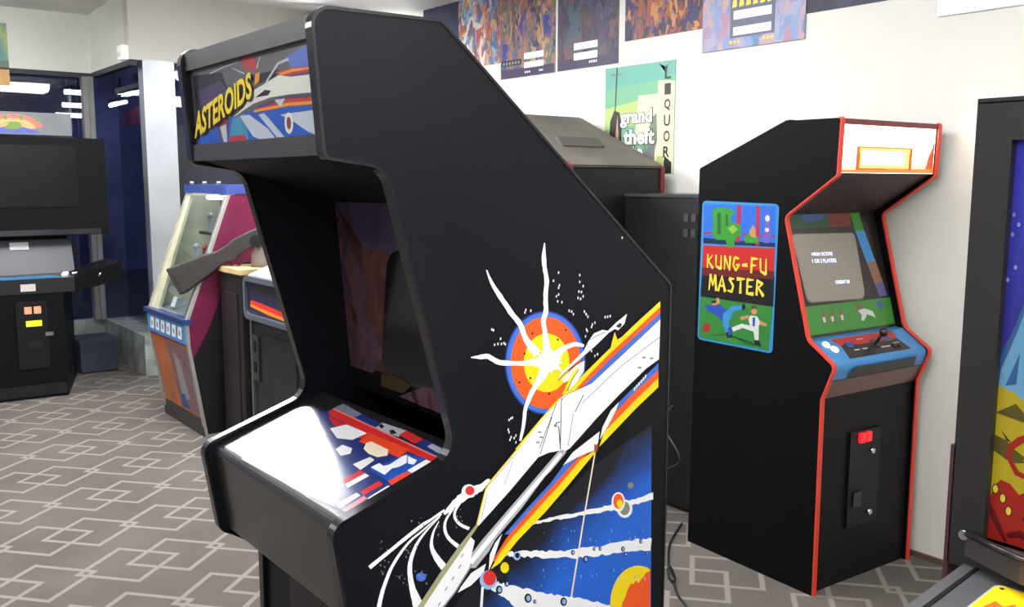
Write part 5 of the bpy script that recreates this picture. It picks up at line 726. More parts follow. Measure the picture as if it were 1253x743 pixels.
inkset(dict(mgrey=(92, 92, 94), mdark=(40, 38, 46), mpurple=(74, 58, 92), mblue=(36, 84, 178), mblue2=(84, 112, 190), mteal=(70, 140, 170), mpale=(180, 188, 200), mwhite=(214, 214, 206), mbrown=(120, 62, 48), mred=(176, 52, 52), mblack=(28, 26, 30), morange=(226, 140, 40), myellow=(236, 208, 34)), .3)
_k = dict(k_black=(22, 18, 20), k_red=(206, 40, 40), k_darkred=(110, 28, 30), k_blue=(48, 112, 220), k_navy=(24, 40, 92), k_red2=(186, 44, 74), k_green=(58, 156, 52), k_dgreen=(36, 104, 44), k_lime=(150, 190, 60), k_tan=(208, 150, 100), k_purple=(120, 96, 190), k_white=(226, 228, 226), k_green2=(52, 136, 56), k_blue3=(44, 78, 180), k_cyan=(64, 150, 214), k_brown=(110, 62, 44), k_seal=(172, 44, 44), k_border=(56, 150, 212), k_yellow=(250, 226, 70))
inkset({k: tuple(round(x*.86) for x in c) for k, c in _k.items()})
ink['printblue'] = airbrush_mat('ink_printblue', (20, 22, 32), (34, 104, 214), .5, -.8660, -.49, -.375)

# ------------------------------------------------------------------ the room
WY = 3.59
struct('floor', B(-9.2, 2.3, -3.2, 3.75, -.08, 0), carpet)
bm = bmesh.new(); cl = [(-9.2, 2.94), (-7.5, 2.985), (-7.35, 2.975), (-5.85, 2.737), (2.3, 2.737), (2.3, 2.85), (-5.85, 2.85), (-7.35, 3.09), (-9.2, 3.06)]
struct('ceiling', prism(bm, cl, 'y', -3.2, 3.75), ceil_m)
struct('wall_back', B(-7.49, 2.3, WY, WY+.12, 0, 3.05), wall_m)
struct('wall_right', B(2.2, 2.32, -3.2, 3.71, 0, 2.9), wall_m)
struct('wall_front', B(-9.2, 2.3, -3.2, -3.08, 0, 3.05), wall_m)
struct('baseboard_back', B(-5.5, 2.2, WY-.014, WY, 0, .022, .003), M('baseboard_brown', (92, 74, 64), .5))
# shop front: soffits over the glass, recess with a low wall
struct('wall_left', B(-8.77, -8.65, -3.1, 2.11, 2.46, 3.05), soffit_m)
struct('wall_recess', B(-8.77, -7.604, 2.11, 2.23, 2.465, 3.05), soffit_m)
struct('wall_shopfront', B(-7.604, -7.484, 2.11, 3.6, 2.47, 3.08), wall_m)
struct('trim_1', B(-8.66, -8.6, -3.1, 2.1, 2.42, 2.46), dark_alu)
struct('trim_2', B(-8.6, -7.49, 2.1, 2.16, 2.425, 2.465), dark_alu)
bm = B(-8.66, -8.58, 2.02, 2.1, .33, 2.43, .006); box(bm, -8.58, -8.55, 2.06, 2.1, .33, 2.43, .004)
struct('trim_3', bm, grey_alu)
bm = B(-7.6, -7.478, 2.2, 2.40, 0, 2.475, .006); box(bm, -7.6, -7.485, 2.40, 2.442, 0, 2.475, .003)
struct('trim_4', bm, alu)
struct('trim_5', B(-7.57, -7.49, 2.442, 3.59, 2.13, 2.21, .004), alu)
lowm = M('low_wall_render', (150, 156, 150), .8, var=.22, scale=7)
bm = B(-8.66, -7.47, 2.11, 2.36, 0, .325, .008)
struct('wall_low', bm, lowm)
struct('wall_low_shopfront', B(-7.6, -7.47, 2.36, 3.59, 0, .325), lowm)
struct('wall_low_left', B(-8.78, -8.66, -3.1, 2.11, 0, .325), lowm)
struct('window_1', B(-8.72, -8.712, -3.1, 2.02, .325, 2.44), win_glass)
struct('window_2', B(-8.58, -7.56, 2.30, 2.308, .325, 2.44), win_glass)
bm = B(-7.55, -7.542, 2.442, 3.59, .325, 2.13); box(bm, -7.55, -7.542, 2.442, 3.59, 2.21, 2.47)
struct('window_3', bm, win_glass)
struct('trim_6', B(-8.58, -7.49, 2.28, 2.33, 2.3, 2.34), dark_alu)
# the night street behind the glass
street = M('night_street', (22, 24, 34), .8, var=.3, scale=1.5)
struct('ground_street', B(-18, -8.78, -4, 9, -.2, -.1), street)
bm = B(-18, -17.9, -4, 9, -.2, 5); box(bm, -18, -7.6, 8.9, 9, -.2, 5)
struct('exterior_wall', bm, M('night_wall', (74, 78, 104), .8, var=.4, scale=.6))
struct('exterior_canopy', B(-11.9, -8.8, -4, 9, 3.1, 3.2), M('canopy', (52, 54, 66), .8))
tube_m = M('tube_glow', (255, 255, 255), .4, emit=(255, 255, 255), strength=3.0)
def glass_streak(x0, x1, y0, y1, z, label):  # glowing tubes added outside to imitate the light streaks in the window glass
    t = thing('streak_tube', label, 'lamp', ((x0+x1)/2, (y0+y1)/2, z), 0, 'added tubes imitating light streaks in the window glass')
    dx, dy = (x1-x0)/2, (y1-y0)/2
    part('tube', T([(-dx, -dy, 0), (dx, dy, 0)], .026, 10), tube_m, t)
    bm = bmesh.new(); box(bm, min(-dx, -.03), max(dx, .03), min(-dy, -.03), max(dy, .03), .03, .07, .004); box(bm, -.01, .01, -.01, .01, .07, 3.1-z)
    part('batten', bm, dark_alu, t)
glass_streak(-11, -11, 1.25, 1.99, 2.53, 'bright added tube imitating a light streak in the corner glass over the big-screen cabinet')
glass_streak(-11, -11, 2.40, 2.66, 2.50, 'small upper added tube imitating a glass streak beside the window corner post')
glass_streak(-11.4, -11.4, 2.46, 2.76, 2.39, 'second added streak tube under the small upper one beside the corner post')
glass_streak(-11.75, -11.75, 2.46, 2.73, 2.30, 'lowest added streak tube of the three beside the corner post')
glass_streak(-13.9, -12.5, 3.8, 3.8, 2.74, 'long added streak tube behind the recess window, above the red sign')
glass_streak(-14.2, -13.4, 3.7, 3.7, 2.62, 'shorter added streak tube behind the recess window, level with the red sign')
bm = B(-14.7, -12.6, 4.0, 4.06, 2.36, 2.6, .01)
s = solo('shop_sign', bm, ramp_mat('sign_red', [(70, 20, 28), (150, 40, 50), (190, 90, 100)], 3), 'dim red sign board outside behind the recess window', 'sign')
bm = B(-15.2, -12.9, 5.2, 6.6, -.1, .55, .12); box(bm, -14.7, -13.4, 5.3, 6.5, .5, 1.15, .16)
for x in (-14.75, -13.35):
    tube(bm, [(x, 5.16, .18), (x, 5.4, .18)], .3, 18)
solo('parked_car', bm, M('car_blue', (54, 66, 120), .35, coat=.5), 'dark blue parked car outside behind the recess window', 'car')

# ceiling lights
diff_m = M('light_diffuser', (255, 255, 255), .5, emit=(250, 252, 255), strength=LIGHT)
def ceiling_light(x, y, label, z=2.737, rz=0, k=1.0, hl=.6):
    t = thing('ceiling_light', label, 'ceiling light', (x, y, z), rz, 'fluorescent ceiling lights')
    part('frame', B(-hl-.03, hl+.03, -.2*k, .2*k, -.03, 0, .006), M('light_frame', (230, 230, 230), .4), t)
    part('diffuser', P(rounded([(-.19*k, -.03), (-.19*k, -.08, .03), (-.12*k, -.12, .03), (.12*k, -.12, .03), (.19*k, -.08, .03), (.19*k, -.03)], 3), 'x', -hl, hl), diff_m, t)
    for x in (-hl-.02, hl): part('end_cap', P(rounded([(-.2*k, -.03), (-.2*k, -.085, .03), (-.125*k, -.126, .03), (.125*k, -.126, .03), (.2*k, -.085, .03), (.2*k, -.03)], 3), 'x', x, x+.02), M('light_frame', (230, 230, 230)), t)
ceiling_light(-5.22, 1.44, 'broad white wrapped light mirrored in the control panel of the space shooter cabinet', 2.737, 0, 1.7)
ceiling_light(-2.9, 2.1, 'white wrapped light above the floor between the two lit cabinets')
ceiling_light(-1.2, 1.5, 'white wrapped light above the pinball backbox')
ceiling_light(-6.15, 3.2, 'added unseen short white wrapped light close to the poster wall, brightening the shop front corner', 2.63, 0, 1.0, .33)  # extra fixture hung out of view to brighten the shop front walls
cl_ = [o for o in COL.objects if o.name.startswith('ceiling_light')][-1]
for x in (-.25, .25): part('hanger_rod', T([(x, 0, -.005), (x, 0, .18)], .005, 8), steel, cl_)
ceiling_light(1.0, .2, 'white wrapped light above the aisle beside the pinball machine', 2.737, PI/2, 1.3)
ceiling_light(1.0, 1.7, 'added unseen white wrapped light above the aisle, nearest the poster wall, brightening the side art', 2.737, PI/2, 1.3)  # added out of view to lift the brightness of the rocket side art
ceiling_light(-2.9, -1.2, 'white wrapped light over the open carpet, middle of its row')
ceiling_light(-5.3, -1.2, 'white wrapped light over the open carpet nearest the windows')
ceiling_light(-.4, -1.2, 'white wrapped light over the open carpet farthest from the windows')
ceiling_light(-7.2, .55, 'white wrapped light near the big-screen cabinet by the windows', 2.95, PI/2, 1.3)
ceiling_light(-4.75, 1.95, 'added unseen white wrapped light behind the space shooter cabinet, brightening the shop front', 2.737, PI/2, 1.3)  # hidden fixture added to raise the shop front wall and soffit

# ------------------------------------------------------------------ space shooter cabinet
AX = -2.0062; AY = .664; AW = .64
ast = thing('arcade_cabinet', 'large black upright space shooter cabinet with rocket and planet side art and yellow-titled marquee', 'arcade cabinet', (AX, AY, 0))
prof = [(.141, 0), (.141, .7), (.07, .748, .02), (.043, .762, .03), (.012, .962, .028), (.272, 1.047, .05), (.128, 1.572, .05), (.016, 1.586, .012), (-.002, 1.82, .03), (.241, 1.822, .012), (.836, 1.325, .02), (.836, 0)]
out = rounded(prof, 6)
inner_black = M('cabinet_inside_black', (16, 15, 18), .6, spec=.25)
for nm, x0, x1 in (('side_panel', 0, .02), ('side_panel', AW-.02, AW)):
    sp = part(nm, P(out, 'x', x0, x1), black, ast)
    part('edge_strip', ring(bmesh.new(), out, 'x', x0-.0015, x1+.0015, .0035, .002), edge_black, sp)
    if x0 > .1:
        art('side_art', [(m, [(y-AY, z) for y, z in p]) for m, p in SIDE], lambda p, h: (AW+h, p[0], p[1]), ink, sp, 'printed rocket, explosion and ringed planet artwork')
i0, i1 = .02, AW-.02
part('top_panel', B(i0, i1, .02, .25, 1.798, 1.812), black, ast)
bm = Q([(i0, .24, 1.808), (i1, .24, 1.808), (i1, .826, 1.315), (i0, .826, 1.315)], -.012); part('rear_slope', bm, black2, ast)
part('back_panel', B(i0, i1, .812, .826, .05, 1.31), black2, ast)
# marquee box: retainers, printed glass with lettering
ret = M('marquee_retainer', (56, 55, 57), .4, metal=.2)
part('marquee_retainer', B(i0, i1, .006, .03, 1.776, 1.812, .004), ret, ast)
part('marquee_retainer', B(i0, i1, .016, .036, 1.59, 1.624, .004), ret, ast)
mq = part('marquee', Q([(i0, .024, 1.62), (i1, .024, 1.62), (i1, .018, 1.78), (i0, .018, 1.78)], .006), M('marquee_glass', (84, 84, 88), .22, coat=.5), ast)
def mqf(p, h): 
    t = (p[1]-1.62)/.16; return (p[0], .024-.006*t-h*.9-.0002, p[1])
art('marquee_art', MQA, mqf, ink, mq)
text_art('lettering', 'ASTEROIDS', [(q[0]+.004, q[1]-.004) for q in MQT], M('ink_mshadow', (40, 24, 20), .3), mqf, mq, .0042, .05)
text_art('lettering', 'ASTEROIDS', MQT, ink['myellow'], mqf, mq, .0048, .03)
part('speaker_panel', Q([(i0, .36, 1.50), (i1, .36, 1.50), (i1, .03, 1.592), (i0, .03, 1.592)], .012), inner_black, ast)
# monitor glass with printed bezel
bez = part('monitor_bezel', Q([(i0, .385, 1.05), (i1, .385, 1.05), (i1, .347, 1.505), (i0, .347, 1.505)], .01), M('bezel_black', (14, 13, 16), .15, coat=.6), ast)
def bzf(p, h): return (p[0], .385-.038*(p[1]-1.05)/.455-h, p[1])
bz_inks = dict(pur=ramp_mat('bezel_purple', [(44, 36, 52), (70, 58, 82), (62, 52, 84)], 6, .2), rock=ramp_mat('bezel_rock', [(46, 28, 32), (84, 54, 54), (52, 46, 66), (96, 60, 58)], 14, .2), brn=ramp_mat('bezel_brown', [(42, 26, 28), (74, 46, 40), (48, 38, 50)], 12, .2), blk=M('screen_black', (10, 11, 15), .12, spec=.3, coat=.15), gold=M('bezel_gold', (52, 44, 22), .3), rose=ramp_mat('bezel_rose', [(40, 24, 30), (92, 66, 72), (48, 34, 50)], 20, .2))
art('bezel_art', [('pur', [(.02, 1.375), (.6, 1.375), (.6, 1.5), (.02, 1.5)]), ('brn', [(.02, 1.11), (.22, 1.11), (.27, 1.30), (.25, 1.40), (.15, 1.39), (.07, 1.46), (.02, 1.49)]),
     ('rock', [(.02, 1.10), (.13, 1.10), (.19, 1.16), (.12, 1.24), (.13, 1.33), (.07, 1.40), (.05, 1.46), (.02, 1.49)]), ('rose', [(.24, 1.065), (.36, 1.11), (.60, 1.13), (.60, 1.062), (.4, 1.06)]), ('gold', [(.16, 1.075), (.26, 1.075), (.30, 1.10), (.26, 1.115), (.17, 1.105)])], bzf, bz_inks, bez)
scr = rounded([(.215, 1.125, .03), (.61, 1.12, .03), (.61, 1.40, .03), (.25, 1.40, .05)], 5)
bm = bmesh.new(); prism(bm, scr, 'y', .3535, .362); part('monitor_screen', bm, bz_inks['blk'], ast)
# control panel
cp0 = Vector((0, .284, 1.045)); cp1 = Vector((0, .016, .956)); cpd = (cp1-cp0).normalized(); cpn = Vector((0, cpd.z, -cpd.y)); cpn = cpn if cpn.z > 0 else -cpn
L_ = (cp1-cp0).length
cpm = M('control_panel_black', (28, 27, 30), .3, spec=.6, coat=.3, var=.06)
cpprof = rounded([(.30, 1.048), (.030, .958, .022), (.058, .762, .01), (.08, .765), (.06, .94, .01), (.30, 1.02)], 5)
bm = P(cpprof, 'x', i0, i1); cp = part('control_panel', bm, cpm, ast)
ci = {k: M('overlay_'+k, c, .28, spec=.6, coat=.3) for k, c in dict(white=(245, 245, 245), red=(214, 44, 44), orangered=(240, 74, 40), pinkred=(232, 130, 130), deepblue=(34, 52, 120), blue=(34, 84, 178), greyish=(120, 126, 142), lightgrey=(180, 182, 188), printdark=(30, 28, 32), cream=(250, 236, 206)).items()}
cA = Vector((0, .30, 1.048)); cB = Vector((0, .030, .958)); cD = (cB-cA).normalized(); cN = Vector((0, cD.z, -cD.y)); cN = cN if cN.z > 0 else -cN
sh = (cA-Vector((0, .284, 1.051))).length
def cpf(p, h):
    v = cA+cD*(p[1]+sh)+cN*h; return (p[0], v.y, v.z)
def clipx(p): return [(min(max(q[0], .026), AW-.026), min(max(q[1], -.008), .255)) for q in p]
art('overlay_art', [(m, clipx(p)) for m, p in CPA], cpf, ci, cp)
# lower body: recessed coin door
lf = part('front_panel', B(i0, i1, .15, .165, .04, .76), inner_black, ast)
cd = part('coin_door', B(.17, .47, .138, .15, .22, .68, .008), M('coin_door_steel', (30, 29, 31), .4, metal=.5), ast)
for x in (.26, .38):
    e = part('coin_slot', B(x-.03, x+.03, .128, .138, .5, .58, .004), M('coin_plate', (60, 60, 62), .35, metal=.6), ast)
    part('coin_return', B(x-.025, x+.025, .124, .138, .3, .36, .006), edge_black, ast)
part('door_lock', T([(.32, .14, .44), (.32, .122, .44)], .012, 14), chrome, ast)

# ------------------------------------------------------------------ martial arts cabinet
KX, KY, KT = KFPOS; KW = .62
kf = thing('arcade_cabinet', 'black upright cabinet with red edges, glowing marquee and blue-bordered side sticker', 'arcade cabinet', (KX, KY, 0), KT+PI/2)
kprof = [(0, 0), (.003, .757, .015), (-.047, .888, .025), (.075, .968, .05), (.201, 1.42, .03), (-.02, 1.573, .012), (-.026, 1.773, .008), (.212, 1.774, .01), (.642, 1.602, .01), (.65, 0)]
ko = rounded(kprof, 5); KTh = .018
for x0, x1 in ((0, KTh), (KW-KTh, KW)):
    sp = part('side_panel', P(ko, 'x', x0, x1), black2, kf)
    fr = [p for p in ko]
    part('edge_strip', strip(bmesh.new(), ko, 'x', x0-.001, x1+.001, .004, .002, lambda p: p[0] < .206 and (p[1] < 1.7735 or p[0] < 0)), edge_red, sp, 'orange-red front edge strip')
    part('rear_strip', strip(bmesh.new(), ko, 'x', x0, x1, .002, .002, lambda p: p[0] > .19 and (p[1] > 1.5 or p[0] > .6)), edge_black, sp)
    if x0 == 0:
        fk = lambda p, h: (-h, p[0], p[1])
        st_ = part('side_sticker', P(rounded([(q[0], q[1], .02) for q in KBORD], 5), 'x', -.0008, 0), ink['k_border'], sp, 'blue bordered sticker with yellow brush lettering')
        fk2 = lambda p, h: (-.0009-h, p[0], p[1])
        art('sticker_art', KSA, fk2, ink, st_)
        # brush lettering
        G = {'K': [(.12, 1, .17, .1, 0, .1), (.8, .97, .08, .15, .48, .15), (.22, .5, .1, .9, 0, .2)], 'U': [(.1, 1, .18, .14, .2, .1), (.1, .2, .12, .75, .05, .2), (.82, 1, .1, .8, 0, .17)], 'N': [(.12, 0, .08, .14, 1, .17), (.1, 1, .17, .82, .0, .1), (.82, 0, .1, .87, 1, .2)],
             'G': [(.88, .86, .08, .3, .93, .19), (.28, .95, .17, .1, .4, .14), (.1, .42, .14, .5, .04, .15), (.45, .04, .15, .88, .4, .1), (.45, .42, .1, .98, .44, .17)], '-': [(.1, .45, .15, .8, .5, .22)], 'F': [(.2, 1, .15, .12, 0, .18), (.08, .93, .2, .95, .96, .08), (.15, .5, .15, .75, .53, .06)],
             'M': [(.03, 0, .1, .2, 1, .19), (.18, 1, .17, .5, .3, .1), (.5, .3, .1, .8, 1, .17), (.8, 1, .17, .97, 0, .21)], 'A': [(.04, 0, .19, .52, 1, .08), (.48, 1, .1, .95, 0, .21), (.2, .35, .09, .78, .36, .13)], 'S': [(.88, .88, .08, .25, .86, .19), (.22, .88, .17, .8, .42, .15), (.8, .46, .15, .6, .05, .17), (.65, .06, .17, .05, .12, .06)],
             'T': [(.0, .9, .22, 1.0, .95, .09), (.5, .95, .11, .5, 0, .22)], 'E': [(.15, 1, .15, .15, 0, .17), (.08, .93, .2, .9, .96, .06), (.15, .5, .15, .75, .52, .06), (.1, .06, .13, .95, .07, .22)], 'R': [(.15, 1, .13, .12, 0, .2), (.08, .94, .18, .82, .78, .13), (.82, .82, .13, .2, .44, .1), (.3, .5, .1, .95, 0, .22)]}
        bm = bmesh.new()
        for word, c4 in (('KUNG-FU', KT1), ('MASTER', KT2)):
            nl = len(word)
            for i, ch in enumerate(word):
                for j, (xa, ya, wa, xb, yb, wb) in enumerate(G[ch]):
                    asp = 1.25; dx, dy = (xb-xa), (yb-ya)*asp; l = math.hypot(dx, dy); nx, ny = -dy/l, dx/l
                    q = [(xa+nx*wa*.74, ya+ny*wa*.74/asp), (xb+nx*wb*.74, yb+ny*wb*.74/asp), (xb-nx*wb*.74, yb-ny*wb*.74/asp), (xa-nx*wa*.74, ya-ny*wa*.74/asp)]
                    face(bm, [bm.verts.new(fk2(bil(c4, ((i+.06+x*.86)/nl, y)), .0030+.00006*j)) for x, y in q])
        obj_('lettering', bm, ink['k_yellow'], st_)
k0, k1 = KTh, KW-KTh
part('top_panel', B(k0, k1, -.012, .22, 1.755, 1.768), black2, kf)
part('rear_slope', Q([(k0, .21, 1.768), (k1, .21, 1.768), (k1, .636, 1.596), (k0, .636, 1.596)], -.012), black2, kf)
part('back_panel', B(k0, k1, .625, .638, .04, 1.59), black2, kf)
mqb = part('marquee', Q([(k0, -.012, 1.582), (k1, -.012, 1.582), (k1, -.016, 1.752), (k0, -.016, 1.752)], .006), M('marquee_lit', (255, 240, 225), .3, emit=(255, 236, 214), strength=2.6), kf, 'brightly backlit marquee')
def kmf(p, h): return (p[0], -.0165-h+.004*(1.752-p[1])/.17, p[1])
mi = dict(or1=M('marquee_orange', (250, 130, 70), .3, emit=(255, 110, 46), strength=.42), ye=M('marquee_yellow', (255, 214, 90), .3, emit=(255, 206, 100), strength=.52), re=M('marquee_red', (220, 70, 40), .3, emit=(240, 80, 40), strength=.35), wh=M('marquee_white', (255, 255, 250), .3, emit=(255, 250, 238), strength=2.2))
mi['pe'] = M('marquee_peach', (255, 200, 160), .3, emit=(255, 196, 150), strength=.6)
art('marquee_art', [('pe', [(k0, 1.583), (k1, 1.583), (k1, 1.615), (k0, 1.605)]), ('or1', [(k0, 1.583), (k1, 1.583), (k1, 1.60), (k0, 1.592)]), ('or1', [(.112, 1.588), (.456, 1.588), (.456, 1.678), (.112, 1.678)]), ('re', [(.548, 1.60), (.598, 1.60), (.598, 1.73), (.585, 1.68), (.56, 1.64)]), ('re', [(.115, 1.592), (.127, 1.592), (.133, 1.672), (.12, 1.672)]), ('re', [(.436, 1.592), (.452, 1.592), (.452, 1.672), (.438, 1.672)]), ('ye', [(.13, 1.655), (.44, 1.655), (.44, 1.672), (.13, 1.672)]), ('ye', [(.40, 1.6), (.437, 1.6), (.437, 1.66), (.41, 1.66)]), ('re', [(.13, 1.594), (.30, 1.594), (.30, 1.598), (.13, 1.598)]), ('ye', [(.135, 1.60), (.435, 1.60), (.435, 1.668), (.135, 1.668)]), ('wh', [(.145, 1.612), (.41, 1.612), (.41, 1.662), (.145, 1.662)])], kmf, mi, mqb)
part('marquee_retainer', B(k0, k1, -.024, -.008, 1.752, 1.772, .003), M('retainer_red', (120, 40, 44), .4), kf)
part('speaker_panel', Q([(k0, .245, 1.42), (k1, .245, 1.42), (k1, -.008, 1.582), (k0, -.008, 1.582)], .012), M('speaker_panel_brown', (58, 40, 38), .5), kf)
# monitor bezel in the sloping plane, coordinates (w, t) down the slope
b0 = Vector((0, .236, 1.42)); b1 = Vector((0, .109, .969)); bd = (b1-b0).normalized(); bn = Vector((0, bd.z, -bd.y)); bn = bn if bn.y < 0 else -bn
def kb(p, h):
    v = b0+bd*p[1]+bn*h; return (p[0], v.y, v.z)
bz = part('monitor_bezel', Q([kb((k0, .475), 0), kb((k1, .475), 0), kb((k1, -.02), 0), kb((k0, -.02), 0)], .012), M('kung_bezel', (36, 30, 32), .3, coat=.3), kf)
bi = dict(gr=M('bezel_green', (62, 132, 54), .35), sky=M('bezel_sky', (70, 140, 200), .35), tan=M('bezel_tan', (142, 104, 84), .35), gr2=M('bezel_dark_green', (46, 82, 54), .35), wh=ink['k_white'], br=M('bezel_figures', (110, 96, 70), .4), red=M('bezel_redbrown', (120, 56, 50), .35), bl=M('bezel_blue', (62, 90, 150), .35), pu=M('bezel_violet', (92, 92, 140), .35))
L = [('gr2', [(k0, -.015), (.30, -.015), (.30, .05), (k0, .05)]), ('bl', [(.14, -.015), (.30, -.015), (.26, .02), (.15, .03)]), ('red', [(.30, -.015), (.44, -.015), (.44, .05), (.30, .05)]), ('gr', [(.44, -.015), (.50, -.015), (.515, .07), (.455, .07)]), ('sky', [(.455, .07), (.515, .07), (.55, .2), (.49, .2)]), ('tan', [(.49, .2), (.55, .2), (.575, .29), (.515, .29)]), ('pu', [(.515, .29), (.575, .29), (.585, .345), (.53, .345)]), ('gr', [(k0, .352), (k1, .352), (k1, .462), (k0, .462)])]
for x, w in ((.16, .02), (.21, .022), (.27, .02)):
    L += [('br', ell(x, .375, .008, .008, 10)), ('br', [(x-.012, .385), (x+.012, .385), (x+w, .435), (x+.004, .41), (x-.016, .437)]), ('wh', [(x-.008, .40), (x+.01, .40), (x+.008, .42), (x-.006, .42)])]
L += [('br', [(.36, .36), (.38, .36), (.42, .385), (.40, .40), (.37, .39)]), ('wh', [(.375, .39), (.42, .385), (.47, .40), (.48, .43), (.465, .42), (.43, .41), (.40, .435), (.385, .43), (.395, .41)]), ('bl', [(.50, .365), (.53, .36), (.545, .39), (.52, .40)]), ('br', ell(.40, .375, .01, .01, 10))]
art('bezel_art', L, kb, bi, bz)
sc_ = rounded([(.06, .068, .02), (.445, .075, .02), (.437, .348, .03), (.08, .34, .03)], 5)
bm = bmesh.new()
lo = [bm.verts.new(kb(p, .0015)) for p in sc_]; hi = [bm.verts.new(kb((.25+(p[0]-.25)*.97, .207+(p[1]-.207)*.97), .007)) for p in sc_]; ns = len(sc_)
for i in range(ns): face(bm, [lo[i], lo[(i+1) % ns], hi[(i+1) % ns], hi[i]])
face(bm, hi)
ms = part('monitor_screen', bm, M('crt_grey', (128, 122, 112), .18, coat=.4, emit=(128, 122, 112), strength=.12), kf)
txm = M('crt_text', (200, 210, 255), .4, emit=(190, 200, 255), strength=1.4)
kbt = lambda p, h: kb(p, .0076)
text_art('screen_text', 'HIGH SCORE', [(.15, .16), (.275, .163), (.275, .15), (.15, .147)], txm, kbt, ms, 0)
text_art('screen_text', '1 OR 2 PLAYERS', [(.146, .188), (.29, .192), (.29, .177), (.146, .173)], txm, kbt, ms, 0)
text_art('screen_text', 'CREDIT 00', [(.262, .277), (.348, .279), (.348, .266), (.262, .264)], txm, kbt, ms, 0)
# control panel
cpr = rounded([(.115, .965), (.075, .962), (-.04, .885, .03), (-.018, .825, .01), (0, .825), (-.012, .872), (.075, .94), (.115, .945)], 5)
kcp = part('control_panel', P(cpr, 'x', k0, k1), M('cp_blue', (48, 126, 186), .3, coat=.3), kf, 'sky blue control panel with black and red centre')
c0 = Vector((0, .075, .962)); c1 = Vector((0, -.04, .885)); cdv = (c1-c0).normalized(); cnv = Vector((0, cdv.z, -cdv.y)); cnv = cnv if cnv.z > 0 else -cnv
def kc(p, h):
    v = c0+cdv*p[1]+cnv*h; return (p[0], v.y, v.z)
ki = dict(red=M('cp_red', (170, 44, 40), .35), blk=M('cp_black', (34, 30, 32), .35), blu=M('cp_darkblue', (46, 70, 130), .4), wh=ink['k_white'])
art('panel_art', [('red', [(.13, .004), (.52, .004), (.50, .05), (.15, .05)]), ('blk', [(.15, .05), (.50, .05), (.52, .112), (.13, .112)]), ('blk', [(.19, .03), (.25, .05), (.15, .05)]), ('blu', [(.19, .03), (.23, .03), (.22, .06), (.18, .06)]), ('blu', [(.42, .03), (.46, .03), (.47, .055), (.43, .055)]), ('wh', [(.20, .072), (.23, .072), (.23, .077), (.20, .077)]), ('wh', [(.25, .072), (.28, .072), (.28, .077), (.25, .077)]), ('wh', [(.36, .078), (.42, .078), (.42, .084), (.36, .084)]), ('wh', [(.27, .022), (.31, .022), (.31, .026), (.27, .026)]), ('wh', [(.45, .068), (.49, .068), (.49, .072), (.45, .072)])], kc, ki, kcp)
bm = bmesh.new(); prism(bm, rounded([(.14, .1), (.50, .1)]+[(.51, .12), (.13, .12)], 2), 'z', .0, .0) if False else None
bm.free()
lp0 = Vector((0, -.0405, .872)); lp1 = Vector((0, -.0195, .829))
art('lip_art', [('blk', [(.13, 0), (.52, 0), (.54, 1), (.11, 1)])], lambda p, h: (p[0], -.0415+.021*p[1]-h-.0016, .872-.043*p[1]), ki, kcp)
part('control_panel_apron', Q([(k0, .012, .755), (k1, .012, .755), (k1, -.022, .826), (k0, -.022, .826)], .01), M('apron_brown_reflection', (92, 52, 46), .35, coat=.4), kf)  # brown tint stands in for red reflected in the glossy black
jm = M('joystick_black', (16, 15, 16), .3, coat=.4)
bm = T([kc((.352, .058), .0), kc((.352, .058), .05)], .006, 10); tube(bm, [kc((.352, .058), .0), kc((.352, .058), .004)], .022, 16)
joy = part('joystick', bm, jm, kf)
bm = bmesh.new(); ctr = Vector(kc((.352, .058), .058))
bmesh.ops.create_uvsphere(bm, u_segments=16, v_segments=10, radius=.017)
for v in bm.verts: v.co += ctr
for f in bm.faces: f.smooth = True
part('ball_top', bm, jm, joy)
wb = M('button_white', (240, 244, 246), .25, emit=(255, 255, 255), strength=.25)
for w, t in ((.078, .03), (.098, .058)):
    part('button', T([kc((w, t), 0), kc((w, t), .006), kc((w, t), .010)], [.017, .016, .011], 16), wb, kf, 'round white button')
for w, t in ((.44, .085), (.47, .085)):
    part('button', T([kc((w, t), 0), kc((w, t), .005), kc((w, t), .008)], [.012, .011, .008], 14), M('button_dark', (50, 30, 32), .3), kf)
part('front_panel', Q([(k0, .02, .0), (k1, .02, .0), (k1, .02, .76), (k0, .02, .76)], .012), M('front_satin_black', (13, 13, 15), .55, spec=.25, var=.08, scale=8), kf)
cdr = part('coin_door', B(.2, .39, .008, .02, .22, .60, .006), M('kf_door', (16, 16, 18), .45, metal=.3), kf)
redl = M('coin_red', (220, 30, 36), .3, emit=(255, 30, 40), strength=.7)
for x in (.262, .302):
    part('coin_slot', B(x-.014, x+.014, -.004, .01, .555, .592, .004), redl, kf, 'red lit coin slot')
part('door_lock', T([(.33, .012, .512), (.33, -.006, .512)], .010, 14), chrome, kf)
part('door_lock', T([(.33, .012, .265), (.33, -.006, .265)], .010, 14), chrome, kf)
part('coin_return', B(.225, .275, 0, .01, .30, .36, .005), edge_black, kf)

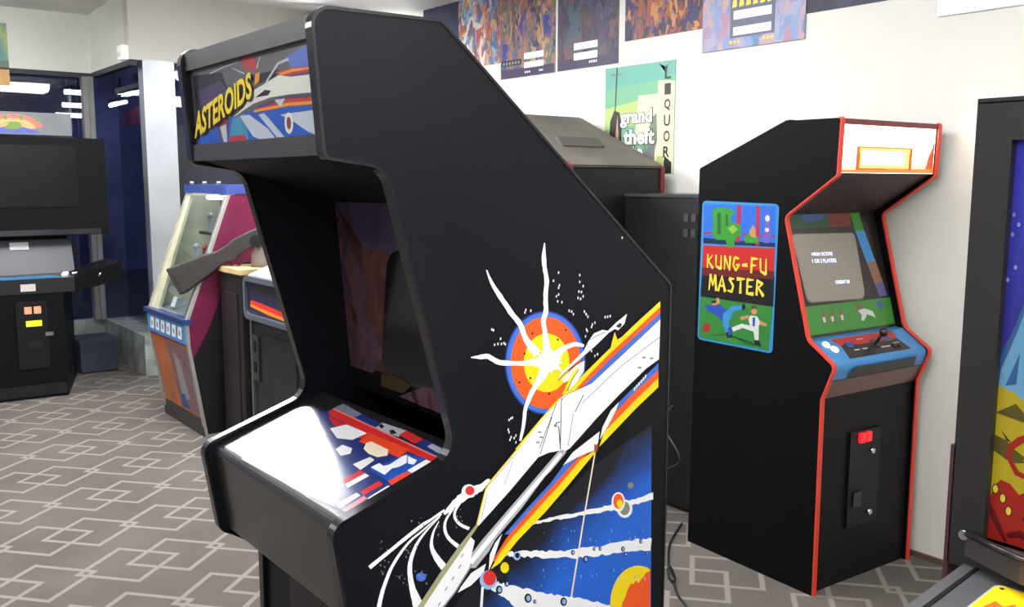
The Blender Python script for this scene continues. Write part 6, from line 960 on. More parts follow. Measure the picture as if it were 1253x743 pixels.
# ------------------------------------------------------------------ cabinet seen from its rear, behind the space shooter
bx = thing('arcade_cabinet', 'black cabinet turned away with grey sloping vented rear, under the crime game poster', 'arcade cabinet', (-4.06, 3.5, 0), -PI/2)
bprof = rounded([(.05, 0), (.05, .75, .02), (-.03, .86, .03), (.1, .95, .04), (.22, 1.40, .03), (.02, 1.55, .02), (.0, 1.875, .02), (.177, 1.894, .01), (.808, 1.62, .012), (.808, 0)], 4)
for x0, x1 in ((0, .02), (.62, .64)):
    sp = part('side_panel', P(bprof, 'x', x0, x1), black2, bx)
    part('edge_strip', ring(bmesh.new(), bprof, 'x', x0-.002, x1+.002, .006, .004), edge_maroon, sp)
rs = Vector((0, .177, 1.890)); re_ = Vector((0, .806, 1.616))
rp = part('rear_slope', Q([(.02, rs.y, rs.z), (.62, rs.y, rs.z), (.62, re_.y, re_.z), (.02, re_.y, re_.z)], -.014), M('rear_grey', (98, 92, 86), .6, var=.12, scale=5), bx)
def bsl(x, t, h):
    d = (re_-rs); n = Vector((0, -d.z, d.y)).normalized(); v = rs+d*t+n*h; return (x, v.y, v.z)
bm = bmesh.new()
quad_slab(bm, [bsl(.22, .66, .001), bsl(.5, .66, .001), bsl(.5, .56, .022), bsl(.22, .56, .022)], .02)
part('vent_hood', bm, M('vent_grey', (84, 80, 76), .5), bx)
bm = bmesh.new(); quad_slab(bm, [bsl(.22, .745, .002), bsl(.5, .745, .002), bsl(.5, .66, .004), bsl(.22, .66, .004)], .004)
part('vent_slot', bm, M('vent_dark', (18, 16, 16), .7), bx)
part('back_panel', B(.02, .62, .79, .804, .04, 1.612), M('rear_black', (10, 10, 13), .55, var=.2, scale=4), bx)
part('top_panel', B(.02, .62, .01, .18, 1.868, 1.884), black2, bx)
part('front_panel', B(.02, .62, .06, .074, .05, .85), black2, bx)
part('monitor_bezel', Q([(.02, .13, .95), (.62, .13, .95), (.62, .24, 1.40), (.02, .24, 1.40)], .012), inner_black, bx)
part('marquee', Q([(.02, .02, 1.57), (.62, .02, 1.57), (.62, .01, 1.86), (.02, .01, 1.86)], .01), M('rear_marquee', (90, 60, 70), .3), bx)

# dark amplifier rack between that cabinet and the martial arts cabinet
rk = thing('speaker_cabinet', 'plain black box cabinet with small vent slots behind the martial arts cabinet', 'speaker cabinet', (-3.22, 3.2, 0))
part('body', B(0, .6, 0, .36, .02, 1.478, .008), M('rack_black', (10, 10, 13), .5, var=.2), rk)
part('top_cap', B(-.004, .604, -.006, .366, 1.478, 1.492, .003), M('rack_grey', (56, 56, 60), .4), rk)
for i in range(2):
    for j in range(4):
        x = .38+j*.045; part('vent_slot', B(x, x+.026, -.004, .004, 1.37-i*.07, 1.405-i*.07, .002), M('slot_grey', (56, 56, 62), .5), rk)
for x in (.05, .55):
    for y in (.05, .31): part('foot', T([(x, y, 0), (x, y, .022)], .02, 12), edge_black, rk)

# ------------------------------------------------------------------ cables
rub = M('cable_rubber', (18, 18, 20), .5)
greycord = M('cable_grey', (58, 58, 62), .5)
def cable(label, pts, r=.0045):
    o = Vector(pts[0]); solo('power_cable', T(smooth_path([tuple(Vector(p)-o) for p in pts]), r, 8), greycord, label, 'cable', tuple(o))
cable('dark grey cable hanging in a loop behind the space shooter cabinet', [(-2.83, 3.14, .52), (-2.86, 3.12, .42), (-2.72, 3.08, .30), (-2.84, 3.10, .2), (-2.70, 2.95, .1), (-2.66, 2.90, .006)])
cable('thin dark grey cord leaning against the martial arts cabinet', [(-2.78, 3.05, .38), (-2.74, 2.99, .22), (-2.66, 2.93, .08), (-2.62, 2.86, .006), (-2.58, 2.80, .006)])
pc = thing('extension_lead', 'black lead with an inline plug lying on the carpet beside the space shooter cabinet', 'cable', (-2.45, 2.72, 0))
part('cord', T(smooth_path([(-.25, .36, .006), (-.12, .14, .006), (.0, .0, .006), (.06, -.06, .006)]), .0045, 8), rub, pc)
part('plug', T([(.055, -.055, .014), (.08, -.08, .014), (.14, -.13, .014), (.16, -.145, .012)], [.006, .014, .014, .007], 12), rub, pc)
part('cord', T(smooth_path([(.16, -.145, .010), (.24, -.21, .006), (.34, -.27, .006), (.40, -.38, .006)]), .0045, 8), rub, pc)

# ------------------------------------------------------------------ posters on the back wall
def poster(label, x0, x1, z0, z1, m, extra=(), y=WY-.003, rz=0, group='posters in the row along the ceiling', name='poster'):
    xc = (x0+x1)/2
    t = thing(name, label, 'poster', (xc, y, z0), rz, group)
    w = x1-x0; h = z1-z0
    sh_ = part('sheet', B(-w/2, w/2, 0, .003, 0, h), m, t)
    if extra: art('print', [(a, [(px-xc, pz-z0) for px, pz in p]) for a, p in extra], lambda p, hh: (p[0], -hh, p[1]), ink, sh_)
    return t
inkset(dict(p_white=(244, 244, 244), p_grey=(96, 100, 120), p_yellow=(232, 206, 80), p_navy=(34, 36, 62), p_violet=(60, 50, 80)))
def glyphs(x0, x1, z0, z1, n, m): 
    w = (x1-x0)/n
    return [(m, [(x0+w*(i+.1), z0), (x0+w*(i+.8), z0+(z1-z0)*.1), (x0+w*(i+.75), z1), (x0+w*(i+.2), z1-(z1-z0)*.15)]) for i in range(n)]
TOP = 2.735
poster('dark navy poster at the ceiling, first of the row behind the space shooter cabinet', -5.64, -5.21, 2.3, TOP, ramp_mat('poster_navy', [(30, 32, 60), (40, 44, 80), (70, 60, 70)], 4))
poster('blue and orange collage poster touching the ceiling beside the dark navy one', -5.205, -4.745, 2.29, TOP, ramp_mat('poster_blue', [(50, 90, 140), (150, 190, 210), (120, 70, 50), (60, 120, 170), (220, 150, 60), (170, 60, 50), (220, 210, 200)], 7, vor=True))
poster('tan and blue crowd poster with two white boxes, narrow dark lower edge', -4.74, -4.212, 2.185, TOP, ramp_mat('poster_tan', [(40, 60, 90), (150, 110, 80), (70, 80, 120), (196, 150, 110), (60, 110, 90), (170, 110, 90), (40, 60, 140)], 8, vor=True),
       [('p_violet', rect(-4.73, -4.22, 2.188, 2.24)), ('p_white', rect(-4.504, -4.317, 2.288, 2.325)), ('p_white', rect(-4.504, -4.317, 2.235, 2.27)), ('k_black', rect(-4.73, -4.53, 2.262, 2.295))]+glyphs(-4.72, -4.54, 2.268, 2.288, 6, 'olive')+glyphs(-4.5, -4.44, 2.205, 2.218, 3, 'p_white')+glyphs(-4.36, -4.32, 2.205, 2.218, 3, 'p_white'))
poster('dark violet poster with two white boxes and a red-brown lower band', -4.19, -3.686, 2.187, TOP, ramp_mat('poster_dark', [(44, 42, 58), (58, 58, 84), (80, 72, 104), (64, 54, 64), (110, 76, 76), (70, 90, 100)], 6, vor=True),
       [('p_violet', rect(-4.185, -3.69, 2.19, 2.245)), ('p_white', rect(-4.047, -3.85, 2.292, 2.33)), ('p_white', rect(-4.047, -3.85, 2.235, 2.275))]+glyphs(-3.92, -3.85, 2.21, 2.225, 4, 'p_white'))
poster('orange-brown and dark blue battle poster above the crime game poster', -3.637, -3.1, 2.295, TOP, ramp_mat('poster_fire', [(30, 34, 70), (60, 44, 60), (170, 90, 46), (44, 50, 100), (60, 50, 90), (190, 130, 70)], 8, vor=True))
poster('pale blue and pink poster hanging low with a grey panel of two white boxes', -3.095, -2.51, 2.178, 2.7, ramp_mat('poster_pale', [(96, 130, 170), (150, 160, 190), (190, 150, 150), (120, 150, 190), (170, 130, 150)], 6, vor=True),
       [('p_grey', rect(-2.925, -2.67, 2.225, 2.42)), ('p_white', rect(-2.906, -2.69, 2.31, 2.35)), ('p_white', rect(-2.906, -2.69, 2.237, 2.275))]+glyphs(-2.92, -2.68, 2.365, 2.405, 6, 'p_yellow')+glyphs(-2.93, -2.86, 2.2, 2.215, 3, 'p_yellow')+glyphs(-2.74, -2.67, 2.2, 2.215, 3, 'p_yellow'), y=WY-.008)
poster('black and navy poster over the martial arts cabinet', -2.515, -1.96, 2.285, TOP, ramp_mat('poster_black', [(18, 18, 30), (28, 28, 50), (46, 44, 76)], 5))
poster('plain white sheet at the ceiling over the gap before the pinball machine', -1.91, -1.38, 2.19, TOP, M('paper_white', (232, 232, 238), .6), y=WY-.008)
# crime game poster: sky, palm trunk, arch, sign letters, title
g = thing('poster', 'green crime game poster with white stacked title, hanging below the row of posters', 'poster', (-3.525, WY-.003, 1.59))
inkset(dict(g_sky=(116, 176, 136), g_teal=(98, 168, 150), g_lime=(176, 196, 120), g_cream=(226, 222, 178), g_dark=(48, 44, 44), g_brown=(112, 76, 66), g_tan=(186, 150, 120), g_olive=(120, 132, 104), g_grey=(120, 124, 124)))
gs = part('sheet', B(-.257, .257, 0, .003, 0, .575), ink['g_sky'], g)
def gf(p, h): return (p[0], -h, p[1])
# picture in poster units u 0..1, v 0..1
U = lambda u, v: (-.255+u*.51, .002+v*.57)
gl = [('g_teal', [(0, .8), (1, .86), (1, 1), (0, 1)]), ('g_lime', [(0, .42), (1, .5), (1, .74), (.5, .68), (0, .62)]), ('g_cream', [(.72, 0), (1, 0), (1, .82), (.78, .84)]), ('g_cream', [(.45, .3), (.8, .3), (.78, .72), (.5, .72)]),
      ('g_dark', [(.145, .55), (.16, .55), (.185, 1), (.165, 1)]), ('g_olive', [(.08, .955), (.18, .93), (.28, .96), (.2, .945), (.26, .92), (.17, .935), (.1, .925)]),
      ('g_dark', [(.07, .3), (.08, .5), (.14, .6), (.22, .58), (.26, .45), (.25, .2), (.07, .2)]), ('g_tan', [(.19, .56), (.22, .3), (.20, .2), (.17, .2), (.16, .3)]), ('g_brown', [(.02, .3), (.07, .32), (.08, .15), (.02, .15)]),
      ('g_dark', [(.78, .985), (.87, .955), (.96, 1.0), (.9, .965), (.885, .9), (.87, .9), (.86, .96)]), ('g_olive', [(.68, .5), (.76, .55), (.78, .3), (.7, .1), (.62, .1)]), ('g_grey', [(.6, .2), (.75, .27), (.74, .08), (.6, .08)]), ('g_dark', [(.86, 0), (.98, 0), (.98, .1), (.88, .16)]), ('g_lime', [(.78, .04), (.88, .04), (.86, .16), (.77, .16)])]
art('print', [(m, [U(*q) for q in p]) for m, p in gl], gf, ink, gs)
for s_, (u0, u1, v0, v1) in (('grand', (.24, .70, .43, .60)), ('theft', (.29, .74, .27, .42)), ('auto', (.24, .58, .13, .26))):
    c = [U(u0, v0), U(u1, v0), U(u1, v1), U(u0, v1)]
    text_art('title_shadow', s_, [(c[0][0]-.004, c[0][1]-.005), (c[1][0]+.006, c[1][1]-.005), (c[2][0]+.006, c[2][1]+.004), (c[3][0]-.004, c[3][1]+.004)], ink['g_dark'], gf, gs, .0022, .07)
    text_art('title', s_, c, ink['p_white'], gf, gs, .0030, .035)
text_art('title', 'V', [U(.585, .08), U(.73, .08), U(.73, .26), U(.585, .26)], ink['g_grey'], gf, gs, .0030, .03)
for i, ch in enumerate('LIQUOR'):
    v1 = .945-i*.14; text_art('sign_letter', ch, [U(.865, v1-.1), U(.95, v1-.1), U(.95, v1), U(.865, v1)], ink['g_dark'], gf, gs, .0028, .02)
# poster and small box at the shop front
t = thing('poster', 'green and teal poster hanging on the soffit over the windows', 'poster', (-8.648, 1.24, 2.32), PI/2)
ps = part('sheet', B(-.24, .24, 0, .003, 0, .5), ramp_mat('poster_green', [(110, 180, 150), (190, 210, 120), (120, 160, 160), (150, 200, 170)], 2.5), t)
art('print', [('g_olive', [(-.24, .12), (.24, .12), (.24, .2), (-.24, .2)]), ('mteal', [(-.24, .02), (.24, .02), (.24, .12), (-.24, .12)])], lambda p, h: (p[0], -h, p[1]), ink, ps)
t.rotation_euler = (0, 0, PI/2)
solo('flyer', B(0, .003, -.13, .11, 0, .13), ramp_mat('flyer_orange', [(200, 150, 90), (230, 190, 130)], 8), 'small orange flyer under the green poster at the windows', 'flyer', (-8.595, 1.36, 2.315))
t = thing('motion_sensor', 'small white sensor box on the soffit corner beside the bright aluminium post', 'sensor', (-7.56, 2.11, 2.47))
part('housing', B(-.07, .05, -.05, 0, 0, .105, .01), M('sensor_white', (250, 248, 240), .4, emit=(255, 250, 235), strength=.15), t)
part('lens', B(-.045, .03, -.056, -.05, .02, .06, .003), M('sensor_lens', (236, 236, 230), .3), t)

# ------------------------------------------------------------------ big-screen cabinet at the windows
cb = thing('arcade_cabinet', 'big-screen black cabinet with a wide control panel standing before the windows', 'arcade cabinet', (-7.5, 1.22, 0))
cbk = M('cabinet_navy_black', (9, 9, 13), .5, spec=.15, var=.15)
# local: x = world+7.5, y = world-1.22
part('pedestal', P([(.32, -.25), (.35, .25), (-.35, .46), (-.35, -.46)], 'z', 0, .76, .006), cbk, cb)
part('kick_plate', P([(.325, -.24), (.356, .24), (.33, .245), (.30, -.24)], 'z', .02, .10), edge_black, cb)
bm = P(rounded([(.33, -.34), (.36, .33), (-.1, .40), (-.1, -.40)], 2), 'z', .755, .86, .008); ctl = part('control_panel', bm, M('deck_grey', (30, 30, 35), .3, coat=.3), cb)
for s in (1, -1):
    bm = bmesh.new()
    a = [(.36, .33*s, .755), (.20, .70*s, .80), (-.1, .66*s, .80), (-.1, .36*s, .755)]; b_ = [(.36, .33*s, .86), (.20, .70*s, .945), (-.1, .66*s, .945), (-.1, .36*s, .86)]
    A = [bm.verts.new(p) for p in a]; C_ = [bm.verts.new(p) for p in b_]
    face(bm, A[::-1]); face(bm, C_)
    for i in range(4): face(bm, [A[i], A[(i+1) % 4], C_[(i+1) % 4], C_[i]])
    part('side_wing', bm, cbk, cb)
part('wing_lever', T([(.31, .50, .845), (.325, .52, .875)], .007, 8), chrome, cb)
ov = ramp_mat('deck_print', [(30, 80, 130), (60, 130, 150), (44, 90, 150), (110, 140, 90)], 9)
part('deck_overlay', B(.18, .345, -.40, .24, .86, .866), ov, cb, 'blue and teal printed strip')
for y, x in ((.30, .2), (.33, .1), (.38, .16)):
    part('button', T([(x, y, .86), (x, y, .872), (x, y, .876)], [.022, .021, .015], 14), wb, cb)
bm = T([(.15, -.13, .86), (.15, -.13, .95)], .008, 8); tube(bm, smooth_path([(.15, -.13, .95), (.15, -.13, .965), (.15, -.13, .985), (.15, -.13, 1.0)]), [.008]+[.02]*18, 10) if False else tube(bm, [(.15, -.13, .945), (.15, -.13, .955), (.15, -.13, .985), (.15, -.13, .995)], [.006, .019, .019, .006], 12)
part('joystick', bm, jm, cb)
part('instruction_panel', Q([(-.02, -.42, .86), (-.02, .42, .86), (-.10, .42, 1.11), (-.10, -.42, 1.11)], .01), M('panel_grey', (70, 70, 76), .4), cb)
wl = M('label_white', (240, 240, 238), .5)
part('sticker', B(.352, .356, -.02, .075, .775, .825), M('sticker_cream', (206, 196, 190), .5), cb)
part('sticker', Q([(-.068, .0, 1.04), (-.068, .125, 1.04), (-.088, .125, 1.095), (-.088, .0, 1.095)], .003), wl, cb)
part('coin_door', B(.332, .350, -.06, .14, .22, .70, .006), M('cab_door', (20, 20, 24), .4, metal=.4), cb)
cw = M('coin_amber', (206, 140, 110), .4, emit=(230, 150, 110), strength=.25)
for y in (-.005, .055): part('coin_slot', B(.345, .362, y, y+.045, .615, .665, .004), cw, cb)
part('coin_slot', B(.345, .362, .0, .10, .525, .565, .004), M('coin_yellow', (220, 220, 40), .4, emit=(230, 230, 40), strength=.4), cb, 'yellow coin plate')
part('door_lock', B(.345, .36, .12, .17, .45, .475, .004), steel, cb)
part('coin_return', B(.345, .358, .0, .1, .36, .42, .006), edge_black, cb)
# screen housing
part('monitor_housing', B(-.60, .06, -.66, .66, 1.145, 1.86, .02), cbk, cb)
hs = rrect(-.48, .46, 1.355, 1.80, .02)
bm = bmesh.new(); prism(bm, hs, 'x', .058, .068); part('monitor_screen', bm, M('big_screen', (12, 13, 18), .25, spec=.3, var=.2, scale=1.5), cb)
part('lower_trim', B(.06, .075, -.62, .60, 1.15, 1.19, .004), M('trim_gloss', (40, 42, 48), .15, coat=.8), cb)
part('rear_support', B(-.5, -.12, -.4, .4, .76, 1.15), cbk, cb)
# header board
hd = part('header_board', B(.02, .05, -.62, .44, 1.875, 2.035, .006), M('header_grey', (120, 122, 126), .45, var=.04), cb)
inkset(dict(h_red=(222, 120, 110), h_or=(232, 176, 110), h_gr=(120, 150, 60), h_bl=(90, 100, 190), h_bl2=(120, 130, 210)))
def arc(cx, cz, r0, r1, a0, a1, sx=1.7):
    n = 14; A = [a0+(a1-a0)*k/n for k in range(n+1)]
    return [(cx+sx*r1*math.cos(a), cz+r1*math.sin(a)) for a in A]+[(cx+sx*r0*math.cos(a), cz+r0*math.sin(a)) for a in A[::-1]]
cx = .06
L = [('h_red', arc(cx, 1.905, .085, .115, .25, PI-.25)), ('h_or', arc(cx, 1.905, .06, .085, .2, PI-.2)), ('h_or', arc(cx, 1.9, .03, .06, .3, PI-.3)), ('h_bl', [(cx-.17, 1.895), (cx-.06, 1.93), (cx, 1.905), (cx+.06, 1.93), (cx+.17, 1.895), (cx+.12, 1.885), (cx-.12, 1.885)]), ('h_gr', [(cx-.07, 1.915), (cx-.03, 1.955), (cx, 1.965), (cx+.04, 1.955), (cx+.06, 1.925), (cx+.0, 1.91)])]
for i in range(7): L.append(('h_red' if i % 2 else 'h_gr', ell(cx-.15+i*.05, 2.0-.006*abs(i-3), .016, .018, 8)))
art('board_logo', L, lambda p, h: (.05+h, p[0], p[1]), ink, hd)
bm = bmesh.new()
for y in (-.5, .3): box(bm, .0, .02, y, y+.04, 1.84, 1.96)
part('board_bracket', bm, dark_alu, cb)
# dark bin beside it
t = thing('floor_box', 'dark slate box on the carpet between the big-screen cabinet and the low wall', 'box', (-8.02, 1.86, 0))
part('body', B(-.16, .16, -.14, .14, .01, .25, .012), M('slate_box', (46, 50, 64), .6, var=.15), t)
part('lid', B(-.168, .168, -.148, .148, .25, .272, .006), M('slate_lid', (56, 60, 76), .5), t)

# ------------------------------------------------------------------ magenta glass-fronted shooting game
gm = thing('arcade_cabinet', 'glass-fronted target game with blue top and magenta sides', 'arcade cabinet', (-6.2, 1.785, 0))
GW = .75
mag = M('magenta_side', (104, 24, 60), .4, var=.08)
cream = M('cream_side', (186, 182, 152), .45, var=.08)
gp = rounded([(.09, 0), (.005, .56, .01), (.0, .715, .01), (.285, 1.47, .01), (.42, 1.5, .01), (.86, 1.5), (.86, 0)], 3)
for x0, x1, m in ((0, .022, cream), (GW-.022, GW, M('game_black', (18, 16, 20), .45))):
    sp = part('side_panel', P(gp, 'x', x0, x1), m, gm)
    part('edge_strip', ring(bmesh.new(), gp, 'x', x0-.002, x1+.002, .006, .012), M('cream_edge', (150, 146, 138), .4), sp)
    if x0 > .1:
        art('magenta_art', [('mag', [(.016, .57), (.012, .71), (.295, 1.455), (.42, 1.488), (.85, 1.488), (.85, 1.07), (.37, 1.05), (.262, .98), (.13, .66), (.02, .47)]), ('mb', [(.26, .01), (.30, .2), (.40, .36), (.85, .4), (.85, .01)])], lambda p, h: (GW+h, p[0], p[1]), dict(mag=mag, mb=M('game_blue', (34, 44, 120), .5)), sp)
tp = part('top_panel', B(-.006, GW+.006, .27, .86, 1.47, 1.525, .008), M('game_top_blue', (56, 72, 136), .4, var=.06), gm, 'blue top')
for x in (.06, .30, .55): part('top_knob', T([(x, .30, 1.525), (x, .30, 1.545)], .014, 10), steel, gm)
i0g, i1g = .022, GW-.022
part('left_post' if False else 'glass_post', Q([(.0, .012, .73), (.17, .012, .73), (.075, .282, 1.455), (.0, .282, 1.455)], .02), cream, gm)
part('glass_post', Q([(GW-.075, .012, .74), (GW-.022, .012, .74), (GW-.022, .282, 1.455), (GW-.075, .282, 1.455)], .02), steel, gm)
bm = bmesh.new(); quad_slab(bm, [(.17, .016, .745), (GW-.075, .016, .745), (GW-.075, .284, 1.455), (.075, .284, 1.455)], .005)
part('front_glass', bm, glass_mat('case_glass', (.86, .9, .92), 1.2), gm)
inside = M('case_inside', (108, 112, 106), .6, var=.3, scale=9)
part('case_back', B(i0g, i1g, .50, .51, .74, 1.47), inside, gm)
part('case_floor', Q([(i0g, .02, .735), (i1g, .02, .735), (i1g, .50, .80), (i0g, .50, .80)], .01), M('case_floor_grey', (130, 132, 132), .5, var=.2), gm)
for z, y in ((1.0, .25), (1.2, .32)):
    part('target_rail', B(.1, GW-.09, y, y+.03, z, z+.018), M('rail_dark', (50, 46, 46), .5), gm)
for x, z, y, c in ((.2, 1.03, .26, (170, 176, 170)), (.36, 1.03, .26, (160, 60, 60)), (.52, 1.03, .26, (180, 176, 160)), (.28, 1.23, .33, (150, 150, 150)), (.46, 1.23, .33, (120, 60, 70)), (.58, 1.30, .36, (235, 235, 225))):
    bm = B(x-.035, x+.035, y, y+.012, z-.012, z+.08, .006); tube(bm, [(x, y+.006, z+.08), (x, y+.006, z+.10), (x, y+.006, z+.115)], [.018, .022, .006], 10)
    part('target', bm, M('target_%d_%d' % (c[0], int(x*100)), c, .5), gm)
part('case_lamp', T([(.08, .40, 1.44), (GW-.08, .40, 1.44)], .014, 10), M('case_lamp', (255, 255, 250), .4, emit=(250, 252, 255), strength=9), gm)
part('score_card', Q([(.30, .05, .76), (.37, .05, .76), (.37, .075, .82), (.30, .075, .82)], .004), wl, gm)
sb = part('sign_strip', Q([(i0g-.02, -.008, .575), (i1g+.02, -.008, .575), (i1g+.02, -.012, .70), (i0g-.02, -.012, .70)], .02, .003), M('strip_blue', (92, 146, 196), .4), gm, 'pale blue name strip')
L = [('h_bl', rect(.02, .73, .692, .699)), ('h_bl', rect(.02, .73, .576, .584))]
for i in range(6):
    x = .07+i*.108; L += [('p_white', [(x, .60), (x+.075, .60), (x+.08, .675), (x+.01, .675)]), ('mteal', rect(x+.025, x+.05, .62, .65))]
art('strip_letters', L, lambda p, h: (p[0], -.012-h, p[1]), ink, sb)
part('strip_ledge', B(-.01, GW+.01, -.03, .03, .70, .73, .008), M('ledge_blue', (46, 62, 112), .35, var=.05), gm)
part('lower_panel', Q([(i0g, .085, .10), (i1g, .085, .10), (i1g, .0, .56), (i0g, .0, .56)], .012), M('lower_orange', (178, 104, 62), .5, var=.1), gm, 'orange lower front')
def lpf(p, h): return (p[0], .085-.085*(p[1]-.10)/.46-h, p[1])
art('lower_art', [('a', rect(.33, .72, .11, .55)), ('b', [(.40, .15), (.55, .2), (.52, .45), (.42, .5)]), ('c', [(.56, .12), (.68, .15), (.66, .3), (.58, .36)]), ('d', [(.36, .12), (.5, .12), (.46, .22), (.38, .2)])], lpf, dict(a=ramp_mat('lower_collage', [(50, 50, 60), (110, 106, 110), (150, 90, 90), (90, 100, 130)], 9), b=M('lower_grey', (150, 148, 150), .5), c=M('lower_mauve', (130, 90, 96), .5), d=M('lower_navy', (60, 76, 140), .5)), gm)
part('kick_plate', B(0, GW, .075, .1, 0, .10, .004), M('kick_grey', (52, 49, 47), .5), gm)
part('back_panel', B(i0g, i1g, .84, .86, .02, 1.48), black2, gm)

# ------------------------------------------------------------------ rifle stand
rg = thing('rifle_game', 'brown pedestal with a tan top carrying a swivel mounted toy rifle', 'arcade game', (-5.40, 1.98, 0))
part('pedestal', B(0, .33, 0, .6, 0, 1.015, .008), M('pedestal_brown', (30, 25, 23), .5, var=.2), rg)
part('pedestal_top', B(-.01, .34, -.012, .61, 1.015, 1.045, .005), M('tan_top', (196, 168, 120), .45, var=.15), rg)
part('front_plate', B(.06, .27, -.008, 0, .1, .9, .004), M('plate_dark', (34, 30, 29), .5), rg)
gy = M('gun_grey', (48, 44, 43), .5, var=.12, scale=14)
bm = T([(.20, .20, 1.045), (.20, .20, 1.06), (.20, .20, 1.12), (.20, .20, 1.15), (.20, .20, 1.20)], [.085, .08, .075, .06, .04], 16)
mt = part('swivel_mount', bm, M('mount_brown', (92, 80, 70), .5), rg)
part('pivot_knob', T([(.17, .17, 1.20), (.24, .13, 1.20)], .035, 14), edge_black, mt)
# rifle along a line: butt at the player's end, muzzle pointing away and up (world points minus root)
a = Vector((-5.545, 1.755, .972))-Vector((-5.40, 1.98, 0)); b_ = Vector((-5.14, 2.30, 1.31))-Vector((-5.40, 1.98, 0))
d = (b_-a); Lg = d.length; d.normalize(); upv = (Vector((0, 0, 1))-d*d.z).normalized(); sd = d.cross(upv)
def gun_prism(outl, hw, bev):
    bm = bmesh.new(); A = [bm.verts.new(a+d*(s*Lg)+upv*t-sd*hw) for s, t in outl]; C_ = [bm.verts.new(a+d*(s*Lg)+upv*t+sd*hw) for s, t in outl]; n = len(outl)
    F = [face(bm, A[::-1]), face(bm, C_)]+[face(bm, [A[i], A[(i+1) % n], C_[(i+1) % n], C_[i]]) for i in range(n)]
    bmesh.ops.recalc_face_normals(bm, faces=[f for f in F if f]); bevel_new(bm, F, bev); return bm
rf = part('rifle', gun_prism([(0, -.10), (.03, -.108), (.30, -.075), (.44, -.05), (.48, -.062), (.53, -.058), (.56, -.046), (.85, -.042), (1.0, -.036), (1.0, .044), (.56, .05), (.50, .035), (.40, .03), (.3, .046), (0, .066)], .03, .01), gy, rg)
part('barrel', T([a+d*(Lg*.85)+upv*.005, a+d*(Lg*1.5)+upv*.005], .016, 12), M('barrel_dark', (36, 34, 34), .35, metal=.5), rf)
part('butt_plate', gun_prism([(-.014, -.104), (.005, -.108), (.005, .068), (-.014, .064)], .032, .004), M('butt_black', (38, 34, 33), .6), rf)
part('trigger_guard', T(smooth_path([a+d*(Lg*.42)-upv*.03, a+d*(Lg*.46)-upv*.095, a+d*(Lg*.54)-upv*.095, a+d*(Lg*.57)-upv*.04]), .005, 8), gy, rf)
# ------------------------------------------------------------------ grey cabinet beside it
gc = thing('arcade_cabinet', 'grey cabinet with rounded front panel and red and yellow stripe', 'arcade cabinet', (-5.03, 2.0, 0))
gw = .68
dg = M('dusky_grey', (38, 36, 38), .5, var=.12)
part('body', B(0, gw, .02, .75, 0, .78, .01), dg, gc)
fp_ = rounded([(.0, .775, .05), (.0, 1.02, .05), (gw, 1.02, .05), (gw, .775, .05)], 5)
part('upper_body', P(rounded([(0, .78), (0, 1.02, .03), (.4, 1.17, .03), (.75, 1.17, .03), (.75, .78)], 4), 'x', .004, gw-.004), M('case_white_grey', (176, 176, 180), .4, var=.05), gc, 'pale grey sloping top')
bm = bmesh.new(); ring(bm, fp_, 'y', -.03, .03, .0, .03); part('panel_frame', bm, M('frame_grey', (84, 88, 96), .4), gc)
ip = part('panel_inset', P(outset(fp_, -.028), 'y', -.012, .01), M('inset_violet', (44, 40, 66), .4), gc)
art('inset_stripe', [('mdark', [(.07, .93), (.6, .93), (.6, .98), (.07, .98)]), ('red', [(.06, .865), (.3, .845), (.62, .83), (.62, .85), (.3, .875), (.08, .885)]), ('morange', [(.06, .845), (.3, .825), (.62, .81), (.62, .828), (.3, .845), (.07, .863)])], lambda p, h: (p[0], -.0125-h, p[1]), ink, ip)
part('coin_plate', B(.04, .12, .0, .022, .42, .68, .006), M('coin_plate_grey', (70, 70, 72), .4, metal=.4), gc)
for z in (.62, .50): part('coin_slot', B(.065, .095, -.006, .004, z-.03, z+.03, .003), edge_black, gc)
part('front_door', B(.15, .6, .008, .022, .08, .70, .006), M('door_charcoal', (28, 27, 29), .5, var=.1), gc)
part('corner_post', B(.0, .025, .004, .022, .0, .775, .003), M('post_grey', (84, 82, 82), .5), gc)

# ------------------------------------------------------------------ pinball machine
PX0, PX1 = -.66, -.06
pn = thing('pinball_machine', 'pinball machine with a blue night sky backglass in a black frame and grey metal rails', 'pinball machine', (-.66, 1.45, 0))
# local: x 0..0.6, y: 0 at backglass, negative to the player
W = .6
body_m = M('pinball_black', (34, 32, 34), .4, var=.1)
def pz(y): return .937+.12*y
sideprof = [(-1.28, .52), (-1.28, pz(-1.28)-.012), (.0, .925), (.2, .925), (.2, .52)]
for x0, x1 in ((-.004, .006), (W-.006, W+.004)):
    part('body_side', P(sideprof, 'x', x0, x1, .002), body_m, pn)
part('body_front', B(.006, W-.006, -1.28, -1.265, .52, pz(-1.28)-.02), body_m, pn)
part('body_bottom', B(.006, W-.006, -1.265, .2, .52, .54), body_m, pn)
for x0, x1 in ((-.012, .006), (W-.006, W+.012)):
    part('side_rail', P([(-1.28, pz(-1.28)-.014), (-1.28, pz(-1.28)), (.014, pz(.014)), (.014, pz(0)-.014)], 'x', x0, x1, .003), M('rail_grey', (84, 84, 86), .4, metal=.3), pn)
part('lock_bar', B(-.014, W+.014, -1.31, -1.25, pz(-1.28)-.05, pz(-1.28)+.006, .012), steel, pn)
pf = part('playfield_top', Q([(.012, -1.25, pz(-1.25)-.003), (W-.012, -1.25, pz(-1.25)-.003), (W-.012, .012, pz(.012)-.003), (.012, .012, pz(.012)-.003)], .012), ramp_mat('playfield_print', [(66, 66, 68), (78, 78, 80), (70, 70, 74)], 4, rough=.35), pn)
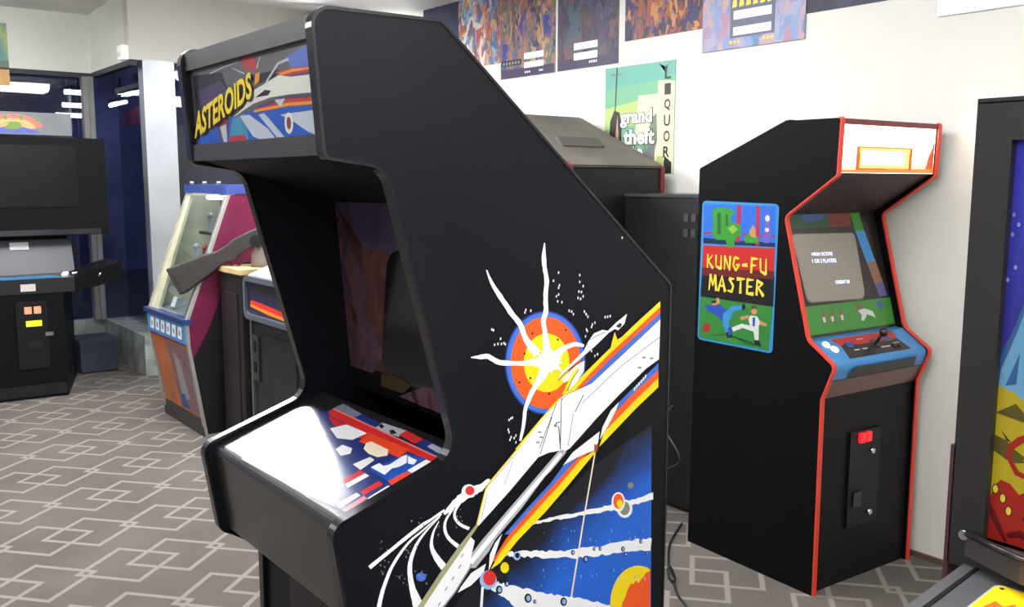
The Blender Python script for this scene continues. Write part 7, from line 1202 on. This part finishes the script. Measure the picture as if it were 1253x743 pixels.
for x0, x1 in ((.006, .012), (W-.012, W-.006)):
    part('rail_seal', P([(-1.25, pz(-1.25)-.014), (-1.25, pz(-1.25)-.001), (.012, pz(.012)-.001), (.012, pz(.012)-.014)], 'x', x0, x1), M('seal_black', (10, 10, 11), .6, spec=.2), pn)
def pff(p, h): return (p[0], p[1], pz(p[1])-.003+h)
yel = rounded([(.052, -.2, .01), (.052, -.026, .014), (.3, -.026, .02), (.3, -.2, .02)], 4)
# yellow plate with bright metal rim
def plate(outl, h0, h1):
    bm = bmesh.new(); A = [bm.verts.new(pff(p, h0)) for p in outl]; C_ = [bm.verts.new(pff(p, h1)) for p in outl]; n = len(outl)
    face(bm, A[::-1]); face(bm, C_)
    for i in range(n): face(bm, [A[i], A[(i+1) % n], C_[(i+1) % n], C_[i]])
    return bm
part('plate_rim', plate(yel, 0, .0025), M('plate_rim', (190, 186, 170), .35, metal=.3), pn)
yp = part('yellow_plate', plate(outset(yel, -.004), .002, .0035), M('plate_yellow', (250, 206, 20), .35), pn, 'yellow printed plate')
art('plate_art', [('orange', [(.066, -.12), (.075, -.08), (.09, -.088), (.10, -.07), (.115, -.11), (.12, -.15), (.08, -.14)]), ('printdark', ell(.066, -.04, .004, .003, 10))], lambda p, h: pff(p, .0037+h), ink, yp)
for x, y in ((.02, -1.24), (W-.02, -1.24), (.02, .15), (W-.02, .15)):
    lg = part('leg', B(x-.025, x+.025, y-.025, y+.025, .03, .56, .006), steel, pn)
    part('leg_foot', T([(x, y, 0), (x, y, .012), (x, y, .035)], [.028, .026, .01], 14), edge_black, lg)
# backbox
bw0, bw1 = -.040, W+.040
bxm = M('backbox_black', (34, 31, 33), .45, var=.1)
bm = bmesh.new()
for x0, x1, z0, z1 in ((bw0, bw0+.055, .93, 1.670), (bw1-.055, bw1, .93, 1.670), (bw0+.055, bw1-.055, 1.612, 1.670), (bw0+.055, bw1-.055, .93, .985)): box(bm, x0, x1, -.0, .22, z0, z1)
bk = part('backbox_frame', bm, bxm, pn)
part('backbox_top', B(bw0, bw1, 0, .222, 1.668, 1.676, .002), edge_black, pn)
part('backbox_back', B(bw0+.01, bw1-.01, .2, .218, .94, 1.67), black2, pn)
part('backbox_bracket', B(bw0-.006, bw0+.002, .0, .2, .80, 1.128, .002), M('bracket_maroon', (74, 40, 48), .45), pn)
bgm = airbrush_mat('backglass_blue', (30, 28, 116), (46, 50, 176), 0, 1, 1.2, 1.6)
bg = part('backglass', B(bw0+.053, bw1-.053, .016, .02, .97, 1.62), bgm, pn)
inkset(dict(b_ice=(100, 152, 190), b_ice2=(46, 88, 140), b_yel=(168, 152, 30), b_olive=(80, 74, 26), b_red=(146, 32, 24), b_dred=(88, 18, 18), b_star=(130, 150, 200), b_spot=(210, 186, 52), b_dark=(26, 24, 30)), .25)
X0 = bw0+.053
L = [('b_ice2', [(X0, 1.28), (X0+.02, 1.33), (X0+.045, 1.42), (X0+.07, 1.37), (X0+.12, 1.46), (X0+.2, 1.36), (X0+.3, 1.44), (X0+.58, 1.3), (X0+.58, 1.2), (X0, 1.22)]), ('b_ice', [(X0+.004, 1.26), (X0+.025, 1.325), (X0+.044, 1.40), (X0+.05, 1.33), (X0+.07, 1.27), (X0+.1, 1.35), (X0+.12, 1.43), (X0+.15, 1.3), (X0+.3, 1.38), (X0+.58, 1.25), (X0+.58, 1.19), (X0, 1.21)]), ('b_ice2', [(X0+.012, 1.235), (X0+.03, 1.29), (X0+.028, 1.24)]),
     ('b_yel', [(X0, 1.235), (X0+.03, 1.225), (X0+.07, 1.19), (X0+.2, 1.22), (X0+.58, 1.18), (X0+.58, .975), (X0, .975)]), ('b_olive', [(X0, 1.19), (X0+.03, 1.21), (X0+.06, 1.18), (X0+.03, 1.185)]), ('b_olive', [(X0, 1.155), (X0+.02, 1.15), (X0+.05, 1.12), (X0+.03, 1.115), (X0, 1.13)]), ('b_dark', [(X0+.01, 1.165), (X0+.03, 1.145), (X0+.02, 1.15)]),
     ('b_red', [(X0, 1.045), (X0+.006, 1.072), (X0+.016, 1.085), (X0+.03, 1.082), (X0+.045, 1.068), (X0+.054, 1.075), (X0+.058, 1.10), (X0+.08, 1.112), (X0+.2, 1.1), (X0+.3, 1.13), (X0+.58, 1.1), (X0+.58, .972), (X0, .972)]),
     ('b_dred', [(X0, 1.042), (X0+.006, 1.04), (X0+.022, 1.01), (X0+.032, .99), (X0+.03, .984), (X0+.012, 1.008), (X0, 1.03)]), ('b_dred', [(X0+.03, 1.002), (X0+.05, 1.012), (X0+.07, 1.005), (X0+.07, .995), (X0+.05, 1.0), (X0+.034, .994)]),
     ('b_red', [(X0+.02, 1.125), (X0+.022, 1.142), (X0+.036, 1.158), (X0+.06, 1.172), (X0+.062, 1.162), (X0+.042, 1.148), (X0+.03, 1.136), (X0+.028, 1.124), (X0+.042, 1.105), (X0+.06, 1.10), (X0+.06, 1.092), (X0+.036, 1.098)]), ('b_olive', [(X0+.03, 1.14), (X0+.046, 1.13), (X0+.06, 1.134), (X0+.06, 1.128), (X0+.044, 1.124), (X0+.032, 1.132)]),
     ('b_dark', [(X0+.052, 1.03), (X0+.06, 1.05), (X0+.063, 1.048), (X0+.058, 1.03)])]
for x, z in ((.009, 1.068), (.021, 1.056), (.031, 1.038), (.15, 1.06), (.17, 1.045), (.4, 1.05)): L += [('b_dark', ell(X0+x, z, .0055, .0085, 12)), ('b_spot', ell(X0+x, z, .004, .0068, 12))]
for x, z in ((.018, 1.58), (.006, 1.50), (.014, 1.485), (.006, 1.47), (.014, 1.42), (.004, 1.40), (.03, 1.54), (.05, 1.5), (.09, 1.56), (.2, 1.5), (.25, 1.58), (.35, 1.49), (.45, 1.55)): L.append(('b_star', ell(X0+x, z, .0025, .0035, 10)))
L.append(('b_red', ell(X0+.05, 1.46, .014, .014, 16)))
art('backglass_art', L, lambda p, h: (p[0], .0158-h, p[1]), ink, bg)
# metal nosed ledge across the bottom of the backglass, bowed out to the player
bm = bmesh.new(); pth = [(-.012, .0), (.09, -.042), (.5, -.042), (.612, .0)]
for (xa, ya), (xb, yb) in zip(pth, pth[1:]):
    vs = [bm.verts.new(p) for p in ((xa, ya, .95), (xb, yb, .95), (xb, yb, .985), (xa, ya, .985), (xa, ya+.045, .95), (xb, yb+.045, .95), (xb, yb+.045, .985), (xa, ya+.045, .985))]
    for q in ((0, 1, 2, 3), (4, 7, 6, 5), (3, 2, 6, 7), (0, 4, 5, 1), (0, 3, 7, 4), (1, 5, 6, 2)): face(bm, [vs[i] for i in q])
part('ledge', bm, M('ledge_dark', (66, 62, 62), .4), pn)
part('ledge_nosing', T([(-.012, .0, .988), (.09, -.042, .988), (.5, -.042, .988), (.612, .0, .988)], .006, 10), M('nosing_black', (40, 38, 40), .25), pn)
part('end_button', T([(-.014, -.006, .985), (-.014, .004, .985)], .008, 12), chrome, pn)

# ------------------------------------------------------------------ world and camera
w = bpy.data.worlds.new('night'); SC.world = w; w.use_nodes = True
w.node_tree.nodes['Background'].inputs['Color'].default_value = (.11, .125, .20, 1); w.node_tree.nodes['Background'].inputs['Strength'].default_value = 1.8
cam = bpy.data.cameras.new('camera'); co = bpy.data.objects.new('camera', cam); COL.objects.link(co); SC.camera = co
f, pitch, roll, yaw, hgt = CAM
cam.sensor_fit = 'HORIZONTAL'; cam.sensor_width = 36; cam.lens = f*36/1253; cam.clip_start = .02
from mathutils import Matrix
fw = Vector((-math.sin(yaw)*math.cos(pitch), math.cos(yaw)*math.cos(pitch), -math.sin(pitch))); r = Vector((math.cos(yaw), math.sin(yaw), 0)); u = r.cross(fw)
c_, s_ = math.cos(roll), math.sin(roll); r2 = r*c_+u*s_; u2 = u*c_-r*s_
co.matrix_world = Matrix(((r2.x, u2.x, -fw.x, 0), (r2.y, u2.y, -fw.y, 0), (r2.z, u2.z, -fw.z, hgt), (0, 0, 0, 1)))
vs = SC.view_settings; vs.view_transform = 'Standard'; vs.look = 'None'; vs.gamma = 1; vs.use_curve_mapping = False; vs.exposure = EXPOSURE
